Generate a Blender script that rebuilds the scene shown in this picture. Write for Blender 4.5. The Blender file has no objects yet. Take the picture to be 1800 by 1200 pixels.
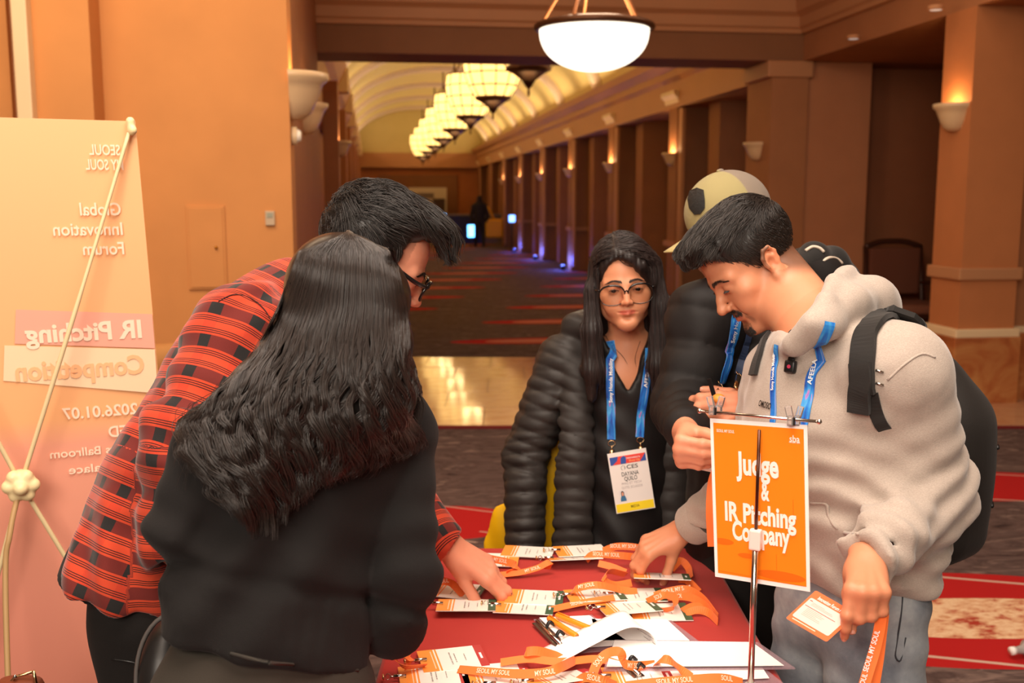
import bpy, bmesh, math, random
import numpy as np
from mathutils import Vector, Matrix

# ------------------------------------------------------------------ camera, world, lights, exposure
FPX = 1800.0
CAM = np.array([0.0, 0.0, 1.6])
YAW = math.radians(7.75)
TH = math.atan(250/1800)
HEAD = np.array([math.sin(YAW), math.cos(YAW), 0.0])
RT = np.array([math.cos(YAW), -math.sin(YAW), 0.0])
ZUP = np.array([0, 0, 1.0])
FW = HEAD*math.cos(TH) - ZUP*math.sin(TH)
UP = HEAD*math.sin(TH) + ZUP*math.cos(TH)
def P(px, py, d):                      # a point seen at a place in the photograph, d metres deep
    return CAM + d*(FW + RT*((px-900)/FPX) + UP*((600-py)/FPX))
def W(xc, D, z):                       # right of / ahead of the photographer, height
    return RT*xc + HEAD*D + ZUP*z
def onZ(px, py, z):
    r = FW + RT*((px-900)/FPX) + UP*((600-py)/FPX)
    return CAM + r*((z-1.6)/r[2])

scn = bpy.context.scene
COL = scn.collection
random.seed(5)
cam_d = bpy.data.cameras.new('camera')
cam_d.sensor_width = 36; cam_d.sensor_fit = 'HORIZONTAL'; cam_d.lens = 36
cam_d.clip_start = 0.05; cam_d.clip_end = 200
cam_d.dof.use_dof = True; cam_d.dof.focus_distance = 1.85; cam_d.dof.aperture_fstop = 5.0
cam = bpy.data.objects.new('camera', cam_d); COL.objects.link(cam)
cam.matrix_world = Matrix(((RT[0], UP[0], -FW[0], CAM[0]), (RT[1], UP[1], -FW[1], CAM[1]), (RT[2], UP[2], -FW[2], CAM[2]), (0, 0, 0, 1)))
scn.camera = cam
vs = scn.view_settings
vs.view_transform = 'Standard'; vs.look = 'None'; vs.gamma = 1.0; vs.exposure = 0.08
vs.use_curve_mapping = False
scn.cycles.max_bounces = 8; scn.cycles.sample_clamp_indirect = 4.0
scn.cycles.caustics_reflective = False; scn.cycles.caustics_refractive = False

wd = bpy.data.worlds.new('world'); scn.world = wd; wd.use_nodes = True
wd.node_tree.nodes['Background'].inputs[0].default_value = (1.0, 0.66, 0.44, 1)
wd.node_tree.nodes['Background'].inputs[1].default_value = 0.15

def area(name, loc, target, sx, sy, power, col, spread=math.pi):
    l = bpy.data.lights.new(name, 'AREA'); l.shape = 'RECTANGLE'; l.size = sx; l.size_y = sy
    l.energy = power; l.color = col; l.spread = spread
    o = bpy.data.objects.new(name, l); COL.objects.link(o); o.location = Vector(loc)
    o.rotation_euler = (Vector(target)-Vector(loc)).to_track_quat('-Z', 'Y').to_euler()
    return o
def point(name, loc, power, col, r=0.05):
    l = bpy.data.lights.new(name, 'POINT'); l.energy = power; l.color = col; l.shadow_soft_size = r
    o = bpy.data.objects.new(name, l); COL.objects.link(o); o.location = Vector(loc); return o

KEY = (1.0, 0.85, 0.72)
area('hall_light', W(0.1, 1.0, 3.9), W(0.1, 1.6, 0.8), 2.6, 2.2, 165, KEY)
area('fill_behind_camera', W(-0.9, -2.2, 3.0), W(0.1, 2.0, 1.1), 2.2, 1.6, 165, (1.0, 0.86, 0.72))  # frontal fill added to brighten the faces, no lamp is seen there
area('hall_light_side', W(-1.9, 3.6, 3.9), W(-2.0, 5.2, 1.4), 1.8, 1.2, 62, (1.0, 0.72, 0.46))
area('hall_light_far', W(1.6, 6.2, 4.0), W(1.6, 6.2, 0), 4.5, 2.5, 55, (1.0, 0.74, 0.52))

# ------------------------------------------------------------------ small helpers
def tag(o, label=None, cat=None, group=None, kind=None):
    if label: o['label'] = label
    if cat: o['category'] = cat
    if group: o['group'] = group
    if kind: o['kind'] = kind
    return o
def empty(name, loc=(0, 0, 0), label=None, cat=None, group=None, rz=0.0):
    o = bpy.data.objects.new(name, None); COL.objects.link(o); o.empty_display_size = 0.05
    o.location = Vector(loc); o.rotation_euler = (0, 0, rz)
    return tag(o, label, cat, group)
def link(name, me, parent=None, mat=None):
    o = bpy.data.objects.new(name, me); COL.objects.link(o)
    if mat is not None:
        for m in (mat if isinstance(mat, (list, tuple)) else [mat]): me.materials.append(m)
    if parent is not None:
        o.parent = parent
        bpy_update_parent(o, parent)
    return o
def bpy_update_parent(o, parent):      # geometry is authored in world space; cancel the parent's transform
    def world(x):
        m = Matrix.LocRotScale(x.location, x.rotation_euler, x.scale)
        if x.parent is not None: m = world(x.parent) @ x.matrix_parent_inverse @ m
        return m
    o.matrix_parent_inverse = world(parent).inverted()
def copy_tree(o, parent=None):
    c = o.copy(); COL.objects.link(c)
    if parent is not None:
        c.parent = parent; c.matrix_parent_inverse = o.matrix_parent_inverse.copy()
    for ch in list(o.children): copy_tree(ch, c)
    return c

class MB:
    def __init__(s): s.v = []; s.f = []; s.mi = []; s.m = 0; s.uv = None
    def add(s, vs_, fs_):
        n = len(s.v); s.v += [tuple(map(float, p)) for p in vs_]
        for q in fs_: s.f.append([i+n for i in q]); s.mi.append(s.m)
        return s
    def box(s, c, size, rz=0.0, M=None):
        hx, hy, hz = [k/2 for k in size]
        pts = np.array([(x, y, z) for x in (-hx, hx) for y in (-hy, hy) for z in (-hz, hz)])
        if M is not None: pts = pts @ np.array(M).T
        elif rz:
            ca, sa = math.cos(rz), math.sin(rz); pts = np.stack([pts[:, 0]*ca-pts[:, 1]*sa, pts[:, 0]*sa+pts[:, 1]*ca, pts[:, 2]], 1)
        return s.add(pts+np.array(c), [(0, 1, 3, 2), (4, 6, 7, 5), (0, 4, 5, 1), (2, 3, 7, 6), (0, 2, 6, 4), (1, 5, 7, 3)])
    def span(s, x0, x1, y0, y1, z0, z1): return s.box(((x0+x1)/2, (y0+y1)/2, (z0+z1)/2), (abs(x1-x0), abs(y1-y0), abs(z1-z0)))
    def tube(s, pts, r, seg=8, caps=True):
        pts = [np.array(p, float) for p in pts]; n = len(pts)
        rs = r if isinstance(r, (list, tuple, np.ndarray)) else [r]*n
        rings = []; prev = None
        for i in range(n):
            t = pts[min(i+1, n-1)]-pts[max(i-1, 0)]; t = t/(np.linalg.norm(t)+1e-12)
            if prev is None:
                u = np.cross(t, [0, 0, 1.0]);
                if np.linalg.norm(u) < 1e-3: u = np.cross(t, [1.0, 0, 0])
            else: u = prev-t*np.dot(prev, t)
            u /= np.linalg.norm(u); w = np.cross(t, u); prev = u
            rings.append([pts[i]+rs[i]*(u*math.cos(2*math.pi*k/seg)+w*math.sin(2*math.pi*k/seg)) for k in range(seg)])
        V = [p for r_ in rings for p in r_]
        Fq = [(i*seg+k, i*seg+(k+1) % seg, (i+1)*seg+(k+1) % seg, (i+1)*seg+k) for i in range(n-1) for k in range(seg)]
        if caps: Fq += [tuple(range(seg))[::-1], tuple((n-1)*seg+k for k in range(seg))]
        return s.add(V, Fq)
    def lathe(s, prof, c, seg=24, a0=0.0, a1=2*math.pi):
        full = abs(a1-a0-2*math.pi) < 1e-6; ns = seg if full else seg+1
        V = []; c = np.array(c, float)
        for (r, z) in prof:
            for k in range(ns):
                t = a0+(a1-a0)*k/seg; V.append(c+np.array([r*math.cos(t), r*math.sin(t), z]))
        Fq = []
        for i in range(len(prof)-1):
            for k in range(seg):
                k2 = (k+1) % ns
                Fq.append((i*ns+k, i*ns+k2, (i+1)*ns+k2, (i+1)*ns+k))
        return s.add(V, Fq)
    def prism(s, poly, ax0, ax1, fn):   # poly 2-D, fn(u, v, w) -> 3-D
        n = len(poly); V = [fn(u, v, ax0) for u, v in poly]+[fn(u, v, ax1) for u, v in poly]
        Fq = [(i, (i+1) % n, n+(i+1) % n, n+i) for i in range(n)]+[tuple(range(n))[::-1], tuple(range(n, 2*n))]
        return s.add(V, Fq)
    def ribbon(s, pts, sides, w):       # flat strip along pts, sides = unit side vectors; with uv (length, across)
        n = len(pts); V = []
        for p, q in zip(pts, sides): V += [np.array(p)-np.array(q)*w/2, np.array(p)+np.array(q)*w/2]
        return s.add(V, [(2*i, 2*i+1, 2*i+3, 2*i+2) for i in range(n-1)])
    def build(s, name, mat, parent=None, smooth=False, bevel=0.0):
        me = bpy.data.meshes.new(name); me.from_pydata(s.v, [], s.f)
        if smooth: me.polygons.foreach_set('use_smooth', [True]*len(me.polygons))
        if len(set(s.mi)) > 1: me.polygons.foreach_set('material_index', s.mi)
        bm = bmesh.new(); bm.from_mesh(me); bmesh.ops.recalc_face_normals(bm, faces=bm.faces)
        if bevel > 0:
            es = [e for e in bm.edges if len(e.link_faces) == 2 and e.calc_face_angle() > 0.6]
            bmesh.ops.bevel(bm, geom=es, offset=bevel, segments=2, affect='EDGES', profile=0.6)
        bm.to_mesh(me); bm.free(); me.update()
        return link(name, me, parent, mat)

# ------------------------------------------------------------------ materials
def mat(name, col, rough=0.6, spec=0.4, metal=0.0, emit=None, es=0.0, sheen=0.0, trans=0.0, alpha=1.0, coat=0.0, ior=1.45, sss=0.0):
    m = bpy.data.materials.new(name); m.use_nodes = True
    b = m.node_tree.nodes['Principled BSDF']
    b.inputs['Base Color'].default_value = (*col, 1); b.inputs['Roughness'].default_value = rough
    b.inputs['Specular IOR Level'].default_value = spec; b.inputs['Metallic'].default_value = metal
    if emit: b.inputs['Emission Color'].default_value = (*emit, 1); b.inputs['Emission Strength'].default_value = es
    if sheen: b.inputs['Sheen Weight'].default_value = sheen; b.inputs['Sheen Roughness'].default_value = 0.4
    if trans: b.inputs['Transmission Weight'].default_value = trans; b.inputs['IOR'].default_value = ior
    if alpha < 1: b.inputs['Alpha'].default_value = alpha
    if coat: b.inputs['Coat Weight'].default_value = coat; b.inputs['Coat Roughness'].default_value = 0.15
    if sss:
        b.inputs['Subsurface Weight'].default_value = sss; b.inputs['Subsurface Radius'].default_value = (1.0, 0.35, 0.2); b.inputs['Subsurface Scale'].default_value = 0.006
    return m
class N:                                # terse node builder
    def __init__(s, m): s.m = m; s.t = m.node_tree; s.b = s.t.nodes.get('Principled BSDF')
    def new(s, typ, **kw):
        n = s.t.nodes.new(typ)
        for k, v in kw.items(): setattr(n, k, v)
        return n
    def val(s, sock, x):
        if hasattr(x, 'is_linked') or hasattr(x, 'links'): s.t.links.new(x, sock)
        else: sock.default_value = x
    def math(s, op, a, b=0.0, c=0.0, clamp=False):
        n = s.new('ShaderNodeMath', operation=op); n.use_clamp = clamp
        s.val(n.inputs[0], a); s.val(n.inputs[1], b); s.val(n.inputs[2], c); return n.outputs[0]
    def mix(s, fac, a, b):
        n = s.new('ShaderNodeMix', data_type='RGBA'); s.val(n.inputs[0], fac)
        for q, x in ((6, a), (7, b)): s.val(n.inputs[q], (*x, 1) if isinstance(x, tuple) and len(x) == 3 else x)
        return n.outputs[2]
    def noise(s, vec, scale, detail=3, rough=0.5, dist=0.0):
        n = s.new('ShaderNodeTexNoise'); s.val(n.inputs['Scale'], scale); s.val(n.inputs['Detail'], detail); s.val(n.inputs['Roughness'], rough); s.val(n.inputs['Distortion'], dist)
        if vec is not None: s.val(n.inputs['Vector'], vec)
        return n.outputs['Fac']
    def obj(s): return s.new('ShaderNodeTexCoord').outputs['Object']
    def geo(s): return s.new('ShaderNodeNewGeometry').outputs['Position']
    def attr(s, name): n = s.new('ShaderNodeAttribute', attribute_name=name); return n
    def sep(s, v): n = s.new('ShaderNodeSeparateXYZ'); s.val(n.inputs[0], v); return n.outputs
    def comb(s, x=0.0, y=0.0, z=0.0):
        n = s.new('ShaderNodeCombineXYZ'); s.val(n.inputs[0], x); s.val(n.inputs[1], y); s.val(n.inputs[2], z); return n.outputs[0]
    def mapping(s, v, scale=(1, 1, 1), rot=(0, 0, 0), loc=(0, 0, 0)):
        n = s.new('ShaderNodeMapping'); s.val(n.inputs[0], v); n.inputs['Scale'].default_value = scale; n.inputs['Rotation'].default_value = rot; n.inputs['Location'].default_value = loc; return n.outputs[0]
    def ramp(s, f, stops, interp='LINEAR'):
        n = s.new('ShaderNodeValToRGB'); n.color_ramp.interpolation = interp; e = n.color_ramp.elements
        while len(e) < len(stops): e.new(0.5)
        for q, (p, c) in zip(e, stops): q.position = p; q.color = (*c, 1) if len(c) == 3 else c
        s.val(n.inputs[0], f); return n.outputs['Color']
    def color(s, x): s.val(s.b.inputs['Base Color'], x); return s
    def bump(s, h, strength=0.3, dist=0.002):
        n = s.new('ShaderNodeBump'); n.inputs['Strength'].default_value = strength; n.inputs['Distance'].default_value = dist; s.val(n.inputs['Height'], h); s.t.links.new(n.outputs[0], s.b.inputs['Normal']); return s
def painted(name, col, var=0.12, rough=0.75, spec=0.25, scale=3.0):
    m = mat(name, col, rough, spec); n = N(m); p = n.geo()
    f = n.noise(p, scale, 3); n.color(n.mix(n.math('MULTIPLY', f, 1.0), tuple(c*(1-var) for c in col), tuple(min(1, c*(1+var)) for c in col)))
    n.bump(n.noise(p, 260, 2), 0.15, 0.0008); return m
def lin(r, g, b):                        # 8-bit sRGB to linear
    return tuple((c/12.92 if c <= 0.04045 else ((c+0.055)/1.055)**2.4) for c in (r/255, g/255, b/255))

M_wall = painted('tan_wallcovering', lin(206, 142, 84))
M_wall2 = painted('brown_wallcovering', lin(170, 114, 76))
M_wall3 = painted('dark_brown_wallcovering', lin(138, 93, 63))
M_trim = painted('cream_trim', lin(232, 206, 164), 0.05, 0.5, 0.4)
M_mould = painted('moulding_paint', lin(186, 132, 92), 0.05, 0.6, 0.3)
M_vault = painted('vault_plaster', lin(214, 196, 140), 0.05)
M_rib = painted('rib_plaster', lin(206, 186, 172), 0.05)
M_lampglass = mat('alabaster_bowl', lin(220, 188, 146), 0.35, 0.5)
M_bronze = mat('aged_bronze', lin(92, 58, 36), 0.4, 0.5, 0.6)
# ------------------------------------------------------------------ the hall and the corridor behind it (axes along the corridor)
XL, XR = -0.50, 4.45                     # corridor faces left and right
def struct(mb, name, m, smooth=False, bevel=0.0):
    o = mb.build(name, m, None, smooth, bevel); o['kind'] = 'structure'; return o

# carpet: dark streaked ground, red lens shapes with pale slits, a pale speckled medallion
m = mat('patterned_carpet', (0.05, 0.04, 0.04), 0.95, 0.1); n = N(m); p = n.geo()
X, Y, _ = n.sep(p)
stre = n.noise(n.mapping(p, (1.3, 3.0, 1), (0, 0, 0.35)), 1.5, 5, 0.62, 2.2)
base = n.ramp(stre, [(0.30, lin(62, 48, 47)), (0.47, lin(104, 86, 82)), (0.56, lin(80, 65, 63)), (0.72, lin(146, 124, 116))])
wv = n.noise(n.mapping(p, (1.2, 9.0, 1), (0, 0, -0.6)), 1.0, 3, 0.5, 2.5)
base = n.mix(n.math('MULTIPLY', n.math('GREATER_THAN', wv, 0.62), 0.35), base, lin(150, 128, 120))
def lens(cx, cy, rx, ry, rot=0.0):
    dx = n.math('SUBTRACT', X, cx); dy = n.math('SUBTRACT', Y, cy); ca, sa = math.cos(rot), math.sin(rot)
    u = n.math('DIVIDE', n.math('ADD', n.math('MULTIPLY', dx, ca), n.math('MULTIPLY', dy, sa)), rx)
    v = n.math('DIVIDE', n.math('SUBTRACT', n.math('MULTIPLY', dy, ca), n.math('MULTIPLY', dx, sa)), ry)
    r = n.math('ADD', n.math('MULTIPLY', u, u), n.math('MULTIPLY', v, v)); return u, v, r
RED = lin(180, 36, 36)
# far rows in the corridor: red lens with pale centre, repeating every 1.75 m
yy = n.math('SUBTRACT', n.math('MODULO', n.math('SUBTRACT', Y, 10.55), 1.8), 0.9)
row = n.math('FLOOR', n.math('DIVIDE', n.math('SUBTRACT', Y, 10.55), 1.8))
xs = n.math('ADD', n.math('SUBTRACT', X, 0.35), n.math('MULTIPLY', row, -0.55))
xx = n.math('SUBTRACT', n.math('FLOORED_MODULO', xs, 3.1), 1.55)
rr = n.math('ADD', n.math('POWER', n.math('DIVIDE', xx, 1.05), 2), n.math('POWER', n.math('DIVIDE', yy, 0.24), 2))
inner = n.math('ADD', n.math('POWER', n.math('DIVIDE', n.math('ADD', xx, 0.1), 0.55), 2), n.math('POWER', n.math('DIVIDE', yy, 0.15), 2))
far = n.math('GREATER_THAN', Y, 10.3)
base = n.mix(n.math('MULTIPLY', far, n.math('LESS_THAN', rr, 1.0)), base, lin(176, 36, 36))
base = n.mix(n.math('MULTIPLY', far, n.math('LESS_THAN', inner, 1.0)), base, lin(196, 124, 104))
for (cx, cy, rx, ry, rot, med) in ((2.25, 3.52, 0.95, 0.46, -0.12, True), (0.36, 4.95, 0.34, 0.27, -0.1, False), (1.30, 3.62, 0.45, 0.30, -0.1, False), (-1.6, 3.4, 0.8, 0.4, -0.1, True), (3.4, 5.2, 0.7, 0.3, -0.12, False)):
    u, v, r = lens(cx, cy, rx, ry, rot)
    base = n.mix(n.math('LESS_THAN', r, 1.0), base, RED)
    sl = n.math('ABSOLUTE', n.math('SUBTRACT', n.math('FRACT', n.math('ADD', n.math('MULTIPLY', v, 1.6), n.math('MULTIPLY', u, 0.9))), 0.5))
    ring = n.math('MULTIPLY', n.math('GREATER_THAN', r, 0.5), n.math('LESS_THAN', r, 1.5))
    base = n.mix(n.math('MULTIPLY', ring, n.math('LESS_THAN', sl, 0.035)), base, lin(206, 176, 160))
    if med:
        u2, v2, r2 = lens(cx+0.08, cy-0.03, rx*0.72, ry*0.42, rot)
        spk = n.noise(n.mapping(p, (7, 11, 1)), 1.3, 4, 0.65)
        base = n.mix(n.math('LESS_THAN', r2, 1.0), base, n.ramp(spk, [(0.36, lin(170, 60, 46)), (0.46, lin(216, 168, 130)), (0.58, lin(236, 206, 168)), (0.7, lin(206, 150, 110))]))
n.color(base); n.bump(n.noise(p, 500, 2), 0.4, 0.003)
mb = MB(); mb.span(-5, 9, -4, 46, -0.1, 0.0)
struct(mb, 'floor', m)

# marble crossing: single polished tiles, each a touch off level
mm = mat('polished_marble', lin(210, 170, 130), 0.09, 0.5); n = N(mm); p = n.geo()
oi = n.new('ShaderNodeObjectInfo').outputs['Random']
v1 = n.noise(n.mapping(p, (2, 6, 1)), 1.5, 6, 0.6, 0.6)
c = n.ramp(v1, [(0.3, lin(190, 132, 92)), (0.5, lin(216, 172, 132)), (0.7, lin(196, 146, 112))])
n.color(n.mix(n.math('MULTIPLY', oi, 0.35), c, lin(178, 116, 78)))
n.val(n.b.inputs['Roughness'], n.math('ADD', 0.045, n.math('MULTIPLY', n.noise(p, 5, 3), 0.08)))
n.b.inputs['Specular IOR Level'].default_value = 0.8
base_o = struct(MB().box(W(1.5, 8.7, 0.003), (10.0, 3.16, 0.006), -YAW), 'floor', mat('marble_joint', lin(120, 84, 60), 0.6))
tile_me = None; ts = 0.632
for j in range(5):
    for i in range(-6, 9):
        if tile_me is None:
            t = MB().box((0, 0, 0.005), (ts-0.006, ts-0.006, 0.01)).build('tile', mm); tile_me = t.data
        else:
            t = bpy.data.objects.new('tile', tile_me); COL.objects.link(t)
        t.parent = base_o
        pt = W(1.5+ts*(i+0.5*(j % 2)-1.2), 7.12+ts*(j+0.5), 0.003); t.location = Vector(pt)
        t.rotation_euler = (random.gauss(0, 0.0036), random.gauss(0, 0.0020), -YAW)
struct(MB().box(W(1.5, 7.08, 0.004), (10.0, 0.06, 0.014), -YAW), 'trim_1', mat('red_carpet_binding', lin(116, 26, 28), 0.9))

# ceiling over the hall, back and outer walls of the hall
struct(MB().span(-5, 9, -4, 10.4, 4.25, 4.35), 'ceiling', painted('hall_ceiling', lin(214, 176, 132)))
# left wall facing the hall: panel wall, pilaster, recessed door leaf
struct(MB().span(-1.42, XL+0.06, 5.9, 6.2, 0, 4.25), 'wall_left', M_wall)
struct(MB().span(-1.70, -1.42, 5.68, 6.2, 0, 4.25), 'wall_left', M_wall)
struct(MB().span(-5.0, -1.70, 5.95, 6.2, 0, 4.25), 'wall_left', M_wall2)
struct(MB().span(-1.775, -1.70, 5.60, 5.95, 0, 4.25), 'trim_2', M_trim, bevel=0.008)
dr = empty('door_1', (-2.2, 5.93, 0)); dr['kind'] = 'structure'
for k in range(2):
    MB().span(-1.895-0.62*k-0.6, -1.90-0.62*k+0.008, 5.90, 5.948, 0.01, 3.6).build('door_leaf', M_wall, dr, bevel=0.004)
struct(MB().span(-1.70, XL+0.07, 5.86, 5.9, 0, 0.16), 'baseboard_left', M_mould, bevel=0.006)
# left return along the corridor and its pilasters
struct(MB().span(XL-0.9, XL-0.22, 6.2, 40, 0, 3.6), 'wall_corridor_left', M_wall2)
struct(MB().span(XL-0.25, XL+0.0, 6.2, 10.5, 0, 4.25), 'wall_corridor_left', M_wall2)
# portal: header beam with stepped mouldings, jambs
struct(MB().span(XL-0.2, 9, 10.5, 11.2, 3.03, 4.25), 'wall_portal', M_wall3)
prof = [(0, 3.30), (0.05, 3.30), (0.06, 3.34), (0.09, 3.36), (0.09, 3.46), (0.16, 3.50), (0.18, 3.62), (0.30, 3.70), (0.34, 3.84), (0.34, 3.9), (0, 3.9)]
mb = MB(); mb.prism(prof, XL-0.2, XR+0.12, lambda u, v, w: (w, 10.5-u, v)); struct(mb, 'trim_3', M_mould)
mb = MB(); mb.prism(prof, 3.0, 10.5, lambda u, v, w: (XR+0.05-u, w, v)); struct(mb, 'trim_4', M_mould)
# beam over the right side of the hall, its soffit, and the column under it
struct(MB().span(XR+0.05, 9, 3.0, 10.5, 3.03, 4.25), 'wall_beam', M_wall2)
struct(MB().span(XR-0.28, XR+0.12, 10.5, 11.2, 0, 3.03), 'wall_jamb_right', M_wall2)
struct(MB().span(XR-0.34, XR+0.16, 10.46, 11.2, 2.86, 3.03), 'trim_5', M_mould, bevel=0.02)
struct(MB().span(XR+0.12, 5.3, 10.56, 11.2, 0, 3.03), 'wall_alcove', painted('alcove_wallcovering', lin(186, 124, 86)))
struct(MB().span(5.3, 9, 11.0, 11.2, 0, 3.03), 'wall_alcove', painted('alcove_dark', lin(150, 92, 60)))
struct(MB().span(8.8, 9, 3, 11.2, 0, 3.03), 'wall_right', M_wall2)
# right column: shaft, chair rail, plinth course
struct(MB().span(4.5, 4.97, 7.36, 7.78, 0.56, 3.03), 'wall_column', painted('column_paint', lin(188, 120, 74)))
struct(MB().span(4.97, 9, 7.50, 7.78, 0.56, 3.03), 'wall_column', M_wall2)
def course(z0, z1, o, m, nm):
    mb = MB(); mb.span(4.5-o, 4.97+o, 7.36-o, 7.78+o, z0, z1); r = struct(mb, nm, m, bevel=min(0.012, o*0.4))
    return r
course(0.98, 1.075, 0.03, M_mould, 'trim_6'); course(0.53, 0.60, 0.035, M_trim, 'trim_7')
pl = mat('plinth_marble', lin(150, 84, 50), 0.25, 0.5); n = N(pl); p = n.geo()
n.color(n.ramp(n.noise(p, 3.0, 5, 0.6, 1.0), [(0.3, lin(140, 72, 40)), (0.5, lin(178, 106, 60)), (0.7, lin(198, 140, 84))]))
course(0.0, 0.535, 0.045, pl, 'baseboard_column')
struct(MB().span(4.97, 9, 7.44, 7.50, 0.0, 0.55), 'baseboard_right', pl)
struct(MB().span(4.97, 9, 7.46, 7.50, 0.54, 0.60), 'trim_8', M_trim)

# corridor right: recessed wall, pilasters with capitals, architrave, cornice, vault and ribs
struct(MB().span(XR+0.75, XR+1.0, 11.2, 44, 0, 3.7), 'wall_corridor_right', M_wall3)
M_pil = painted('pilaster_paint', lin(154, 104, 70))
for k in range(8):
    y = 15.0+4.0*k
    struct(MB().span(XR, XR+0.75, y-0.21, y+0.21, 0, 2.98), 'pilaster', M_pil)
    struct(MB().span(XR+0.25, XR+0.75, y-1.35, y-0.9, 0, 2.98), 'pilaster', M_pil)
    mb = MB(); mb.prism([(0, 3.0), (0, 2.98), (0.0, 2.98), (0.03, 3.0), (0.04, 3.05), (0.10, 3.11), (0.10, 3.16), (0, 3.16)], y-0.34, y+0.34, lambda u, v, w: (XR-u, w, v))
    struct(mb, 'capital', M_trim)
    struct(MB().span(XR+0.0, XR+0.05, y-0.45, y-0.29, 0.1, 2.9), 'trim_9', M_mould)
    struct(MB().span(XR-0.03, XR+0.75, y-0.31, y+0.31, 0.9, 0.98), 'trim_10', M_mould)
    if k % 2 == 0:
        struct(MB().span(XR+0.70, XR+0.76, y+1.2, y+2.6, 0, 2.4), 'door_2', M_pil)
mb = MB(); mb.prism([(0.75, 2.93), (-0.02, 2.93), (-0.02, 3.30), (-0.08, 3.36), (-0.08, 3.46), (-0.22, 3.55), (-0.26, 3.66), (0.0, 3.68), (0.75, 3.68)], 11.2, 44, lambda u, v, w: (XR+u, w, v)); struct(mb, 'trim_11', M_mould)
mb = MB(); mb.prism([(-0.4, 2.60), (0.02, 2.60), (0.02, 3.3), (0.1, 3.4), (0.2, 3.62), (0.22, 3.68), (-0.4, 3.68)], 11.2, 44, lambda u, v, w: (XL-0.07+u, w, v)); struct(mb, 'trim_12', M_mould)
# vault
cx, rx, rz_, z0 = (XL+XR)/2, (XR-XL)/2+0.25, 1.55, 3.66
mb = MB(); V = []; ns = 28; ys = [11.15, 44]
for y in ys:
    for k in range(ns+1):
        t = math.pi*k/ns; V.append((cx-rx*math.cos(t), y, z0+rz_*math.sin(t)))
mb.add(V, [(k, k+1, ns+2+k, ns+1+k) for k in range(ns)]); struct(mb, 'ceiling', M_vault, True)
for j in range(9):
    y = 13.0+4.0*j; mb = MB(); V = []; Fq = []
    for k in range(ns+1):
        t = math.pi*k/ns
        for (dr_, dy) in ((0.0, -0.22), (-0.12, -0.22), (-0.12, 0.22), (0.0, 0.22)):
            V.append((cx-(rx+dr_)*math.cos(t), y+dy, z0+(rz_+dr_)*math.sin(t)))
    for k in range(ns):
        for q in range(3): Fq.append((4*k+q, 4*k+q+1, 4*k+5+q, 4*k+4+q))
    mb.add(V, Fq); struct(mb, 'vault_rib', M_rib, True)
    struct(MB().span(XL-0.05, XL+0.18, y-0.2, y+0.2, 3.28, 3.66), 'corbel', M_trim, bevel=0.03)
    struct(MB().span(XL-0.06, XL+0.12, y-0.3, y+0.3, 0, 3.0), 'pilaster', M_wall2)
# end wall with a low opening band
struct(MB().span(-3, 8, 43.6, 44, 0, 3.5), 'wall_end', painted('end_wall', lin(176, 108, 62))); struct(MB().span(-3, 8, 43.6, 44, 3.5, 5.6), 'wall_end', M_vault)
struct(MB().span(-3, 8, 43.2, 43.6, 2.9, 3.5), 'trim_13', M_mould)
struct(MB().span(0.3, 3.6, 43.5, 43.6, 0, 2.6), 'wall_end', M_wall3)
# cove lamps on the cornices, warm, lighting the vault
for k in range(8):
    y = 13.0+4.0*k
    for x, tgt, pw in ((XR-0.05, XR-1.5, 32), (XL+0.05, XL+1.6, 20)):
        area('cove_lamp', (x, y, 3.74), (tgt, y, 5.2), 3.2, 0.08, pw, (1.0, 0.72, 0.38))

# ------------------------------------------------------------------ lamps
def glow(name, col, s): return mat(name, (0.8, 0.7, 0.5), 0.4, 0.3, emit=col, es=s)
# pendant bowl
pc = np.array([1.47, 6.80, 0.0]); zr = 2.705
pr = empty('pendant_lamp', (*pc[:2], zr), 'large white glowing glass bowl lamp hanging on bronze rods above the marble', 'lamp')
R0 = 0.362
M_bowl = glow('lit_opal_glass', (1.0, 0.90, 0.72), 1.9)
MB().lathe([(R0*math.sin(t), -0.272*math.cos(t)**0.85 if math.cos(t) > 0 else 0) for t in np.linspace(0.0, math.pi/2, 16)], (*pc[:2], zr), 40).build('bowl', M_bowl, pr, True)
MB().lathe([(R0-0.02, 0.0), (R0+0.015, -0.012), (R0+0.035, 0.0), (R0+0.035, 0.022), (R0+0.012, 0.035), (R0-0.02, 0.03), (R0-0.02, 0.0)], (*pc[:2], zr), 40).build('rim', M_bronze, pr, True)
for k in range(5):
    t = 2*math.pi*k/5+0.35
    MB().tube([(pc[0]+R0*math.cos(t), pc[1]+R0*math.sin(t), zr+0.02), (pc[0]+0.03*math.cos(t), pc[1]+0.03*math.sin(t), zr+0.55)], 0.011, 8).build('rod', mat('rod_bronze', lin(186, 120, 76), 0.35, 0.5, 0.5), pr, True)
MB().lathe([(0.0, 0.62), (0.05, 0.6), (0.055, 0.55), (0.03, 0.5), (0.0, 0.49)], (*pc[:2], zr), 16).build('hub', M_bronze, pr, True)
MB().tube([(*pc[:2], zr+0.58), (*pc[:2], 4.25)], 0.014, 8).build('stem', M_bronze, pr, True)
point('pendant_glow', (*pc[:2], zr+0.25), 30, (1.0, 0.8, 0.55), 0.2)

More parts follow.
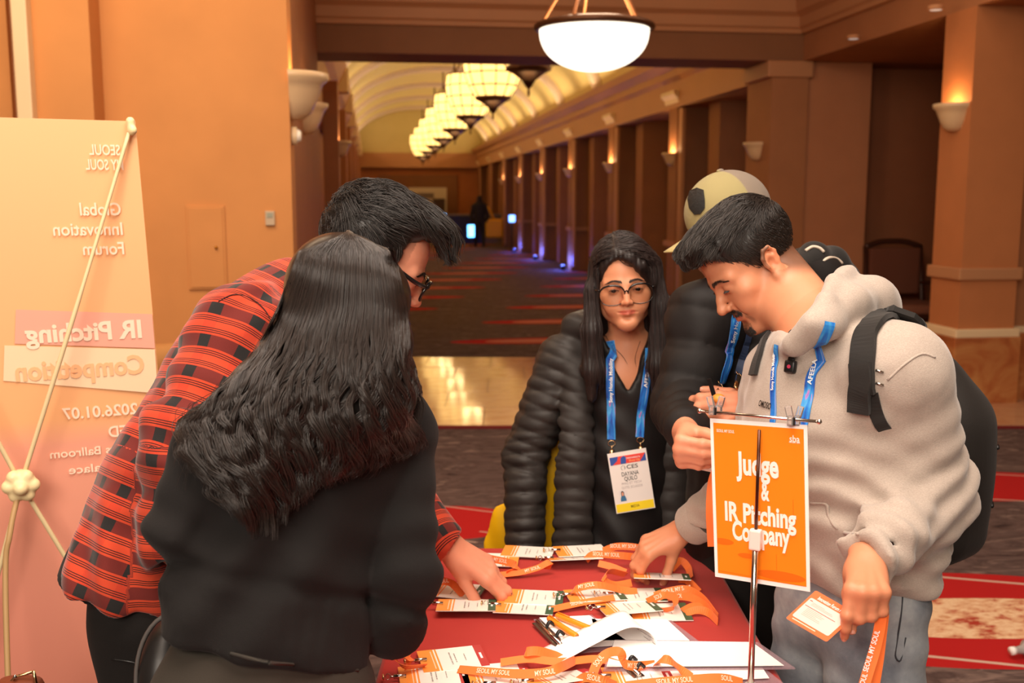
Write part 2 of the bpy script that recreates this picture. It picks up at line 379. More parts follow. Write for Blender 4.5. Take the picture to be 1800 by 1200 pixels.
# chandeliers: tiers of lit panes in a bronze grid, dark pan and finial below
M_pane = glow('amber_pane', (1.0, 0.60, 0.17), 2.4)
def make_chandelier():
    root = empty('chandelier', (0, 0, 0))
    tiers = [(0.47, 4.10), (0.50, 3.88), (0.47, 3.66), (0.40, 3.46), (0.29, 3.28)]
    ns = 12
    for (r1, z1), (r2, z2) in zip(tiers[:-1], tiers[1:]):
        for k in range(ns):
            t0, t1 = 2*math.pi*(k+0.06)/ns, 2*math.pi*(k+0.94)/ns
            q = [(r1*math.cos(t0), r1*math.sin(t0), z1-0.012), (r1*math.cos(t1), r1*math.sin(t1), z1-0.012), (r2*math.cos(t1), r2*math.sin(t1), z2+0.012), (r2*math.cos(t0), r2*math.sin(t0), z2+0.012)]
            q2 = [(x*0.97, y*0.97, z) for x, y, z in q]
            MB().add(q+q2, [(0, 1, 2, 3), (7, 6, 5, 4), (0, 4, 5, 1), (1, 5, 6, 2), (2, 6, 7, 3), (3, 7, 4, 0)]).build('pane', M_pane, root)
    fr = MB()
    for (r, z) in tiers: fr.tube([(r*math.cos(2*math.pi*k/24), r*math.sin(2*math.pi*k/24), z) for k in range(25)], 0.012, 5)
    for k in range(ns):
        t = 2*math.pi*k/ns; fr.tube([(r*math.cos(t), r*math.sin(t), z) for r, z in tiers], 0.011, 5)
    o = fr.build('frame', M_bronze, root, True); o['kind'] = 'thing'
    MB().lathe([(0.0, -0.34), (0.012, -0.33), (0.02, -0.28), (0.012, -0.24), (0.05, -0.20), (0.09, -0.13), (0.20, -0.05), (0.30, 0.0), (0.30, 0.03), (0.0, 0.03)], (0, 0, 3.25), 20).build('pan', M_bronze, root, True)
    MB().tube([(0, 0, 4.1), (0, 0, 5.2)], 0.02, 6).build('stem', M_bronze, root, True)
    for k in range(4):
        t = math.pi/4+math.pi*k/2; MB().tube([(0.45*math.cos(t), 0.45*math.sin(t), 4.1), (0, 0, 4.75)], 0.008, 5).build('arm', M_bronze, root, True)
    return root
ch0 = make_chandelier()
words = ['nearest', 'second', 'third', 'fourth', 'fifth', 'sixth', 'seventh', 'eighth']
for k in range(8):
    c = ch0 if k == 0 else copy_tree(ch0)
    c.location = (2.04, 13.4+3.95*k, 0)
    tag(c, f'amber glass tiered chandelier, {words[k]} in the row along the vaulted corridor', 'chandelier', 'chandeliers down the corridor')
    point('chandelier_glow', (2.04, 13.4+3.95*k, 3.1), 16, (1.0, 0.66, 0.3), 0.2)

# wall sconces: half bowl of pale alabaster, lamp inside washing the wall
def make_sconce(nm):
    root = empty('wall_sconce', (0, 0, 0))     # wall plane x = 0, bowl towards -x
    prof = [(0.0, -0.185), (0.05, -0.178), (0.08, -0.155), (0.105, -0.11), (0.122, -0.065), (0.135, -0.035), (0.155, -0.018), (0.158, 0.008), (0.145, 0.010), (0.12, -0.03), (0.07, -0.11), (0, -0.13)]
    MB().lathe(prof, (0, 0, 0), 18, math.pi/2, 3*math.pi/2).build('bowl', M_lampglass, root, True)
    MB().span(-0.012, 0, -0.05, 0.05, -0.16, -0.04).build('bracket', M_bronze, root)
    return root
def sconce(x, y, z, side, label, pw, s=1.0):
    global sc0
    c = sc0 if not sconce.n else copy_tree(sc0)
    sconce.n += 1
    c.location = (x, y, z); c.rotation_euler = (0, 0, 0 if side == 'r' else math.pi); c.scale = (s, s, s)
    tag(c, label, 'sconce', 'wall sconces')
    if pw: point('sconce_glow', (x+(-0.075 if side == 'r' else 0.075)*s, y, z-0.01), pw, (1.0, 0.62, 0.28), 0.025)
sc0 = make_sconce('s'); sconce.n = 0
sconce(4.5, 7.56, 2.32, 'r', 'pale half-bowl sconce on the near right column, lit from within', 4.5, 1.1)
sconce(XR-0.28, 10.85, 2.2, 'r', 'unlit stone sconce on the right jamb of the portal above the cap', 0)
for k in range(6):
    sconce(XR, 15.0+4.0*k, 2.27, 'r', f'glowing sconce on the right corridor pilasters, {words[k]} from the front'.replace('nearest from', 'first from'), 13.0)
sconce(XL+0.06, 6.05, 2.29, 'l', 'large cream half-bowl sconce at the edge of the bright tan wall', 3.0, 1.35)
sconce(XL, 8.1, 2.31, 'l', 'cream sconce just behind and below the large one at the tan wall edge', 2.5, 1.2)
sconce(XL+0.12, 13.0, 2.3, 'l', 'small glowing sconce on the left corridor wall under the corbels', 4.0)
# round alarm on the left return
al = empty('wall_alarm', (XL+0.06, 6.05, 1.93), 'small round white wall alarm below the cream sconces', 'alarm')
MB().tube([(XL+0.06, 6.02, 1.955), (XL+0.09, 6.02, 1.955)], 0.052, 18).build('backplate', M_trim, al, True, 0.004)
MB().tube([(XL+0.09, 6.02, 1.955), (XL+0.112, 6.02, 1.955)], [0.04, 0.028], 18).build('strobe', mat('strobe', lin(250, 240, 225), 0.3), al, True)
# downlights in the soffit
for (px, py, lb) in ((1500, 68, 'small round recessed downlight in the dark soffit, left one'), (1645, 17, 'small round recessed downlight beside the top of the right column')):
    r_ = FW+RT*((px-900)/FPX)+UP*((600-py)/FPX); q = CAM+r_*((3.03-1.6)/r_[2])
    dl = empty('downlight', (q[0], q[1], 3.03), lb, 'downlight', 'downlights in the soffit')
    MB().lathe([(0.045, -0.002), (0.055, -0.003), (0.060, 0.0), (0.060, 0.03), (0.045, 0.03), (0.045, -0.002)], (q[0], q[1], 3.03), 20).build('ring', M_mould, dl, True)
    MB().lathe([(0.0, -0.003), (0.045, -0.003)], (q[0], q[1], 3.03), 20).build('lens', glow('downlight_lens', (1, 0.9, 0.8), 0.35), dl)
# access panel and thermostat on the tan wall
ap = empty('access_panel', (-0.92, 5.9, 1.12), 'flush tan access panel with a small brass knob on the left wall', 'panel')
MB().span(-1.016, -0.808, 5.886, 5.9, 1.10, 1.565).build('frame', M_wall, ap, bevel=0.003)
MB().span(-1.004, -0.820, 5.880, 5.888, 1.112, 1.553).build('leaf', M_wall, ap, bevel=0.003)
MB().lathe([(0, -0.022), (0.008, -0.02), (0.009, -0.012), (0.004, -0.006), (0.004, 0)], (0, 0, 0), 12)
k_ = MB(); k_.tube([(-0.858, 5.880, 1.335), (-0.858, 5.870, 1.335), (-0.858, 5.862, 1.335)], [0.004, 0.009, 0.006], 12); k_.build('knob', mat('brass', lin(190, 130, 40), 0.3, 0.5, 0.9), ap, True)
th_ = empty('thermostat', (-0.562, 5.9, 1.5), 'small grey wall thermostat on the tan wall right of the access panel', 'thermostat')
MB().span(-0.588, -0.536, 5.878, 5.9, 1.455, 1.535).build('case', mat('grey_plastic', lin(190, 168, 140), 0.5), th_, bevel=0.004)
MB().span(-0.578, -0.546, 5.874, 5.879, 1.50, 1.525).build('display', mat('grey_lcd', lin(150, 150, 130), 0.3), th_)
# ------------------------------------------------------------------ signed-distance sculpting: smooth unions meshed by surface nets
def vec(*a): return np.array(a, float)
def unit(v): v = np.asarray(v, float); return v/(np.linalg.norm(v)+1e-12)
class Fr:                                # local frame: x to the figure's right, y forward, z up
    def __init__(s, o, Y, Zh, sc=1.0):
        s.o = np.asarray(o, float); y = unit(Y); x = unit(np.cross(y, Zh)); z = np.cross(x, y); s.R = np.stack([x, y, z], 1); s.s = sc
    def p(s, *a): return s.o+s.R @ (np.array(a, float)*s.s)
    def d(s, *a): return s.R @ np.array(a, float)
    def loc(s, q): return ((q-s.o) @ s.R)/s.s
class Sdf:
    def __init__(s): s.ops = []
    def _add(s, f, c, R, op, k): s.ops.append((f, np.asarray(c, float), float(R), op, float(k))); return s
    def rc(s, a, b, ra, rb=None, k=0.01, op='u', flat=None, cap=False):
        a = np.asarray(a, float); b = np.asarray(b, float); rb = ra if rb is None else rb
        ba = b-a; L2 = float(ba @ ba)+1e-12
        if flat is None:
            def f(p):
                pa = p-a; h = np.clip((pa @ ba)/L2, 0, 1); q = pa-h[..., None]*ba
                return np.sqrt(np.einsum('...i,...i', q, q))-(ra+(rb-ra)*h)
        else:
            u = unit(flat[0]); sc = flat[1]
            def f(p):
                pa = p-a; h = np.clip((pa @ ba)/L2, 0, 1); q = pa-h[..., None]*ba
                q = q+((q @ u)*(1/sc-1))[..., None]*u
                return (np.sqrt(np.einsum('...i,...i', q, q))-(ra+(rb-ra)*h))*(min(1, sc)*0.5+0.5)
        if cap:
            f0 = f; ub = unit(ba); f = lambda p: np.maximum(f0(p), (p-b) @ ub)
        m = max(ra, rb)*max(1.0, flat[1] if flat else 1.0)
        return s._add(f, (a+b)/2, math.sqrt(L2)/2+m, op, k)
    def path(s, pts, rs, k=0.008, op='u', flat=None):
        for i in range(len(pts)-1): s.rc(pts[i], pts[i+1], rs[i], rs[i+1], k, op, flat)
        return s
    def ell(s, c, r, R=None, k=0.01, op='u'):
        c = np.asarray(c, float); r = np.asarray(r, float); R = np.eye(3) if R is None else R
        def f(p):
            q = (p-c) @ R; k0 = np.sqrt(((q/r)**2).sum(-1)); k1 = np.sqrt(((q/(r*r))**2).sum(-1))
            return k0*(k0-1)/(k1+1e-9)
        return s._add(f, c, max(r), op, k)
    def box(s, c, h, R=None, rad=0.005, k=0.01, op='u'):
        c = np.asarray(c, float); h = np.asarray(h, float)-rad; R = np.eye(3) if R is None else R
        def f(p):
            q = np.abs((p-c) @ R)-h
            return np.sqrt((np.maximum(q, 0)**2).sum(-1))+np.minimum(q.max(-1), 0)-rad
        return s._add(f, c, float(np.linalg.norm(h+rad)), op, k)
    def plane(s, c, n, k=0.004):           # keep what lies behind the plane
        c = np.asarray(c, float); n = unit(n)
        return s._add(lambda p: (p-c) @ n, c, 1e9, 'i', k)
    def disp(s, f, c, R):
        c = np.asarray(c, float)
        def g(p):
            t = np.clip((np.sqrt(((p-c)**2).sum(-1))/R-0.7)/0.3, 0, 1); return f(p)*(1-t*t*(3-2*t))
        return s._add(g, c, R, 'd', 0.0)
    def fn(s, f, c, R, op='u', k=0.01): return s._add(f, c, R, op, k)
    def ev(s, p, c=None, r=0.0, margin=0.02):
        # p (B, n, 3) in blocks about c, or (N, 3)
        flat = p.ndim == 2
        if flat: c = p; p = p[:, None, :]
        d = np.full(p.shape[:2], 0.25)
        for f, oc, R, op, k in s.ops:
            if R > 1e8: idx = slice(None); q = p
            else:
                idx = np.nonzero(((c-oc)**2).sum(1) < (R+r+margin+k)**2)[0]
                if len(idx) == 0: continue
                q = p[idx]
            e = f(q); a = d[idx]
            if op == 'd': d[idx] = a+e; continue
            if op == 'u': h = np.maximum(k-np.abs(a-e), 0)/max(k, 1e-9); d[idx] = np.minimum(a, e)-h*h*k/4
            elif op == 's': e = -e; h = np.maximum(k-np.abs(a-e), 0)/max(k, 1e-9); d[idx] = np.maximum(a, e)+h*h*k/4
            else: h = np.maximum(k-np.abs(a-e), 0)/max(k, 1e-9); d[idx] = np.maximum(a, e)+h*h*k/4
        return d[:, 0] if flat else d
    def grad(s, p, e=0.002):
        g = np.stack([s.ev(p+np.eye(3)[i]*e)-s.ev(p-np.eye(3)[i]*e) for i in range(3)], 1)/(2*e)
        return g
    def bounds(s):
        lo = np.min([c-R for f, c, R, op, k in s.ops if op == 'u'], 0); hi = np.max([c+R for f, c, R, op, k in s.ops if op == 'u'], 0); return lo-0.02, hi+0.02
    def mesh(s, vox, extra=0.0):
        B = 8; lo, hi = s.bounds(); bs = B*vox; nb = np.ceil((hi-lo)/bs).astype(int)+1
        g = np.stack(np.meshgrid(*[np.arange(n) for n in nb], indexing='ij'), -1).reshape(-1, 3)
        cen = lo+(g+0.5)*bs; hd = bs*math.sqrt(3)/2
        dc = s.ev(cen[:, None, :], cen, 0.0, hd*2+0.03+extra)[:, 0]
        act = np.abs(dc) < hd*1.55+extra; g = g[act]; cen = cen[act]
        M = nb*B+4; key = lambda c: (c[..., 0]*M[1]+c[..., 1])*M[2]+c[..., 2]
        lg = np.stack(np.meshgrid(*[np.arange(B+1)]*3, indexing='ij'), -1).reshape(-1, 3)
        keys, verts, faces_q = [], [], []
        CH = 1500; edges_all = []
        corners = np.array([(i, j, k) for i in (0, 1) for j in (0, 1) for k in (0, 1)])
        ce = [(a, b) for a in range(8) for b in range(a+1, 8) if np.abs(corners[a]-corners[b]).sum() == 1]
        for st in range(0, len(g), CH):
            gg = g[st:st+CH]; pts = lo+(gg[:, None, :]*B+lg[None])*vox
            D = s.ev(pts, cen[st:st+CH], hd*1.05, 0.02+extra).reshape(-1, B+1, B+1, B+1)
            In = D < 0
            cnt = sum(In[:, i:B+i, j:B+j, k:B+k].astype(np.int8) for i, j, k in corners)
            b, x, y, z = np.nonzero((cnt > 0) & (cnt < 8))
            if len(b) == 0: continue
            cd = np.stack([D[b, x+i, y+j, z+k] for i, j, k in corners], 1)
            acc = np.zeros((len(b), 3)); num = np.zeros(len(b))
            for a_, b_ in ce:
                da, db = cd[:, a_], cd[:, b_]; cr = (da < 0) != (db < 0); t = np.where(cr, da/np.where(cr, da-db, 1), 0)
                acc += np.where(cr[:, None], corners[a_]+t[:, None]*(corners[b_]-corners[a_]), 0); num += cr
            cell = gg[b]*B+np.stack([x, y, z], 1)
            keys.append(key(cell)); verts.append(lo+(cell+acc/num[:, None])*vox)
            for ax in range(3):
                sh = [slice(0, B)]*3; s2 = list(sh); s2[ax] = slice(1, B+1)
                a0 = In[(slice(None), *sh)]; a1 = In[(slice(None), *s2)]
                bb, x, y, z = np.nonzero(a0 != a1); c0 = gg[bb]*B+np.stack([x, y, z], 1); flip = a0[bb, x, y, z]
                u, w = [(1, 2), (2, 0), (0, 1)][ax]; eu = np.eye(3, dtype=int)[u]; ew = np.eye(3, dtype=int)[w]
                q = np.stack([key(c0-eu-ew), key(c0-ew), key(c0), key(c0-eu)], 1)
                q[~flip] = q[~flip][:, ::-1]; edges_all.append(q)
        keys = np.concatenate(keys); verts = np.concatenate(verts); q = np.concatenate(edges_all)
        o = np.argsort(keys, kind='stable'); ks = keys[o]; vsrt = verts[o]
        uk, ui = np.unique(ks, return_index=True); V = vsrt[ui]
        pos = np.searchsorted(uk, q); pos = np.clip(pos, 0, len(uk)-1); ok = (uk[pos] == q).all(1)
        return V, pos[ok]
def mesh_np(name, V, Fq, smooth=True):
    me = bpy.data.meshes.new(name); nf = len(Fq)
    me.vertices.add(len(V)); me.vertices.foreach_set('co', V.astype(np.float32).ravel())
    me.loops.add(nf*4); me.loops.foreach_set('vertex_index', Fq.astype(np.int32).ravel())
    me.polygons.add(nf); me.polygons.foreach_set('loop_start', np.arange(0, nf*4, 4, dtype=np.int32))
    me.update(calc_edges=True)
    if smooth: me.polygons.foreach_set('use_smooth', np.ones(nf, bool))
    return me
def relax(V, Fq, it=1, lam=0.5):
    for _ in range(it):
        acc = np.zeros_like(V); num = np.zeros(len(V))
        for i in range(4):
            for j in (1, 3):
                np.add.at(acc, Fq[:, i], V[Fq[:, (i+j) % 4]]); np.add.at(num, Fq[:, i], 1)
        V = V*(1-lam)+lam*acc/np.maximum(num, 1)[:, None]
    return V
def set_col(me, rgb, name='Col'):
    a = me.attributes.new(name, 'FLOAT_COLOR', 'POINT'); c = np.ones((len(rgb), 4), np.float32); c[:, :3] = rgb; a.data.foreach_set('color', c.ravel())
def set_vec(me, v, name='uvp'):
    a = me.attributes.new(name, 'FLOAT_VECTOR', 'POINT'); a.data.foreach_set('vector', np.asarray(v, np.float32).ravel())
def largest(V, Fq):
    lab = np.arange(len(V)); e = np.concatenate([Fq[:, [0, 1]], Fq[:, [1, 2]], Fq[:, [2, 3]]])
    for _ in range(200):
        m = np.minimum(lab[e[:, 0]], lab[e[:, 1]]); n = lab.copy(); np.minimum.at(n, e[:, 0], m); np.minimum.at(n, e[:, 1], m); n = n[n]; n = n[n]
        if (n == lab).all(): break
        lab = n
    big = np.bincount(lab).argmax(); keep = lab == big; idx = np.cumsum(keep)-1; return V[keep], idx[Fq[keep[Fq[:, 0]]]]
def sculpt(name, S, vox, m, parent, it=1, colf=None, uvf=None, extra=0.0, one=False):
    V, Fq = S.mesh(vox, extra)
    if one: V, Fq = largest(V, Fq)
    if it: V = relax(V, Fq, it)
    me = mesh_np(name, V, Fq)
    if colf is not None: set_col(me, colf(V))
    if uvf is not None: set_vec(me, uvf(V))
    return link(name, me, parent, m)
# cheap smooth noise: a sum of warped waves
_rs = np.random.RandomState(3); _K = _rs.normal(size=(10, 3)); _K /= np.linalg.norm(_K, axis=1)[:, None]; _PH = _rs.uniform(0, 6.28, 10)
def wav(p, scale, n=5, o=0):
    r = 0
    for i in range(n):
        j = (i+o) % 10; r = r+np.sin((p @ _K[j])*scale*(1+0.35*i)+_PH[j]+1.3*np.sin((p @ _K[(j+3) % 10])*scale*0.7+_PH[(j+5) % 10]))
    return r/n
def seg_uv(V, segs, zdir=None):
    """for each vertex: length along the nearest limb (m), arc around it (m), limb id"""
    best = np.full(len(V), 1e9); out = np.zeros((len(V), 3))
    for i, (pts, r, up, o0) in enumerate(segs):
        L = 0.0
        for a, b in zip(pts[:-1], pts[1:]):
            a = np.asarray(a, float); b = np.asarray(b, float); ba = b-a; l = np.linalg.norm(ba); t = ba/l
            h = np.clip(((V-a) @ t)/l, 0, 1); q = V-a-h[:, None]*ba; dist = np.linalg.norm(q, axis=1)/r
            u = unit(np.asarray(up, float)-t*np.dot(up, t)); w = np.cross(t, u)
            ang = np.arctan2(q @ w, q @ u); tt = (V-a) @ t
            tt = np.where((h > 0) & (h < 1), tt, np.clip(tt, -0.2, l+0.2))
            m_ = dist < best; best[m_] = dist[m_]
            out[m_] = np.stack([o0+L+tt, ang*r, np.full(len(V), float(i))], 1)[m_]; L += l
    return out

# ------------------------------------------------------------------ strands of hair that hug a sculpted mass
def hair_obj(name, paths, rad, m, parent):
    """paths (n, k, 3); rad (k,) radius along the strand"""
    n, k, _ = paths.shape
    cu = bpy.data.hair_curves.new(name); cu.add_curves([k]*n)
    cu.attributes['position'].data.foreach_set('vector', paths.astype(np.float32).ravel())
    ra = cu.attributes.get('radius') or cu.attributes.new('radius', 'FLOAT', 'POINT')
    ra.data.foreach_set('value', np.tile(np.asarray(rad, np.float32), n))
    o = bpy.data.objects.new(name, cu); COL.objects.link(o); cu.materials.append(m)
    o.parent = parent; bpy_update_parent(o, parent); o['kind'] = 'stuff'
    return o
def flow(S, p, dirf, n, step, off, follow=0.7):
    """grow strands from points p: dirf(p, i) gives the wanted heading, kept at distance off from S"""
    out = [p]
    for i in range(n):
        d = dirf(p, i)
        p = p+d*step
        sd = S.ev(p); near = np.abs(sd) < 0.06
        if near.any():
            g = S.grad(p[near]); gn = g/(np.linalg.norm(g, axis=1)[:, None]+1e-9); o_ = off if np.isscalar(off) else off[near]
            corr = (o_-sd[near]); corr = np.where(corr > 0, corr, corr*follow); p = p.copy(); p[near] += gn*corr[:, None]
        out.append(p)
    return np.stack(out, 1)
def on_surface(S, p, it=4, off=0.0):
    for _ in range(it):
        d = S.ev(p); g = S.grad(p); p = p-(d-off)[:, None]*g/(np.einsum('ij,ij->i', g, g)[:, None]+1e-6)
    return p

# ------------------------------------------------------------------ figure anatomy
def add_head(S, F, g=0.0, nose=1.0, lips=1.0, jaw=1.0, chin=1.0, ears=True, k=0.014, lid=0.35, zs=1.0):
    """adult head; F origin midway between the ears at eye height. g 0 male .. 1 female"""
    R = F.R; s = F.s
    zz = lambda c: (c[0], c[1], c[2]*zs if c[2] < -0.012 else c[2])
    E = lambda c, r, k_=k, op='u': S.ell(F.p(*zz(c)), np.array(r)*s, R, k_*s, op)
    C = lambda a, b, ra, rb=None, k_=k, op='u': S.rc(F.p(*zz(a)), F.p(*zz(b)), ra*s, (ra if rb is None else rb)*s, k_*s, op)
    E((0, -0.018, 0.040), (0.073, 0.094, 0.080))
    E((0, 0.030, 0.040), (0.060, 0.054, 0.056), 0.03)
    E((0, 0.030, -0.030), (0.059-0.002*g, 0.058, 0.078), 0.03)
    jw = (0.047-0.006*g)*jaw
    for sx in (-1, 1):
        C((sx*jw*1.12, -0.004, -0.045), (sx*jw*0.94, 0.012, -0.074+0.004*g), 0.018, 0.017, 0.03)
        C((sx*jw*0.94, 0.012, -0.074+0.004*g), (sx*0.012, 0.070, -0.103), 0.017, 0.015, 0.03)
        E((sx*0.046, 0.052, -0.024), (0.020, 0.022, 0.018), 0.025)       # cheekbone
        E((sx*0.033, 0.066, -0.052), (0.022, 0.020, 0.022), 0.02)         # cheek
        C((sx*0.046, 0.066, 0.016), (sx*0.014, 0.084, 0.014), 0.009-0.002*g, 0.010-0.002*g, 0.016)   # brow
    E((0, 0.074, -0.104), (0.021*chin, 0.017, 0.015), 0.016)              # chin
    E((0, 0.074, -0.066), (0.026, 0.016, 0.020), 0.016)                   # muzzle
    for sx in (-1, 1):                                                     # eye sockets
        E((sx*0.032, 0.096, -0.001), (0.017, 0.017, 0.0125), 0.012, 's')
    # nose
    w = nose
    C((0, 0.082, 0.010), (0, 0.098, -0.018), 0.0075, 0.0080, 0.012)
    C((0, 0.098, -0.018), (0, 0.106+0.004*(w-1)*5, -0.036), 0.0080, 0.0100*w, 0.008)
    for sx in (-1, 1):
        E((sx*0.0115*w, 0.095, -0.039), (0.0075*w, 0.011, 0.008), 0.006)
    C((0, 0.090, -0.044), (0, 0.098, -0.043), 0.006, 0.005, 0.008)
    for sx in (-1, 1): E((sx*0.0065*w, 0.100, -0.0475), (0.0036, 0.0055, 0.0036), 0.003, 's')
    # mouth
    l = lips
    for sx in (-1, 1):
        C((sx*(0.023+0.002*g), 0.081-0.001*g, -0.0665), (sx*0.005, 0.0905, -0.0625), 0.0028*l, 0.0052*l, 0.006)
        C((sx*(0.021+0.002*g), 0.080-0.001*g, -0.0690), (0, 0.0895, -0.0735), 0.0030*l, 0.0066*l, 0.006)
        C((sx*0.026, 0.085, -0.0675), (0, 0.0985, -0.0678), 0.0013, 0.0016, 0.003, 's')
    E((0, 0.092, -0.086), (0.016, 0.008, 0.005), 0.010, 's')
    if g < 0.5:
        for sx in (-1, 1): C((sx*0.0185, 0.092, -0.041), (sx*0.031, 0.080, -0.066), 0.0022, 0.0012, 0.008, 's')
    # eyes: lids closed down to the gaze
    for sx in (-1, 1):
        c = F.p(sx*0.0315, 0.0735, -0.001)
        S.ell(c, np.array((0.0150, 0.0138, 0.0132))*s, R, 0.005*s)
        zc = 0.0045-0.008*lid
        if lid < 0.8: S.ell(F.p(sx*0.0315, 0.0885, zc-0.0042), np.array((0.0125, 0.0060, 0.0048*(1.25-lid)))*s, R, 0.0016*s, 's')
    if ears:
        for sx in (-1, 1):
            A = unit(F.d(sx*0.35, -0.15, 0.0)+0*R[:, 0]); e = Fr(F.p(sx*0.0750, -0.005, -0.006), F.d(sx*0.35, 1, 0.0), F.d(0, -0.22, 1))
            S.ell(e.p(sx*0.006*s, -0.003*s, 0.003*s), np.array((0.0080, 0.0160, 0.026))*s, e.R, 0.004*s)
            pts = [e.p(sx*x*s, y*s, z*s) for x, y, z in ((0.004, 0.012, 0.0), (0.009, 0.013, 0.016), (0.013, 0.004, 0.030), (0.015, -0.010, 0.029), (0.015, -0.019, 0.015), (0.013, -0.018, -0.002), (0.010, -0.010, -0.018), (0.008, 0.002, -0.027))]
            S.path(pts, [0.0034*s, 0.0036*s, 0.004*s, 0.0042*s, 0.004*s, 0.0038*s, 0.0042*s, 0.0058*s], 0.004*s)
            S.ell(e.p(sx*0.016*s, 0.001*s, -0.002*s), np.array((0.009, 0.0085, 0.013))*s, e.R, 0.004*s, 's')
            S.ell(e.p(sx*0.018*s, -0.005*s, 0.018*s), np.array((0.007, 0.0085, 0.007))*s, e.R, 0.004*s, 's')
            S.path([e.p(sx*0.013*s, -0.010*s, -0.006*s), e.p(sx*0.013*s, -0.011*s, 0.008*s), e.p(sx*0.012*s, -0.003*s, 0.016*s)], [0.003*s]*3, 0.004*s)
            S.ell(e.p(sx*0.008*s, 0.010*s, -0.004*s), np.array((0.004, 0.004, 0.006))*s, e.R, 0.004*s)
def add_hand(S, wrist, along, dorsal, side, sc=1.0, curls=((10, 20, 15),)*4, spread=(6, 2, -2, -7), thumb=(35, 20, 20, 10), k=0.006):
    """side +1 right hand, -1 left. along: wrist to knuckles; dorsal: out of the back of the hand. curls per finger (index..little): degrees at the three joints.
    thumb: (out from the palm side, towards the palm, bend 1, bend 2). Returns finger tips and the hand frame"""
    F = Fr(wrist, along, dorsal, sc)       # x = right of the hand looking along, y along, z dorsal
    sx = -side                             # a right hand seen from its back has the thumb at -x
    q = F.p
    fl = (F.R[:, 2], 0.62)
    S.rc(q(0, -0.025, 0), q(0, 0.0, 0), 0.028*sc, 0.0265*sc, 0.014, flat=(F.R[:, 2], 0.78))
    # palm
    mx = [0.027, 0.009, -0.009, -0.026]; my = [0.090, 0.094, 0.089, 0.080]; mz = [0.002, 0.004, 0.002, -0.002]
    for i in range(4):
        S.rc(q(sx*mx[i]*0.55, 0.006, 0), q(sx*mx[i], my[i], mz[i]), 0.0150*sc, 0.0112*sc, 0.012)
    for i in range(4): S.rc(q(sx*mx[i]*0.5, 0.025, 0.0095), q(sx*mx[i], my[i]-0.004, mz[i]+0.0085), 0.0022*sc, 0.0040*sc, 0.006)
    S.ell(q(sx*0.020, 0.034, -0.010), np.array((0.017, 0.030, 0.014))*sc, F.R, 0.012)
    S.ell(q(-sx*0.022, 0.034, -0.009), np.array((0.012, 0.034, 0.012))*sc, F.R, 0.012)
    Ls = [(0.043, 0.026, 0.021), (0.047, 0.030, 0.022), (0.043, 0.027, 0.022), (0.034, 0.020, 0.019)]; rr = [0.0096, 0.0098, 0.0092, 0.0082]
    tips = []
    for i in range(4):
        p = np.array((sx*mx[i], my[i], mz[i])); a = 0.0; az = math.radians(spread[i])*sx; r = rr[i]
        pts = [p]
        for j in range(3):
            a += math.radians(curls[i][j]); d = np.array((math.sin(az)*math.cos(a), math.cos(az)*math.cos(a), -math.sin(a))); p = p+d*Ls[i][j]; pts.append(p)
        rs = [r*1.12*sc, r*1.02*sc, r*0.93*sc, r*0.80*sc]
        W_ = [q(*x) for x in pts]
        for j in range(3): S.rc(W_[j], W_[j+1], rs[j], rs[j+1], 0.0045 if j else 0.009)
        S.ell(W_[1], np.array([rs[1]*1.06]*3), None, 0.004); S.ell(W_[2], np.array([rs[2]*1.05]*3), None, 0.004)
        nd = F.d(*np.array((math.sin(az)*math.sin(a), math.cos(az)*math.sin(a), math.cos(a)))); fd = F.d(math.sin(az)*math.cos(a), math.cos(az)*math.cos(a), -math.sin(a))
        tips.append((W_[3], fd, nd, rs[3]))
    # thumb
    o, dn, b1, b2 = [math.radians(t) for t in thumb]
    p0 = np.array((sx*0.018, 0.020, -0.008)); az = o*sx
    d0 = np.array((math.sin(az)*math.cos(dn), math.cos(az)*math.cos(dn), -math.sin(dn)))
    p1 = p0+d0*0.044; az1 = az-b1*sx; d1 = np.array((math.sin(az1)*math.cos(dn), math.cos(az1)*math.cos(dn), -math.sin(dn))); p2 = p1+d1*0.034
    az2 = az1-b2*sx; d2 = np.array((math.sin(az2)*math.cos(dn), math.cos(az2)*math.cos(dn), -math.sin(dn))); p3 = p2+d2*0.025
    W_ = [q(*x) for x in (p0, p1, p2, p3)]
    S.rc(W_[0], W_[1], 0.0155*sc, 0.0122*sc, 0.012); S.rc(W_[1], W_[2], 0.0118*sc, 0.0108*sc, 0.005); S.rc(W_[2], W_[3], 0.0106*sc, 0.0088*sc, 0.004)
    n = F.d(*np.cross(np.cross(d2, (0, 0, 1)), d2)); tips.append((W_[3], F.d(*d2), unit(n)*1.0, 0.0088*sc))
    return F, tips
def add_nails(name, tips, parent, m):
    for i, (t, fd, nd, r) in enumerate(tips):
        x = np.cross(fd, nd); V = []; Fq = []; nu, nv = 5, 4
        for layer in (0.0, -0.0012):
            for v in range(nv):
                for u in range(nu):
                    a = (u/(nu-1)-0.5)*1.9; tt = v/(nv-1); w = 1.0-0.25*abs(tt-0.35)
                    V.append(t+fd*(-r*0.55+tt*r*1.35)+x*(math.sin(a)*r*0.80*w)+nd*(math.cos(a)*r*0.98-0.00005+layer-0.25*r*max(0, tt-0.6)))
        for v in range(nv-1):
            for u in range(nu-1):
                b = v*nu+u; Fq.append((b, b+1, b+nu+1, b+nu)); o = nu*nv; Fq.append((o+b+nu, o+b+nu+1, o+b+1, o+b))
        MB().add(V, Fq).build('nail', m, parent, True)

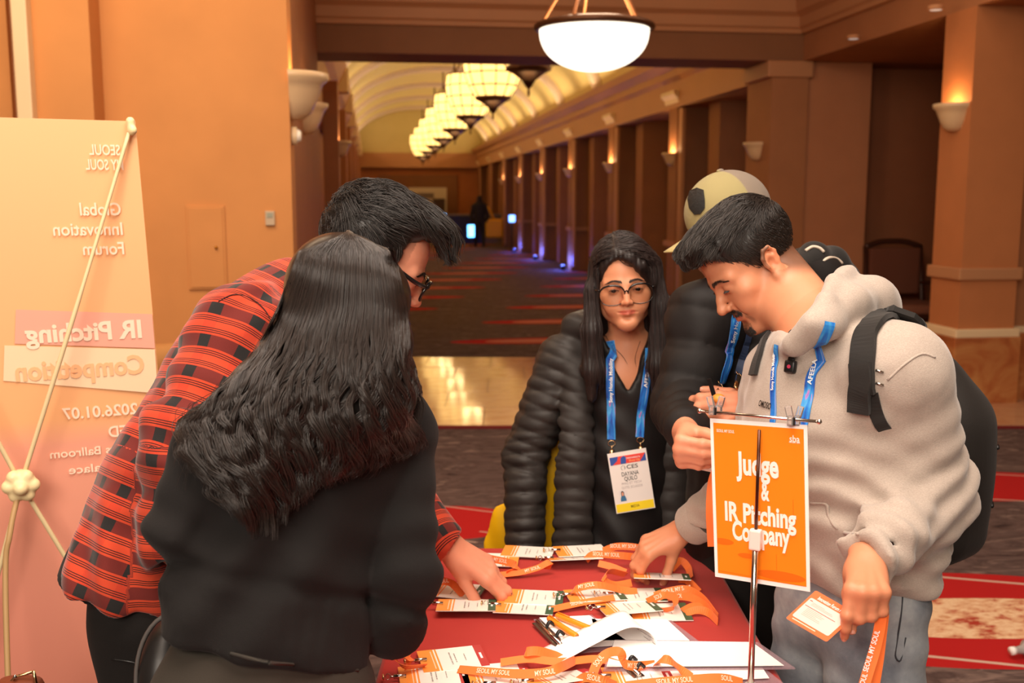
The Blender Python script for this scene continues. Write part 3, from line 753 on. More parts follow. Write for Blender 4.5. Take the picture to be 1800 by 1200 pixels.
def skin_mat(name):
    m = mat(name, (0.6, 0.35, 0.25), 0.46, 0.4, sss=0.12); n = N(m); a = n.attr('Col'); p = n.geo()
    f = n.noise(p, 90, 3); n.color(n.mix(n.math('MULTIPLY', f, 0.25), a.outputs['Color'], n.mix(0.35, a.outputs['Color'], (0.45, 0.12, 0.07))))
    n.bump(n.noise(p, 900, 2), 0.12, 0.0006); return m
M_skin = skin_mat('skin')
M_nail = mat('nail', lin(226, 160, 138), 0.3, 0.5)
M_eye = mat('eye_white', lin(220, 205, 195), 0.15, 0.6)
M_iris = mat('iris_dark', lin(44, 26, 18), 0.1, 0.6)
def hair_mat(name, col, rough=0.42):
    m = mat(name, col, rough, 0.5); n = N(m); r = n.new('ShaderNodeHairInfo').outputs['Random']
    n.color(n.mix(r, tuple(c*0.6 for c in col), tuple(min(1, c*1.7) for c in col))); return m
def cloth_mat(name, col, rough=0.9, fine=700, sheen=0.25, bs=0.35, var=0.10):
    m = mat(name, col, rough, 0.25, sheen=sheen); n = N(m); p = n.geo()
    f = n.noise(p, 14, 4); n.color(n.mix(f, tuple(c*(1-var) for c in col), tuple(min(1, c*(1+var)) for c in col)))
    n.bump(n.noise(p, fine, 3), bs, 0.0012); return m
def eyes(F, parent, gaze, names=('eyeball',)):
    for sx in (-1, 1):
        c = F.p(sx*0.0315, 0.0735, -0.001); b = MB(); r = 0.0128*F.s
        gz = unit(gaze); x = unit(np.cross(gz, F.R[:, 2])); z = np.cross(x, gz)
        V = []; Fq = []; nu, nv = 14, 12
        for i in range(nv+1):
            t = math.pi*i/nv
            for j in range(nu):
                f_ = 2*math.pi*j/nu; V.append(c+r*(gz*math.cos(t)+(x*math.cos(f_)+z*math.sin(f_))*math.sin(t)))
        for i in range(nv):
            for j in range(nu): Fq.append((i*nu+j, i*nu+(j+1) % nu, (i+1)*nu+(j+1) % nu, (i+1)*nu+j))
        e = b.add(V, Fq).build('eye', [M_eye, M_iris], parent, True)
        mi = [1 if k//nu < 3 else 0 for k in range(len(Fq))]; e.data.polygons.foreach_set('material_index', mi)
def brows(F, parent, m, arch=0.0, thick=1.0, zoff=0.0, S=None):
    """short strands lying on the brow ridge"""
    rs = np.random.RandomState(7); r0 = []; dd = []
    for sx in (-1, 1):
        for i in range(260):
            t = rs.rand(); x = 0.009+0.040*t; z = 0.0155+0.006*math.sin(min(1, t*1.25)*math.pi*0.75)-0.0055*max(0, t-0.6)*2+arch*t+zoff
            z += rs.uniform(-1, 1)*0.0034*thick*(1-0.65*t); y = 0.094-((x/0.058)**2)*0.024
            d = np.array((sx*(0.4+0.6*t), -0.35*t, 0.75-1.0*t)); d /= np.linalg.norm(d)
            r0.append(F.p(sx*x, y, z)); dd.append(F.d(*d))
    r0 = np.array(r0); dd = np.array(dd)
    if S is not None: r0 = on_surface(S, r0, 4, 0.0002)
    r1 = r0+dd*0.0035; r2 = r0+dd*0.007
    if S is not None: r1 = on_surface(S, r1, 2, 0.0008); r2 = on_surface(S, r2, 2, 0.0008)
    return np.stack([r0, r1, r2], 1)

def lashes(F, S, lid, n=40, ln=0.006):
    r0 = []; dd = []
    for sx in (-1, 1):
        for i in range(n):
            t = i/(n-1)*2-1; z = -0.001+0.0045-0.009*lid-0.0028*t*t+0.0008
            r0.append(F.p(sx*(0.0315+0.0125*t), 0.0885-0.004*t*t, z)); dd.append(F.d(sx*t*0.5, 0.8, -0.5*lid))
    r0 = on_surface(S, np.array(r0), 4, 0.0); dd = np.array(dd)
    return np.stack([r0, r0+dd*ln*0.5, r0+dd*ln], 1)
# ------------------------------------------------------------------ people: shared tools
def cv(x, y, t): return RT*x+UP*y-FW*t       # right, up, towards the photographer
def hit(S, px, py, d0=0.9, d1=4.5, off=0.0):
    """where the sight line through a place in the photograph first meets a sculpted surface"""
    d = np.full(1, d0); r = FW+RT*((px-900)/FPX)+UP*((600-py)/FPX); L = np.linalg.norm(r)
    for _ in range(160):
        s = S.ev((CAM+d[:, None]*r))[0]
        if s < 0.0006 or d[0] > d1: break
        d = d+max(0.0008, min(s, 0.06)*0.6)/L
    p = CAM+d*r
    if off:
        g = S.grad(p[None])[0]; p = p+unit(g)*off
    return p
def normal(S, p): return unit(S.grad(np.asarray(p)[None], 0.006)[0])
def catmull(pts, n=6):
    pts = [np.asarray(p, float) for p in pts]; pts = [2*pts[0]-pts[1]]+pts+[2*pts[-1]-pts[-2]]; out = []
    for i in range(1, len(pts)-2):
        a, b, c, d = pts[i-1:i+3]
        for k in range(n):
            t = k/n; out.append(0.5*((2*b)+(-a+c)*t+(2*a-5*b+4*c-d)*t*t+(-a+3*b-3*c+d)*t**3))
    out.append(pts[-2]); return out
def strap(name, pts, nrm, w, th, m, parent, smooth=True):
    """a strip of webbing w wide and th thick following pts, nrm = outward normals"""
    V = []; uv = []; n = len(pts); L = 0
    w_ = w if hasattr(w, '__len__') else [w]*n
    for i in range(n):
        t = unit(pts[min(i+1, n-1)]-pts[max(i-1, 0)]); z = unit(nrm[i]-t*np.dot(nrm[i], t)); x = np.cross(t, z)
        if i: L += np.linalg.norm(pts[i]-pts[i-1])
        for a, b in ((-1, 0), (1, 0), (1, 1), (-1, 1)):
            V.append(pts[i]+x*a*w_[i]/2+z*b*th); uv.append((L, a*w_[i]/2, b))
    Fq = [(4*i+a, 4*i+(a+1) % 4, 4*i+4+(a+1) % 4, 4*i+4+a) for i in range(n-1) for a in range(4)]+[(0, 1, 2, 3), (4*n-1, 4*n-2, 4*n-3, 4*n-4)]
    me = bpy.data.meshes.new(name); me.from_pydata([tuple(v) for v in V], [], Fq); set_vec(me, np.array(uv))
    return link(name, me, parent, m)
def strap_on(S, pix_, w, th, m, parent, name, off=0.001, n=6):
    pts = catmull([hit(S, x, y) for x, y in pix_], n)
    pts = [on_surface(S, np.array([p]), 3, off)[0] for p in pts]
    return strap(name, pts, [normal(S, p) for p in pts], w, th, m, parent), pts
_txt = {}
def text_geo(s, bold=0.0, cond=1.0):
    key = (s, bold, cond)
    if key not in _txt:
        c = bpy.data.curves.new('t', 'FONT'); c.body = s; c.align_x = 'CENTER'; c.align_y = 'CENTER'; c.offset = bold; c.resolution_u = 3; c.size = 1.0; c.space_line = 0.8
        o = bpy.data.objects.new('t', c); COL.objects.link(o); dg = bpy.context.evaluated_depsgraph_get(); me = bpy.data.meshes.new_from_object(o.evaluated_get(dg))
        V = np.array([v.co[:] for v in me.vertices]) if len(me.vertices) else np.zeros((0, 3)); Fq = [tuple(p.vertices) for p in me.polygons]
        if len(V): V[:, 0] *= cond
        bpy.data.objects.remove(o); bpy.data.curves.remove(c); bpy.data.meshes.remove(me); _txt[key] = (V, Fq)
    return _txt[key]
def text(s, c, ax, ay, size, m, parent, name='lettering', bold=0.0, cond=1.0, width=None):
    """flat lettering centred at c; ax reading direction, ay up on the print"""
    V, Fq = text_geo(s, bold, cond); ax = unit(ax); ay = unit(ay)
    k = size
    if width: k2 = width/max(1e-6, np.ptp(V[:, 0]))
    else: k2 = size
    W_ = np.asarray(c)+np.outer(V[:, 0]*k2, ax)+np.outer(V[:, 1]*k, ay)
    me = bpy.data.meshes.new(name); me.from_pydata([tuple(v) for v in W_], [], Fq)
    return link(name, me, parent, m)
def ellw(q, c, r): return np.sqrt((((q-np.array(c))/np.array(r))**2).sum(1))
def smo(x, a, b): t = np.clip((x-a)/(b-a), 0, 1); return t*t*(3-2*t)
def skin_col(F, base, lip, stub=0.0, brow=0.35, hair=(0.03, 0.02, 0.015), fade=0.0, red=0.0, zs=1.0):
    base = np.array(base); lip = np.array(lip); hair = np.array(hair)
    def f(V):
        q = F.loc(V); q[:, 2] = np.where(q[:, 2] < -0.012, q[:, 2]/zs, q[:, 2]); C = np.tile(base, (len(V), 1)); near = np.linalg.norm(q, axis=1) < 0.17
        ax = np.abs(q[:, 0])
        def blend(w, col): nonlocal C; C = C*(1-w[:, None])+np.array(col)*w[:, None]
        ch = np.minimum(ellw(q*np.array([1, 1, 1]), (0.045, 0.06, -0.04), (0.035, 0.04, 0.03)), ellw(q, (-0.045, 0.06, -0.04), (0.035, 0.04, 0.03)))
        blend(0.35*(1-smo(ch, 0.3, 1.1)), base*np.array([1.02, 0.80, 0.74]))
        blend(0.4*(1-smo(ellw(q, (0, 0.106, -0.038), (0.016, 0.016, 0.014)), 0.4, 1.1)), base*np.array([1.02, 0.78, 0.72]))
        er = np.minimum(ellw(q, (0.08, -0.02, 0), (0.014, 0.028, 0.04)), ellw(q, (-0.08, -0.02, 0), (0.014, 0.028, 0.04)))
        blend(0.4*(1-smo(er, 0.7, 1.1)), base*np.array([1.05, 0.74, 0.66]))
        if stub:
            m1 = ellw(q, (0, 0.085, -0.0565), (0.030, 0.022, 0.0075)); m2 = ellw(q, (0, 0.075, -0.100), (0.027, 0.030, 0.019))
            j = ellw(q, (0, 0.02, -0.10), (0.075, 0.075, 0.045))
            blend(0.45*stub*(1-smo(j, 0.6, 1.05))*near, base*0.42)
            blend(0.85*stub*(1-smo(m1, 0.55, 1.1)), hair*1.6); blend(0.75*stub*(1-smo(m2, 0.5, 1.1)), hair*1.8)
            s3 = np.minimum(ellw(q, (0.030, 0.078, -0.078), (0.007, 0.02, 0.02)), ellw(q, (-0.030, 0.078, -0.078), (0.007, 0.02, 0.02))); blend(0.45*stub*(1-smo(s3, 0.4, 1.1)), hair*2)
        lp = ellw(q, (0, 0.088, -0.0675), (0.0235, 0.016, 0.0105)); lp2 = np.abs(q[:, 2]+0.0675) < 0.0115*(1-(ax/0.027)**2)
        blend(0.75*(1-smo(lp, 0.75, 1.05))*lp2, lip)
        lidl = np.minimum(ellw(q, (0.0315, 0.082, -0.001), (0.016, 0.012, 0.0085)), ellw(q, (-0.0315, 0.082, -0.001), (0.016, 0.012, 0.0085)))
        blend(0.35*(1-smo(lidl, 0.5, 1.15)), base*np.array([0.72, 0.55, 0.50]))
        if brow:
            b = np.abs(q[:, 2]-(0.019-0.10*np.maximum(0, ax-0.036)))/0.0055; bw = (1-smo(b, 0.3, 1.1))*smo(ax, 0.008, 0.014)*(1-smo(ax, 0.042, 0.05))*(q[:, 1] > 0.05)
            blend(brow*bw, hair*1.5)
        if fade:
            fd = smo(-q[:, 1]*0.84+q[:, 2]*0.54, -0.035, 0.01)*smo(q[:, 2]*0.8-q[:, 1]*0.6, -0.035, 0.0)*near*(er > 1.0)*(q[:, 1] < 0.045)
            blend(fade*fd, hair*1.5)
        if red: blend(np.full(len(V), red)*(~near), base*np.array([1.05, 0.82, 0.76]))
        return np.clip(C, 0, 1)
    return f
def person(loc, label, group=None): return empty('person', loc, label, 'person', group)
M_black_knit = cloth_mat('black_knit', lin(27, 25, 25), 0.95, 900, 0.04, 0.5)
M_hoodie = cloth_mat('grey_heather_fleece', lin(186, 168, 152), 0.95, 600, 0.3, 0.45, 0.05)
n = N(M_hoodie); p = n.geo(); f = n.noise(n.mapping(p, (1, 1, 3.5)), 330, 2, 0.6); f2 = n.noise(p, 9, 3)
n.color(n.mix(n.math('MULTIPLY', n.math('SUBTRACT', f, 0.35, clamp=True), 1.3), n.mix(f2, lin(186, 173, 162), lin(172, 158, 147)), lin(136, 124, 115)))
M_lan_blue = mat('blue_gradient_lanyard', lin(40, 110, 200), 0.5, 0.4); n = N(M_lan_blue); u = n.attr('uvp').outputs['Vector']; sx_ = n.sep(u)
w_ = n.noise(n.mapping(u, (9, 60, 1)), 1.0, 2, 0.5, 1.2)
n.color(n.ramp(w_, [(0.30, lin(34, 60, 150)), (0.46, lin(36, 118, 206)), (0.58, lin(70, 160, 220)), (0.66, lin(190, 120, 190)), (0.74, lin(50, 120, 205))]))
M_white_print = mat('white_print', lin(240, 240, 240), 0.6)
M_chrome = mat('chrome', lin(220, 214, 206), 0.18, 0.5, 1.0)
M_gold = mat('warm_metal_clip', lin(214, 176, 130), 0.25, 0.5, 1.0)
M_blkpl = mat('black_plastic', lin(22, 22, 23), 0.4, 0.5)
M_webbing = cloth_mat('black_webbing', lin(38, 36, 35), 0.75, 1200, 0.1, 0.4)
HAIR_BLACK = lin(34, 27, 23)

# ------------------------------------------------------------------ man in the grey hoodie
def man_hoodie():
    P = lambda x, y, d: globals()['P'](x, y, d*1.05)
    shL, shR = P(1572, 655, 1.67), P(1388, 668, 1.93); elL, elR = P(1634, 862, 1.74), P(1330, 850, 1.97); wrL, wrR = P(1528, 977, 1.57), P(1204, 930, 2.15)
    hem, belly, chest, mid = P(1500, 985, 1.80), P(1492, 885, 1.80), P(1470, 745, 1.80), P(1458, 655, 1.81)
    fwd = unit(cv(-0.78, 0.0, 0.62)*1.0); fwd = unit(fwd-ZUP*fwd[2])
    root = person(W(0.60, 1.74, 0), 'man in a light grey hoodie and black backpack looking down, holding an orange card')
    Fh = Fr(P(1319, 465, 1.93), cv(-math.cos(0.69), -math.sin(0.69), 0.10), cv(-math.sin(0.69), math.cos(0.69), 0.10), 0.945)
    B = Sdf(); add_head(B, Fh, 0.0, 1.12, 0.9, 1.0, 1.05, lid=0.85)
    nb = P(1456, 600, 1.80)
    B.rc(Fh.p(0, -0.040, -0.050), nb, 0.052, 0.062, 0.03); B.rc(Fh.p(0, 0.0, -0.085), P(1428, 605, 1.79), 0.042, 0.045, 0.03)
    B.rc(nb, belly, 0.06, 0.05, 0.03); B.path([nb, shL, elL, wrL], [0.05, 0.04, 0.034, 0.028], 0.03); B.path([nb, shR, elR, wrR], [0.05, 0.04, 0.030, 0.026], 0.03)
    HL, tl = add_hand(B, P(1523, 984, 1.555), cv(-0.27, -0.42, 0.86), cv(-0.05, 0.88, 0.46), -1, 0.92,
                      ((62, 26, 10), (76, 62, 25), (78, 66, 25), (76, 62, 25)), (8, 3, -3, -8), (14, 44, 20, 10))
    HR, tr = add_hand(B, P(1196, 934, 2.155), P(1128, 968, 2.155)-P(1190, 938, 2.155), cv(-0.30, 0.66, 0.50), 1, 0.95,
                      ((40, 42, 22), (38, 36, 20), (42, 36, 20), (46, 40, 22)), (5, 1, -3, -8), (24, 46, 4, 6))
    b = sculpt('body', B, 0.0026, M_skin, root, 1, skin_col(Fh, lin(204, 141, 106), lin(172, 90, 72), 1.0, 0.5, HAIR_BLACK, 0.75, 0.4))
    add_nails('nail', tl[:1]+tl[4:], root, M_nail); add_nails('nail', tr, root, M_nail)
    eyes(Fh, root, Fh.d(0, 0.8, -0.55))
    hm = hair_mat('dark_hair', HAIR_BLACK)
    hair_obj('eyebrow', brows(Fh, root, hm, 0, 1.0, -0.001, B)[::2], [0.00045, 0.0004, 0.0002], hm, root)
    hair_obj('eyelash', lashes(Fh, B, 0.75), [0.0004, 0.0003, 0.0001], hm, root)
    # goatee and moustache hairs
    rs = np.random.RandomState(2); q = []
    for i in range(900):
        if i < 320: c = np.array((rs.uniform(-0.028, 0.028), 0.10, -0.0)); c[2] = -0.0555-0.25*abs(c[0])*0.5+rs.uniform(-0.004, 0.003); d = (math.copysign(0.5, c[0]), 0.1, -0.8)
        else: c = np.array((rs.uniform(-0.026, 0.026), 0.09, rs.uniform(-0.113, -0.088))); d = (c[0]*6, 0.25, -0.9)
        q.append(np.concatenate([Fh.p(*c), Fh.d(*unit(d))]))
    q = np.array(q); pp = on_surface(B, q[:, :3], 5); dd = q[:, 3:]
    hair_obj('goatee', np.stack([pp, pp+dd*0.003, pp+dd*0.006], 1), [0.00032, 0.0003, 0.0001], hm, root)
    # hair: cropped sides, textured top swept forward
    H = Sdf(); R = Fh.R
    H.ell(Fh.p(0, -0.020, 0.045), (0.0765, 0.097, 0.083), R); H.ell(Fh.p(0, 0.035, 0.066), (0.058, 0.050, 0.048), R, 0.02)
    H.plane(Fh.p(0, 0.049, 0.036), Fh.d(0, 0.887, -0.461), 0.006); H.plane(Fh.p(0, -0.002, -0.022), Fh.d(0, 0.42, -0.90), 0.006)
    H.ell(Fh.p(0, 0.052, 0.094), (0.050, 0.044, 0.018), R, 0.02); H.ell(Fh.p(0, 0.070, 0.097), (0.042, 0.024, 0.013), R, 0.02); H.ell(Fh.p(0, 0.0, 0.098), (0.060, 0.07, 0.024), R, 0.03)
    H.disp(lambda p: 0.0022*np.sin(((p-Fh.o) @ R)[..., 0]*330+wav(p, 70, 4)*2.2), Fh.p(0, 0.03, 0.11), 0.11)
    ho = sculpt('hair', H, 0.0028, hm, root, 1)
    rs = np.random.RandomState(4); u = rs.normal(size=(9000, 3)); u /= np.linalg.norm(u, axis=1)[:, None]
    st = on_surface(H, Fh.o+(u*np.array([0.08, 0.11, 0.10])+np.array([0, 0.01, 0.06])) @ R.T, 6, 0.0)
    ql = Fh.loc(st); ok = np.abs(H.ev(st)) < 0.002; st = st[ok]; ql = ql[ok]
    top = smo(ql[:, 2], 0.055, 0.095); ln = 0.010+0.030*top*(0.6+0.7*rs.rand(len(st)))
    ph = rs.uniform(0, 6.28, len(st))
    base = np.stack([0.25*np.sin(ph)*top, -0.35+1.2*top, -0.75+0.75*top+0.35*top*np.sin(ph*3.7)], 1)
    cl = np.floor(ql[:, 0]*70)+9*np.floor(ql[:, 1]*40); base[:, 0] += 0.5*np.sin(cl*12.9)*top; base[:, 2] += 0.25*np.sin(cl*5.7)*top; base[:, 1] += 0.3*top
    dirs = base @ R.T; dirs /= np.linalg.norm(dirs, axis=1)[:, None]
    stf = lambda p, i: (dirs+(0.10*i*top)[:, None]*Fh.d(0, 0.3, -0.5))*(ln/8)[:, None]*1.0
    hair_obj('hair_strands', flow(H, st, stf, 8, 1.0, 0.0022*(0.4+top)*(0.4+1.2*rs.rand(len(st))), 0.35), [0.00042]*6+[0.0004, 0.0003, 0.00015], hm, root)
    # hoodie
    S = Sdf(); fl = (fwd, 0.74)
    S.rc(hem, belly, 0.160, 0.178, 0.05, flat=fl); S.rc(belly, chest, 0.178, 0.180, 0.05, flat=fl); S.rc(chest, mid, 0.185, 0.135, 0.05, flat=fl)
    S.rc(shL, shR, 0.082, 0.078, 0.05)
    S.path([shL, elL], [0.084, 0.072], 0.035); S.path([elL, P(1570, 938, 1.60)], [0.072, 0.054], 0.03)
    S.path([shR, elR], [0.082, 0.068], 0.035); S.path([elR, P(1245, 905, 2.092)], [0.066, 0.052], 0.03)
    # cuffs, ribbed hem
    cL0, cL1 = P(1566, 944, 1.60), P(1526, 981, 1.565); S.rc(cL0, cL1, 0.052, 0.046, 0.006, cap=True); cR0, cR1 = P(1245, 905, 2.092), P(1209, 927, 2.135); S.rc(cR0, cR0*0.6+cR1*0.4, 0.044, 0.038, 0.006, cap=True)
    hb = P(1500, 1002, 1.80)
    S.rc(hb, hem, 0.146, 0.150, 0.012, flat=fl)
    S.ops.append((lambda p: -(p-hb)[..., 2]-0.006, hb-ZUP*0.20, 0.34, 'i', 0.008))
    # hood bunched round the neck
    S.path([P(x, y, d) for x, y, d in ((1392, 603, 1.69), (1426, 566, 1.665), (1450, 528, 1.69), (1466, 494, 1.74), (1492, 480, 1.82))], [0.014, 0.015, 0.015, 0.015, 0.016], 0.012)
    S.path([P(x, y, d) for x, y, d in ((1410, 608, 1.685), (1450, 572, 1.68), (1490, 533, 1.73), (1530, 524, 1.80), (1552, 530, 1.86))], [0.014, 0.026, 0.036, 0.036, 0.024], 0.02)
    S.path([P(x, y, d) for x, y, d in ((1548, 530, 1.86), (1520, 525, 1.95), (1470, 530, 2.0), (1420, 570, 2.0), (1378, 600, 1.90), (1380, 610, 1.78), (1392, 610, 1.70))], [0.03, 0.04, 0.04, 0.03, 0.02, 0.014, 0.012], 0.02)
    S.ell(P(1505, 545, 1.86), (0.07, 0.09, 0.055), None, 0.03)
    S.rc(nb+ZUP*0.03, Fh.p(0, -0.02, -0.07), 0.062, 0.064, 0.012, 's'); S.rc(Fh.p(0, 0.0, -0.10), P(1402, 572, 1.74), 0.044, 0.022, 0.010, 's')
    S.rc(cL0*0.6+cL1*0.4, cL1+(cL1-cL0)*0.6, 0.034, 0.033, 0.003, 's')
    def folds(p):
        a = 0.0055*wav(p, 22, 5)+0.0030*wav(p, 48, 4, 3)+0.0012*wav(p, 110, 3, 1)
        for e, ax, wd in ((elL, unit(elL-shL), 0.15), (elR, unit(elR-shR), 0.13), (P(1560, 950, 1.56), unit(wrL-elL), 0.07), (P(1530, 985, 1.70), vec(0.3, 0, 1), 0.10), (P(1450, 930, 1.66), unit(vec(0.6, 0.3, 1.0)), 0.14)):
            w = np.exp(-((p-e)**2).sum(-1)/(wd*wd)); t = (p-e) @ ax+0.02*wav(p, 17, 3, 5)
            a = a+w*0.0075*np.sin(t*125+2*wav(p, 14, 3, 1))
        return a
    S.disp(folds, chest, 0.75)
    hd = sculpt('hoodie', S, 0.0055, M_hoodie, root, 1, extra=0.02, one=True)
    t = unit(cR1-cR0); u_ = unit(np.cross(t, ZUP)); w_ = np.cross(t, u_); V = []; ns = 40; prof_ = [(-0.035, 0.046), (-0.02, 0.049), (-0.004, 0.047), (0.018, 0.045), (0.024, 0.042), (0.022, 0.036), (-0.03, 0.034)]
    for a_, r_ in prof_:
        for k_ in range(ns): V.append(cR0+(cR1-cR0)*0.55+t*a_+(u_*math.cos(2*math.pi*k_/ns)+w_*math.sin(2*math.pi*k_/ns))*(r_+0.0012*math.sin(k_*math.pi)))
    MB().add(V, [(i*ns+k_, i*ns+(k_+1) % ns, (i+1)*ns+(k_+1) % ns, (i+1)*ns+k_) for i in range(len(prof_)-1) for k_ in range(ns)]).build('cuff', M_hoodie, root, True)
    # undershirt at the neck
    T = Sdf(); T.rc(P(1398, 588, 1.785), P(1440, 612, 1.80), 0.014, 0.045, 0.01); T.rc(P(1440, 612, 1.77), nb-ZUP*0.03, 0.045, 0.06, 0.02)
    sculpt('undershirt', T, 0.005, M_black_knit, root, 1)
    # seams: shoulder seam, pocket mouth, hem
    def seam(pp, r, nm, m): 
        pts = [hit(S, x, y, 0.9, 3.0, 0.0) for x, y in pp]; return MB().tube(catmull(pts, 5), r, 6).build(nm, m, root, True)
    seam([(1560, 668), (1590, 640), (1620, 622), (1644, 628)], 0.0022, 'seam', M_hoodie)
    seam([(1425, 884), (1452, 886), (1456, 905), (1468, 925), (1485, 936), (1508, 938)], 0.003, 'pocket_edge', M_hoodie)
    # jeans
    J = Sdf(); hipc = P(1495, 1040, 1.80)
    feetL, feetR = W(0.66, 1.62, 0.06), W(0.56, 1.93, 0.06); kL = (P(1540, 1080, 1.72)+feetL)/2; kR = (P(1440, 1080, 1.88)+feetR)/2
    J.rc(P(1495, 985, 1.80), hipc, 0.132, 0.138, 0.03, flat=(fwd, 0.80)); J.path([P(1535, 1075, 1.745), kL, feetL+ZUP*0.04], [0.090, 0.074, 0.060], 0.03); J.path([P(1442, 1075, 1.87), kR, feetR+ZUP*0.04], [0.088, 0.074, 0.060], 0.03)
    def jf(p): return 0.003*wav(p, 30, 5, 2)+0.002*np.sin((p @ vec(0.4, 0.2, 1))*90+3*wav(p, 12, 3))
    J.disp(jf, hipc, 0.5)
    jm = cloth_mat('washed_denim', lin(124, 126, 126), 0.9, 1000, 0.1, 0.5); nn = N(jm); pq = nn.geo()
    nn.color(nn.ramp(nn.noise(pq, 7, 5, 0.6), [(0.32, lin(100, 106, 116)), (0.52, lin(142, 148, 154)), (0.70, lin(184, 188, 190))]))
    sculpt('jeans', J, 0.006, jm, root, 1, extra=0.012)
    dk = mat('seam_thread', lin(50, 52, 58), 0.8)
    for pp in ([(1556, 1022), (1552, 1060), (1550, 1110), (1546, 1160), (1544, 1198)], [(1588, 1028), (1584, 1080), (1578, 1120), (1574, 1152), (1583, 1160), (1592, 1120)], [(1588, 1030), (1605, 1033), (1622, 1030)]):
        pts = [hit(J, x, y) for x, y in pp]; MB().tube(catmull(pts, 4), 0.0016, 5).build('denim_seam', dk, root, True)
    shoe = mat('shoe_leather', lin(40, 36, 34), 0.5)
    for f_ in (feetL, feetR):
        K = Sdf(); K.rc(f_, f_+fwd*0.17-ZUP*0.015, 0.045, 0.038, 0.03, flat=(ZUP, 0.9)); K.ops.append((lambda p: -p[..., 2]+0.002, f_, 0.4, 'i', 0.004)); sculpt('shoe', K, 0.008, shoe, root, 1)
    return root, S, Fh, HL, HR, fwd

def hoodie_accessories(root, S, Fh, HL, HR, fwd):
    # backpack and straps
    bp = empty('backpack', W(0.80, 1.9, 0), 'black backpack worn on the back of the man in the grey hoodie', 'backpack')
    bk = -fwd; side = unit(np.cross(bk, ZUP)); c = P(1604, 786, 2.12)
    K = Sdf(); R = np.stack([side, bk, ZUP], 1)
    K.ell(c, (0.150, 0.115, 0.220), R, 0.03); K.box(c-ZUP*0.05, (0.145, 0.09, 0.17), R, 0.06, 0.05); K.ell(c+bk*0.09-ZUP*0.08, (0.11, 0.06, 0.12), R, 0.02)
    K.disp(lambda p: 0.004*wav(p, 22, 5), c, 0.4)
    bm_ = cloth_mat('black_nylon', lin(36, 33, 31), 0.6, 900, 0.05, 0.5)
    sculpt('pack_body', K, 0.007, bm_, bp, 1, extra=0.01)
    for q in (0.02, -0.10):
        pts = []
        for t in np.linspace(-1.2, 1.2, 14):
            pts.append(on_surface(K, np.array([c+bk*0.14*math.cos(t)+side*0.16*math.sin(t)+ZUP*q]), 4, 0.001)[0])
        MB().tube(pts, 0.004, 6).build('zip', M_blkpl, bp, True)
    front = [(1566, 558), (1540, 566), (1524, 590), (1519, 630), (1520, 690)]
    o, pts = strap_on(S, front, 0.042, 0.009, M_webbing, bp, 'shoulder_strap', 0.002)
    back = [P(1590, 556, 1.80), P(1622, 590, 1.90), P(1640, 640, 1.96)]
    st = catmull([pts[0]]+back, 5); strap('shoulder_strap', st, [unit(normal(S, p)+ZUP*0.2) for p in st], 0.042, 0.009, M_webbing, bp)
    strap_on(S, [(1518, 640), (1520, 668), (1516, 696), (1514, 722)], 0.036, 0.012, M_webbing, bp, 'buckle', 0.006)
    st = catmull([hit(S, 1532, 690), hit(S, 1540, 725), hit(S, 1552, 750), P(1572, 765, 1.74)], 5)
    strap('webbing', st, [normal(S, p) for p in st], 0.022, 0.003, M_webbing, bp)
    for k in range(2): 
        p = hit(S, 1540, 650+22*k, off=0.004); MB().tube([p, p+cv(0.012, -0.004, 0.004)], 0.0022, 6).build('buckle_bar', M_chrome, bp, True)
    strap_on(S, [(1350, 592), (1340, 615), (1332, 640), (1327, 660)], 0.026, 0.007, M_webbing, bp, 'shoulder_strap', 0.002)
    # blue lanyard round his neck
    ln = empty('lanyard', W(0.5, 1.7, 1.2), 'blue gradient neck lanyard on the grey hoodie, its badge hidden behind the orange sign', 'lanyard')
    o, a = strap_on(S, [(1458, 566), (1446, 600), (1432, 650), (1421, 700), (1412, 745), (1405, 780)], 0.019, 0.0012, M_lan_blue, ln, 'strap', 0.0015)
    o, b = strap_on(S, [(1366, 606), (1364, 640), (1360, 690), (1360, 730), (1362, 780)], 0.013, 0.0012, M_lan_blue, ln, 'strap', 0.0015)
    ax = unit(hit(S, 1440, 625)-hit(S, 1422, 700)); nr = normal(S, hit(S, 1431, 662)); sd = np.cross(nr, ax)
    text('AFEELA', hit(S, 1430, 655, off=0.0042), ax, np.cross(nr, ax), 0.0125, M_white_print, ln, bold=0.02, width=0.046)
    ax = unit(hit(S, 1363, 640)-hit(S, 1360, 700)); nr = normal(S, hit(S, 1361, 665))
    text('Sony Honda Mobility', hit(S, 1361.5, 652, off=0.004), ax, np.cross(nr, ax), 0.0085, M_white_print, ln, bold=0.02, width=0.075)
    # printed letters on the chest
    pz = hit(S, 1346, 712, off=0.0025); nr = normal(S, pz); rx = unit(np.cross(ZUP, nr))
    text('OMOSIO', pz, rx, np.cross(nr, rx), 0.016, M_blkpl, root, 'print', 0.02, width=0.036)
    # clip-on microphone
    mc = empty('clip_microphone', hit(S, 1393, 646), 'small square black clip-on microphone on the front of the grey hoodie', 'microphone')
    c = hit(S, 1393, 646, off=0.007); nr = normal(S, c); rx = unit(np.cross(ZUP, nr)); Rm = np.stack([rx, nr, np.cross(rx, nr)], 1)
    b = MB().box(c, (0.021, 0.012, 0.023), 0, Rm).build('case', M_blkpl, mc, True, 0.004)
    MB().tube([c+nr*0.006, c+nr*0.0068], 0.0035, 12).build('logo', mat('mic_logo', lin(190, 60, 90), 0.4), mc)
    MB().box(c+ZUP*0.013-nr*0.002, (0.012, 0.006, 0.008), 0, Rm).build('clip', M_blkpl, mc, True, 0.002)
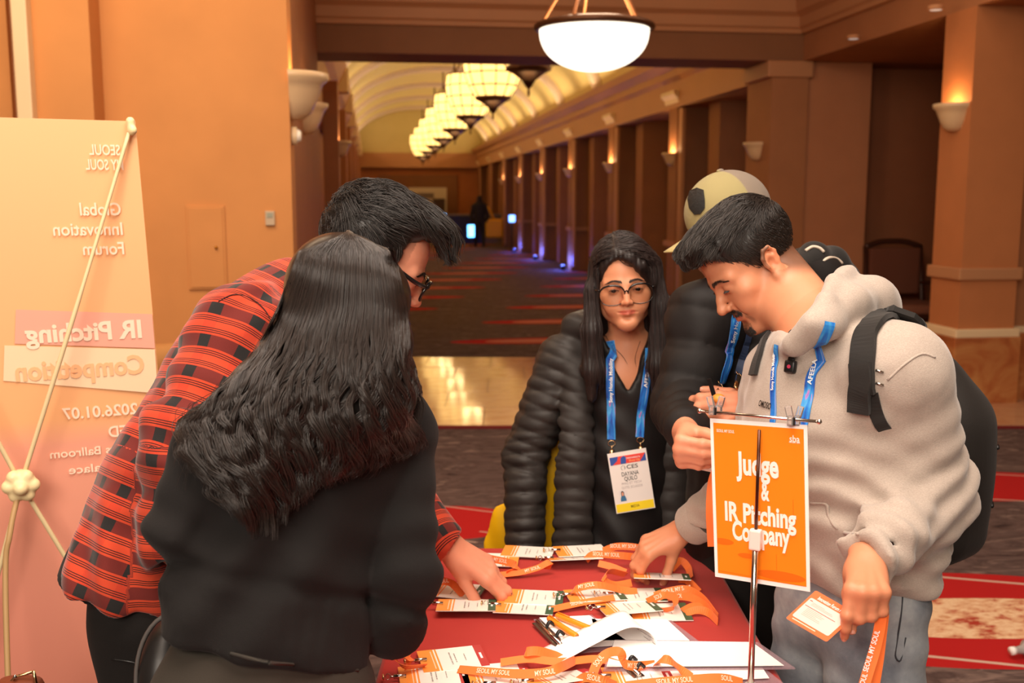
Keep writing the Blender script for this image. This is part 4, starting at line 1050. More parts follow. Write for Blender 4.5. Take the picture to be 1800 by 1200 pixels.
# ------------------------------------------------------------------ the other people
def glasses(F, root, hw, hh, cx, cy, y, m, r=0.0016, lensm=None, temple=True, tilt=0.0, top=1.0):
    g = empty('glasses', F.p(0, y, cy)); g.parent = root; bpy_update_parent(g, root)
    root = g
    def P3(x, z, dy=0.0): return F.p(x, y-0.9*max(0, abs(x)-cx)**1.4-abs(x)*0.06+dy+z*tilt, cy+z)
    for sx in (-1, 1):
        n = 28; pts = []
        for k in range(n+1):
            t = 2*math.pi*k/n; ex = 0.82; c, s_ = math.cos(t), math.sin(t)
            pts.append(P3(sx*(cx+hw*math.copysign(abs(c)**ex, c)), hh*math.copysign(abs(s_)**ex, s_)))
        rr = [r*(1+top*max(0, math.sin(2*math.pi*k/n))) for k in range(n+1)]
        o = MB().tube(pts, rr, 8, False).build('rim', m, root, True)
        if lensm is not None:
            MB().add(pts[:-1]+[p+F.d(0, 0.0012, 0) for p in pts[:-1]], [tuple(range(n)), tuple(range(n, 2*n))[::-1]]).build('lens', lensm, root)
        if temple:
            a = P3(sx*(cx+hw), hh*0.55); MB().tube(catmull([a, F.p(sx*0.078, 0.07, cy+hh*0.55+0.001), F.p(sx*0.080, -0.005, cy+hh*0.5+0.012), F.p(sx*0.079, -0.035, cy-0.012)], 5), r*1.5, 6).build('temple', m, root, True)
    MB().tube(catmull([P3(-(cx-hw), hh*0.25), P3(0, hh*0.45, 0.004), P3(cx-hw, hh*0.25)], 5), r*1.4, 6).build('bridge', m, root, True)
M_lens = bpy.data.materials.new('spectacle_lens'); M_lens.use_nodes = True
_t = M_lens.node_tree; _t.nodes.clear(); _o = _t.nodes.new('ShaderNodeOutputMaterial'); _m = _t.nodes.new('ShaderNodeMixShader'); _a = _t.nodes.new('ShaderNodeBsdfTransparent'); _g = _t.nodes.new('ShaderNodeBsdfGlossy')
_a.inputs[0].default_value = (0.93, 0.92, 0.90, 1); _g.inputs['Roughness'].default_value = 0.02; _m.inputs[0].default_value = 0.06
_t.links.new(_a.outputs[0], _m.inputs[1]); _t.links.new(_g.outputs[0], _m.inputs[2]); _t.links.new(_m.outputs[0], _o.inputs[0])
M_frame = mat('black_acetate', lin(18, 17, 18), 0.18, 0.6)
M_puff = cloth_mat('charcoal_quilted_nylon', lin(46, 42, 40), 0.48, 700, 0.0, 0.25, 0.12)
M_puff2 = cloth_mat('black_quilted_nylon', lin(28, 25, 25), 0.62, 700, 0.0, 0.25, 0.12)
M_shirt = cloth_mat('black_satin_shirt', lin(26, 23, 23), 0.45, 900, 0.0, 0.2)
M_trouser = cloth_mat('black_trousers', lin(26, 23, 22), 0.9, 900, 0.02, 0.4)
def quilt(a, b, pitch, amp, rad, o=0.0):
    ax = unit(np.asarray(b)-a); L = np.linalg.norm(np.asarray(b)-a); c = (np.asarray(a)+b)/2
    def f(p):
        t = (p-a) @ ax+0.006*wav(p, 20, 3); s_ = np.abs(np.sin(math.pi*(t/pitch+o)))
        return -amp*(np.sqrt(s_)-0.7)+0.0018*wav(p, 75, 4)*(1-s_)
    return f, c, L/2+rad
def clasp(a, b, parent, m=None, w=0.008):
    """small swivel clip hanging from a to b"""
    a = np.asarray(a); b = np.asarray(b); m = m or M_gold; d = unit(b-a); x = unit(np.cross(d, FW))
    mb = MB(); n = 10; r = w*0.55
    mb.tube([a+x*r*math.cos(2*math.pi*k/n)+d*r*(1+math.sin(2*math.pi*k/n))*0.8 for k in range(n+1)], 0.0009, 5, False)
    mb.tube([a+d*r*1.6, a+d*r*2.6], 0.0016, 6); L = np.linalg.norm(b-a)
    zz = unit(np.cross(x, d)); mb.box(a+d*(r*2.6+L)/2, (w*0.75, L-r*2.6, 0.004), 0, np.stack([x, d, zz], 1))
    o = mb.build('clip', m, parent, True); o['kind'] = 'thing'; return o

# woman with glasses behind the far end of the table
def woman_glasses():
    root = person(W(0.28, 2.66, 0), 'woman with round glasses and long dark hair in a charcoal puffer jacket, facing the table')
    Fh = Fr(P(1096, 502, 2.64), cv(-0.04, -0.16, 1), cv(-0.085, 1, 0.12), 0.965)
    B = Sdf(); add_head(B, Fh, 1.0, 0.92, 1.2, 0.93, 0.85, lid=0.42, zs=0.88)
    nb = P(1104, 612, 2.74); B.rc(Fh.p(0, -0.03, -0.06), nb, 0.046, 0.050, 0.025)
    B.ell(P(1104, 660, 2.76), (0.13, 0.085, 0.10), None, 0.05)
    shR, shL = P(992, 635, 2.78), P(1196, 625, 2.84); elR, elL = P(924, 800, 2.78), P(1222, 800, 2.88); wrR, wrL = P(926, 955, 2.72), P(1205, 960, 2.80)
    B.path([nb, shR, elR, wrR], [0.05, 0.04, 0.03, 0.024], 0.03); B.path([nb, shL, elL, wrL], [0.05, 0.04, 0.03, 0.024], 0.03); B.rc(nb, P(1100, 900, 2.78), 0.05, 0.05, 0.03)
    add_hand(B, P(926, 965, 2.72), cv(0.1, -0.95, 0.2), cv(-0.6, 0.1, 0.6), 1, 0.88, ((20, 20, 10),)*4)
    add_hand(B, P(1205, 970, 2.80), cv(-0.1, -0.95, 0.2), cv(0.6, 0.1, 0.6), -1, 0.88, ((20, 20, 10),)*4)
    sculpt('body', B, 0.0027, M_skin, root, 1, skin_col(Fh, lin(206, 140, 104), lin(188, 78, 68), 0.0, 0.55, HAIR_BLACK, zs=0.88))
    eyes(Fh, root, unit(Fh.d(0.15, 0.9, -0.42)))
    hm = hair_mat('dark_brown_hair', lin(38, 28, 26), 0.5)
    hair_obj('eyebrow', brows(Fh, root, hm, 0.0, 0.55, 0.001, B), [0.0004, 0.0004, 0.0002], hm, root)
    hair_obj('eyelash', lashes(Fh, B, 0.42, 40, 0.005), [0.0005, 0.0004, 0.0001], hm, root)
    glasses(Fh, root, 0.0325, 0.0262, 0.0365, -0.0125, 0.104, M_frame, 0.0013, M_lens, True, 0.10, 1.2)
    H = Sdf(); R = Fh.R
    H.ell(Fh.p(0, -0.020, 0.046), (0.074, 0.102, 0.093), R); H.ell(Fh.p(0, 0.020, 0.054), (0.068, 0.076, 0.070), R, 0.02)
    H.ell(Fh.p(0.006, 0.105, -0.026), (0.068, 0.080, 0.106), R, 0.008, 's')
    H.rc(Fh.p(0, -0.05, -0.02), P(1105, 650, 2.80), 0.075, 0.075, 0.03, flat=(FW, 0.5))
    H.path([P(1060, 448, 2.61), P(1043, 510, 2.62), P(1040, 580, 2.62), P(1041, 650, 2.635), P(1040, 700, 2.65)], [0.012, 0.016, 0.022, 0.026, 0.012], 0.02, flat=(FW, 0.8))
    H.path([P(1112, 432, 2.57), P(1142, 470, 2.59), P(1160, 540, 2.61), P(1160, 640, 2.62), P(1156, 700, 2.64)], [0.018, 0.020, 0.026, 0.030, 0.014], 0.02, flat=(FW, 0.8))
    H.path([Fh.p(0.020, 0.072, 0.100), Fh.p(-0.015, 0.090, 0.082), Fh.p(-0.042, 0.082, 0.058), Fh.p(-0.064, 0.055, 0.015)], [0.008, 0.012, 0.014, 0.014], 0.015)
    H.disp(lambda p: 0.0016*np.sin(((p-Fh.o) @ R)[..., 0]*520+wav(p*np.array([1, 1, .25]), 30, 3)*2), P(1096, 560, 2.65), 0.3)
    sculpt('hair', H, 0.0045, hm, root, 1)
    rs = np.random.RandomState(5); n = 3600; u = rs.normal(size=(n, 3)); u[:, 2] = np.abs(u[:, 2])*0.8+0.05; u /= np.linalg.norm(u, axis=1)[:, None]
    st = on_surface(H, Fh.o+(u*np.array([0.085, 0.105, 0.10])+np.array([0, -0.01, 0.04])) @ R.T, 6, 0.001)
    q = Fh.loc(st); side = np.where(q[:, 0] < 0.020, -1.0, 1.0); jit = rs.normal(size=(n, 3))*0.10
    def df(p, i):
        ql = Fh.loc(p); sp = smo(ql[:, 2], 0.03, 0.09)
        fr = smo(ql[:, 1], 0.03, 0.07)*smo(ql[:, 2], 0.05, 0.07); d = np.stack([side*(1.0*sp+1.3*fr), -0.25*sp-0.3*fr, -1+0.4*sp+0.3*fr], 1) @ R.T+jit; d += np.outer(1-sp, -ZUP*0.8)
        return d/np.linalg.norm(d, axis=1)[:, None]
    pth = flow(H, st, df, 34, 0.0098, 0.001+0.003*rs.rand(n), 0.6)
    ql = Fh.loc(pth.reshape(-1, 3)).reshape(pth.shape); bad = ((np.abs(ql[..., 0]-0.004) < 0.060) & (ql[..., 1] > 0.05) & (ql[..., 2] < 0.076) & (ql[..., 2] > -0.13)).any(1); pth = pth[~bad]
    hair_obj('hair_strands', pth, list(np.linspace(0.0006, 0.0005, 30))+[0.0005, 0.0004, 0.0003, 0.0002, 0.0001], hm, root)
    # a few loose strands over the forehead and at the neck
    lo = []
    for c in ([(1082, 452), (1096, 462), (1115, 470), (1140, 474)], [(1080, 450), (1100, 466), (1125, 472)], [(1066, 590), (1074, 604), (1094, 625), (1103, 640)], [(1135, 570), (1124, 600), (1116, 628), (1118, 645)]):
        lo.append(np.array(catmull([hit(B, x, y, 2.0, 4, 0.003) for x, y in c], 5))[np.linspace(0, 5*(len(c)-1), 12).astype(int)])
    hair_obj('loose_strands', np.array(lo), [0.0006]*10+[0.0004, 0.0002], hm, root)
    # black shirt, open at a V
    T = Sdf(); T.rc(P(1103, 640, 2.76), P(1100, 800, 2.78), 0.13, 0.125, 0.05, flat=(FW, 0.78)); T.rc(P(1100, 800, 2.78), P(1096, 1010, 2.80), 0.125, 0.150, 0.05, flat=(FW, 0.78))
    T.rc(P(1010, 640, 2.79), P(1190, 632, 2.84), 0.062, 0.062, 0.05); T.rc(P(1070, 606, 2.72), P(1138, 600, 2.72), 0.05, 0.05, 0.04)
    ap = P(1107, 694, 2.64); n1 = unit(cv(0.62, -0.28, 0)*-1); nL = unit(np.cross(cv(-0.40, 0.92, 0), FW)); nR = unit(np.cross(FW, cv(0.33, 0.94, 0)))
    if nL @ cv(1, 0, 0) > 0: nL = -nL
    if nR @ cv(-1, 0, 0) > 0: nR = -nR
    T.fn(lambda p: np.maximum(np.maximum((p-ap) @ nL, (p-ap) @ nR), (p-ap) @ FW-0.17), ap+UP*0.12, 0.24, 's', 0.006)
    T.disp(lambda p: 0.0045*np.sin((p @ vec(0.5, 0.1, 0.9))*70+3*wav(p, 13, 3))*0.6+0.002*wav(p, 40, 4), P(1100, 820, 2.7), 0.4)
    sculpt('shirt', T, 0.0065, M_shirt, root, 1, extra=0.01)
    S = Sdf()
    S.path([shR, elR], [0.076, 0.060], 0.03); S.path([elR, P(922, 968, 2.715)], [0.060, 0.050], 0.012); S.path([shL, elL, P(1205, 965, 2.80)], [0.080, 0.066, 0.052], 0.03)
    S.path([P(1034, 590, 2.76), P(1016, 660, 2.72), P(1012, 800, 2.69), P(1004, 985, 2.69)], [0.040, 0.044, 0.046, 0.056], 0.012, flat=(FW, 0.5))
    S.path([P(1168, 590, 2.80), P(1180, 660, 2.76), P(1184, 800, 2.74), P(1186, 985, 2.74)], [0.045, 0.050, 0.052, 0.056], 0.02, flat=(FW, 0.8))
    S.path([P(1046, 582, 2.70), P(1012, 572, 2.76), P(1050, 560, 2.92), P(1110, 556, 2.95), P(1170, 560, 2.90), P(1190, 572, 2.80), P(1176, 590, 2.73)], [0.022, 0.034, 0.040, 0.042, 0.040, 0.034, 0.024], 0.02)
    S.rc(P(1103, 640, 2.93), P(1100, 980, 2.93), 0.14, 0.15, 0.04, flat=(FW, 0.4))
    for a_, b_, pt, am, rd in ((shR, elR, 0.034, 0.0055, 0.10), (elR, P(925, 975, 2.715), 0.034, 0.0055, 0.10), (P(1008, 620, 2.7), P(1002, 990, 2.68), 0.052, 0.0050, 0.07)):
        S.disp(*quilt(a_, b_, pt, am, rd))
    S.disp(lambda p: 0.0045*wav(p, 38, 5)+0.0018*wav(p, 100, 4, 2), P(1000, 760, 2.7), 0.42)
    sculpt('puffer_jacket', S, 0.0043, M_puff, root, 1, extra=0.02)
    T2 = Sdf(); f1, f2 = W(0.22, 2.72, 0.05), W(0.40, 2.74, 0.05)
    T2.rc(P(1098, 980, 2.80), P(1098, 1060, 2.80), 0.15, 0.15, 0.04, flat=(FW, 0.75)); T2.path([P(1060, 1070, 2.80), f1], [0.088, 0.055], 0.03); T2.path([P(1140, 1070, 2.82), f2], [0.088, 0.055], 0.03)
    sculpt('trousers', T2, 0.010, M_trouser, root, 1)
    for f_ in (f1, f2):
        K = Sdf(); K.rc(f_, f_-HEAD*0.12-ZUP*0.015, 0.04, 0.034, 0.03); K.ops.append((lambda p: -p[..., 2]+0.002, f_, 0.4, 'i', 0.004)); sculpt('shoe', K, 0.009, M_blkpl, root, 1)
    # zip pull
    z = hit(S, 1172, 608, 2.0, 4, 0.003); MB().tube([z, z-UP*0.016], 0.003, 6).build('zip_pull', M_chrome, root, True)
    # her badge on a blue lanyard
    U = Sdf(); U.ops = T.ops+B.ops
    bd = empty('name_badge', P(1108, 845, 2.58), 'white name badge with a yellow strip, on a blue lanyard on the woman with glasses', 'badge')
    strap_on(U, [(1073, 600), (1073, 640), (1074, 700), (1075, 772)], 0.022, 0.0012, M_lan_blue, bd, 'lanyard', 0.002)
    strap_on(U, [(1141, 612), (1138, 650), (1131, 700), (1124, 768)], 0.022, 0.0012, M_lan_blue, bd, 'lanyard', 0.002)
    for s_, x0, y0, x1, y1, xm, ym, wd in (('Sony Honda Mobility', 1074, 632, 1074, 690, 1073.5, 668, 0.115), ('AFEELA', 1139, 640, 1132, 690, 1136, 662, 0.055)):
        ax = unit(hit(U, x0, y0, 2, 4)-hit(U, x1, y1, 2, 4)); nr = normal(U, hit(U, xm, ym, 2, 4)); nr = nr if nr @ FW < 0 else -nr; nr = unit(nr*0.3-FW); nr = unit(nr-ax*(nr @ ax))
        text(s_, hit(U, xm, ym, 2, 4)+nr*0.010, ax, np.cross(nr, ax), 0.0125, M_white_print, bd, bold=0.015, width=wd)
    dB = (hit(U, 1075, 772, 2, 4)-CAM) @ FW-0.012
    a1 = P(1075, 774, dB); a2 = P(1125, 768, dB); b1 = P(1076, 803, dB); b2 = P(1127, 796, dB); clasp(a1, b1, bd, None, 0.017); clasp(a2, b2, bd, None, 0.017)
    c00, c10, c11, c01 = P(1084, 903, dB), P(1152, 892, dB), P(1136, 787, dB-0.004), P(1066, 798, dB-0.004)
    ax = unit(c10-c00); ay = unit(c01-c00); nr = unit(np.cross(ax, ay)); wB = np.linalg.norm(c10-c00); hB = np.linalg.norm(c01-c00); ay = unit(ay-ax*(ay @ ax))
    def q(u, v, w=0.0): return c00+ax*u*wB+ay*v*hB+nr*w
    def slab(name, u0, u1, v0, v1, w0, w1, m):
        mb = MB(); mb.add([q(u, v, w) for w in (w0, w1) for (u, v) in ((u0, v0), (u1, v0), (u1, v1), (u0, v1))], [(0, 3, 2, 1), (4, 5, 6, 7), (0, 1, 5, 4), (1, 2, 6, 5), (2, 3, 7, 6), (3, 0, 4, 7)]); return mb.build(name, m, bd)
    slab('card', 0, 1, 0, 1, -0.0012, 0.0, mat('badge_white', lin(232, 224, 218), 0.4))
    slab('yellow_strip', 0.02, 0.98, 0.015, 0.15, 0.0, 0.0006, mat('badge_yellow', lin(244, 214, 40), 0.4))
    slab('header_strip', 0.04, 0.96, 0.80, 0.93, 0.0, 0.0006, mat('badge_red', lin(226, 70, 62), 0.4)); bl = mat('badge_blue', lin(52, 84, 160), 0.4)
    MB().add([q(u, v, 0.0009) for u, v in ((0.04, 0.93), (0.26, 0.93), (0.22, 0.86), (0.10, 0.80), (0.04, 0.80))], [(0, 1, 2, 3, 4)]).build('header_blue', bl, bd)
    MB().add([q(u, v, 0.0009) for u, v in ((0.80, 0.80), (0.96, 0.93), (0.96, 0.80))], [(0, 1, 2)]).build('header_blue', bl, bd)
    MB().add([q(u, v, 0.0009) for u, v in ((0.30, 0.80), (0.32, 0.90), (0.40, 0.93), (0.46, 0.90), (0.44, 0.80))], [(0, 1, 2, 3, 4)]).build('header_blue', bl, bd)
    blk = mat('badge_ink', lin(40, 40, 46), 0.5); gr = mat('badge_grey_ink', lin(170, 160, 158), 0.5)
    text('Innovators', q(0.63, 0.885, 0.0009), ax, ay, 0.008, M_white_print, bd, width=wB*0.36); text('Show Up', q(0.66, 0.835, 0.0009), ax, ay, 0.008, mat('badge_peach', lin(250, 190, 120), 0.4), bd, width=wB*0.28)
    text('CES', q(0.58, 0.735, 0.0006), ax, ay, 0.0145, blk, bd, bold=0.01, width=wB*0.29)
    n_ = 14; MB().tube([q(0.345+0.052*math.cos(2*math.pi*k/n_), 0.735+0.036*math.sin(2*math.pi*k/n_), 0.0006) for k in range(3, 11)], 0.0007, 4).build('logo_ring', gr, bd)
    MB().add([q(0.35+0.052*math.cos(t), 0.735+0.036*math.sin(t), 0.0008) for t in np.linspace(-1.4, 1.4, 9)]+[q(0.35+0.036*math.cos(t), 0.735+0.036*math.sin(t), 0.0008) for t in np.linspace(1.4, -1.4, 9)], [tuple(range(18))]).build('logo_crescent', blk, bd)
    text('DAYANA', q(0.5, 0.625, 0.0006), ax, ay, 0.0155, blk, bd, bold=0.008, width=wB*0.44); text('QUILO', q(0.5, 0.545, 0.0006), ax, ay, 0.0155, blk, bd, bold=0.008, width=wB*0.33)
    text('PMIG ET TECH', q(0.5, 0.47, 0.0006), ax, ay, 0.009, gr, bd, width=wB*0.5); text('QUITO, ECUADOR', q(0.5, 0.405, 0.0006), ax, ay, 0.009, gr, bd, width=wB*0.54)
    slab('portrait_backdrop', 0.14, 0.35, 0.19, 0.37, 0.0, 0.0003, mat('portrait_bg', lin(226, 218, 216), 0.5))
    MB().add([q(0.235+0.075*math.cos(t), 0.19+0.11*max(0, math.sin(t)), 0.0005) for t in np.linspace(0, math.pi, 10)], [tuple(range(10))]).build('portrait_coat', mat('portrait_blue', lin(56, 110, 150), 0.5), bd)
    MB().add([q(0.23+0.042*math.cos(t), 0.315+0.045*math.sin(t), 0.0006) for t in np.linspace(0, 2*math.pi, 14)[:-1]], [tuple(range(13))]).build('portrait_hair', blk, bd)
    MB().add([q(0.23+0.027*math.cos(t), 0.308+0.034*math.sin(t), 0.0008) for t in np.linspace(0, 2*math.pi, 14)[:-1]], [tuple(range(13))]).build('portrait_face', mat('portrait_skin', lin(214, 150, 124), 0.5), bd)
    text('MEDIA', q(0.5, 0.083, 0.0009), ax, ay, 0.010, mat('badge_olive_ink', lin(120, 104, 20), 0.5), bd, bold=0.01, width=wB*0.22)
    # yellow tote under her arm
    tb = empty('tote_bag', P(925, 960, 2.9), 'bright yellow tote bag under the arm of the woman in the puffer jacket', 'bag')
    K = Sdf(); K.path([P(978, 742, 2.87), P(952, 850, 2.88), P(918, 940, 2.90)], [0.026, 0.066, 0.092], 0.03, flat=(FW, 0.35)); K.path([P(918, 940, 2.90), P(908, 1060, 2.90)], [0.092, 0.10], 0.03, flat=(FW, 0.35))
    K.disp(lambda p: 0.004*np.sin((p @ unit(cv(0.9, 0.25, 0)))*90+2*wav(p, 16, 3)), P(930, 900, 2.9), 0.35)
    sculpt('bag_body', K, 0.007, cloth_mat('yellow_tote', lin(240, 186, 10), 0.55, 700, 0.0, 0.2), tb, 1, extra=0.01)
    MB().tube(catmull([P(985, 742, 2.85), P(992, 690, 2.86), P(1000, 640, 2.87)], 5), 0.006, 6).build('handle', bpy.data.materials['yellow_tote'], tb, True)

# man in the khaki cap, behind the man in the hoodie
def man_cap():
    root = person(W(0.55, 2.40, 0), 'man in a khaki cap and black puffer jacket behind the man in the hoodie')
    Fh = Fr(P(1284, 412, 2.38), cv(-0.82, -0.26, 0.45), cv(-0.26, 0.94, 0.18), 0.97)
    B = Sdf(); add_head(B, Fh, 0.0, 1, 0.9, 1.0, 1.0, lid=0.7)
    shR, shL = P(1242, 560, 2.34), P(1420, 500, 2.50); elR, elL = P(1204, 716, 2.30), P(1410, 740, 2.36); wrR, wrL = P(1206, 758, 2.08), P(1330, 712, 2.12)
    nb = P(1335, 520, 2.44); hip = P(1318, 960, 2.45)
    B.rc(Fh.p(0, -0.035, -0.06), nb, 0.054, 0.06, 0.03); B.rc(nb, hip, 0.06, 0.05, 0.03)
    B.path([nb, shR, elR, wrR], [0.05, 0.04, 0.034, 0.028], 0.03); B.path([nb, shL, elL, wrL], [0.05, 0.04, 0.034, 0.028], 0.03)
    HR, tr = add_hand(B, P(1203, 764, 2.06), cv(-0.22, -0.30, 0.90), cv(-0.93, 0.10, -0.22), 1, 0.98, ((78, 22, 14), (80, 26, 14), (82, 30, 16), (84, 36, 18)), (5, 2, -2, -6), (20, 52, 18, 18))
    HL, tl = add_hand(B, P(1336, 712, 2.10), cv(-1, -0.06, 0.08), cv(-0.05, 0.25, 0.97), -1, 0.93, ((34, 34, 20), (38, 40, 20), (42, 42, 20), (46, 42, 20)), (5, 1, -3, -8), (26, 22, 6, 6))
    sculpt('body', B, 0.0028, M_skin, root, 1, skin_col(Fh, lin(216, 150, 118), lin(176, 96, 78), 0.6, 0.4, HAIR_BLACK, 0.3, 0.35))
    add_nails('nail', tr[:4], root, M_nail); add_nails('nail', tl[:2]+tl[4:], root, M_nail); eyes(Fh, root, Fh.d(0, 0.8, -0.6))
    # cap
    cp = empty('cap', Fh.p(0, 0, 0.06)); cp.parent = root; bpy_update_parent(cp, root)
    C = Fr(Fh.p(0, -0.005, 0.052), Fh.R[:, 1], Fh.R[:, 2], 1.0); K = Sdf()
    K.ell(C.p(0, 0, 0.004), (0.092, 0.106, 0.094), C.R, 0.01); K.plane(C.p(0, 0, -0.030), C.d(0, 0.10, -1), 0.004)
    K.ell(C.p(0, 0, 0.0), (0.084, 0.098, 0.086), C.R, 0.004, 's')
    K.disp(lambda p: np.where(((p-C.o) @ C.R)[..., 2] > 0, 0.0012*np.exp(-(((p-C.o) @ C.R)[..., 0]/0.0022)**2)+0.0014*np.exp(-((((p-C.o) @ C.R)[..., 1]-0.006)/0.0022)**2), 0), C.o, 0.13)
    def capc(V):
        q = C.loc(V); f = smo(q[:, 1], 0.004, 0.008)[:, None]; return np.array(lin(132, 118, 104))*(1-f)+np.array(lin(156, 144, 100))*f
    cm = cloth_mat('cap_cloth', lin(160, 150, 104), 0.9, 1400, 0.1, 0.8); nn = N(cm); nn.color(nn.attr('Col').outputs['Color'])
    sculpt('crown', K, 0.0034, cm, cp, 1, capc)
    MB().lathe([(0.0, 0.008), (0.006, 0.007), (0.008, 0.003), (0.009, 0.0)], C.p(0, 0, 0.097), 14).build('button', cm, cp, True) if False else None
    kb = Sdf(); kb.ell(C.p(0, 0, 0.098), (0.009, 0.009, 0.005), C.R); sculpt('button', kb, 0.002, cm, cp, 1, capc)
    V = []; Fq = []; nu, nv = 17, 6
    for L in (0.0, -0.003):
        for j in range(nv):
            for i in range(nu):
                a = (i/(nu-1)-0.5)*2.3; x = math.sin(a)*0.088; y0 = math.cos(a)*0.102; ext = 0.090*(max(0, math.cos(a*0.78)))**0.6*j/(nv-1)
                V.append(C.p(x*(1-0.06*j/(nv-1)), y0*0.98+ext, -0.028-ext*0.22-0.9*x*x*(1+j/(nv-1))+L))
    for j in range(nv-1):
        for i in range(nu-1):
            b = j*nu+i; Fq.append((b, b+1, b+nu+1, b+nu)); o = nu*nv; Fq.append((o+b+nu, o+b+nu+1, o+b+1, o+b))
    for i in range(nu-1): b = (nv-1)*nu+i; Fq.append((b, b+1, b+1+nu*nv, b+nu*nv))
    o = MB().add(V, Fq).build('brim', cm, cp, True); set_col(o.data, np.tile(np.array(lin(176, 158, 104)), (len(V), 1)))
    pc_ = [(1214, 336), (1226, 331), (1238, 335), (1240, 352), (1240, 366), (1232, 376), (1222, 377), (1213, 366), (1210, 350)]
    kd = Sdf(); kd.ops = K.ops[:1]; V = []; Fq = []
    for rg in (1.0, 0.75, 0.5, 0.25):
        V += [on_surface(kd, np.array([hit(kd, 1226+(x-1226)*rg, 354+(y-354)*rg, 1.5, 4)]), 3, 0.0035)[0] for x, y in pc_]
    V.append(on_surface(kd, np.array([hit(kd, 1226, 354, 1.5, 4)]), 3, 0.0035)[0])
    for r_ in range(3): Fq += [(9*r_+i, 9*r_+(i+1) % 9, 9*r_+9+(i+1) % 9, 9*r_+9+i) for i in range(9)]
    MB().add(V, Fq+[(27+i, 27+(i+1) % 9, 36) for i in range(9)]).build('patch', cloth_mat('leather_patch', lin(34, 32, 30), 0.7, 300, 0, 0.6), cp)
    hm = hair_mat('short_dark_hair', HAIR_BLACK); H = Sdf(); H.ell(Fh.p(0, -0.03, 0.01), (0.077, 0.085, 0.075), Fh.R); H.plane(Fh.p(0, -0.02, 0), Fh.d(0, 0.75, -0.5)); sculpt('hair', H, 0.004, hm, root, 1)
    # jacket
    fwd = unit(cv(-0.75, 0, 0.65)); S = Sdf(); ch = P(1335, 640, 2.44)
    S.rc(P(1330, 545, 2.44), ch, 0.15, 0.185, 0.05, flat=(fwd, 0.75)); S.rc(ch, hip, 0.185, 0.17, 0.05, flat=(fwd, 0.75)); S.rc(shR, shL, 0.085, 0.085, 0.05)
    S.path([shR, elR], [0.086, 0.070], 0.03); S.path([elR, P(1207, 752, 2.115)], [0.070, 0.050], 0.03); S.path([shL, elL, P(1345, 712, 2.14)], [0.085, 0.07, 0.05], 0.03)
    S.path([P(1275, 530, 2.34), P(1262, 505, 2.40), P(1300, 480, 2.50), P(1370, 470, 2.54), P(1400, 500, 2.46)], [0.022, 0.026, 0.03, 0.03, 0.022], 0.03)
    S.disp(*quilt(shR, elR, 0.075, 0.006, 0.12)); S.disp(*quilt(P(1250, 560, 2.3), P(1260, 960, 2.35), 0.085, 0.004, 0.14, 0.3)); S.disp(*quilt(elR, P(1207, 752, 2.115), 0.045, 0.008, 0.07))
    S.disp(lambda p: 0.004*wav(p, 40, 5), P(1250, 700, 2.3), 0.4)
    sculpt('puffer_jacket', S, 0.006, M_puff2, root, 1, extra=0.02)
    for pp in ([(1420, 452), (1432, 444), (1446, 438), (1462, 440)], [(1442, 470), (1456, 462), (1470, 458), (1486, 464)]):
        pass
    bp = Sdf(); bp.path([P(1405, 470, 2.42), P(1430, 452, 2.46), P(1462, 462, 2.52), P(1485, 490, 2.56)], [0.028, 0.034, 0.038, 0.04], 0.02, flat=(FW, 0.8)); sculpt('pack_strap', bp, 0.006, M_webbing, root, 1)
    lg = mat('light_piping', lin(208, 190, 172), 0.6)
    for pp in ([(1416, 441), (1428, 434), (1440, 436), (1448, 443)], [(1442, 462), (1456, 453), (1470, 455), (1480, 463)]):
        q = [hit(bp, x, y, 1.5, 4, 0.001) if abs(hit(bp, x, y, 1.5, 4, 0.0) @ FW) < 9 else P(x, y, 2.45) for x, y in pp]; q = [a if (a-CAM) @ FW < 3 else P(x, y, 2.47) for a, (x, y) in zip(q, pp)]
        MB().tube(catmull(q, 4), 0.004, 6).build('piping', lg, root, True)
    T2 = Sdf(); f1, f2 = W(0.56, 2.30, 0.05), W(0.55, 2.52, 0.05); T2.rc(P(1318, 930, 2.45), P(1318, 1010, 2.45), 0.155, 0.155, 0.04, flat=(fwd, 0.8)); T2.path([P(1312, 1030, 2.38), f1], [0.095, 0.06], 0.03); T2.path([P(1322, 1030, 2.54), f2], [0.095, 0.06], 0.03)
    sculpt('trousers', T2, 0.010, M_trouser, root, 1)
    for f_ in (f1, f2):
        K2 = Sdf(); K2.rc(f_, f_+fwd*0.16-ZUP*0.015, 0.045, 0.038, 0.03); K2.ops.append((lambda p: -p[..., 2]+0.002, f_, 0.4, 'i', 0.004)); sculpt('shoe', K2, 0.009, M_blkpl, root, 1)
    # his lanyard and the badge he holds by its clip
    ln = empty('lanyard', P(1280, 640, 2.2), 'blue lanyard on the black jacket of the man in the cap, clip in fingers', 'lanyard')
    strap_on(S, [(1296, 545), (1290, 580), (1280, 625), (1272, 655), (1267, 674)], 0.026, 0.0012, M_lan_blue, ln, 'strap', 0.004)
    o, pts = strap_on(S, [(1314, 575), (1308, 610), (1303, 640), (1299, 656)], 0.016, 0.0012, mat('lanyard_painted_shade', lin(52, 66, 96), 0.5), ln, 'strap', 0.004)  # second strap in a duller blue, shade painted into its colour
    dl = (hit(S, 1267, 674, 1.5, 4)-CAM) @ FW; dl = min(dl, 2.2)
    clasp(P(1267, 674, dl-0.01), P(1262, 694, 2.09), ln, None, 0.016); clasp(P(1299, 656, dl-0.005), P(1294, 682, 2.10), ln, None, 0.014)
    ax = unit(hit(S, 1294, 560, 1.5, 4)-hit(S, 1283, 612, 1.5, 4)); nr = normal(S, hit(S, 1289, 585, 1.5, 4))
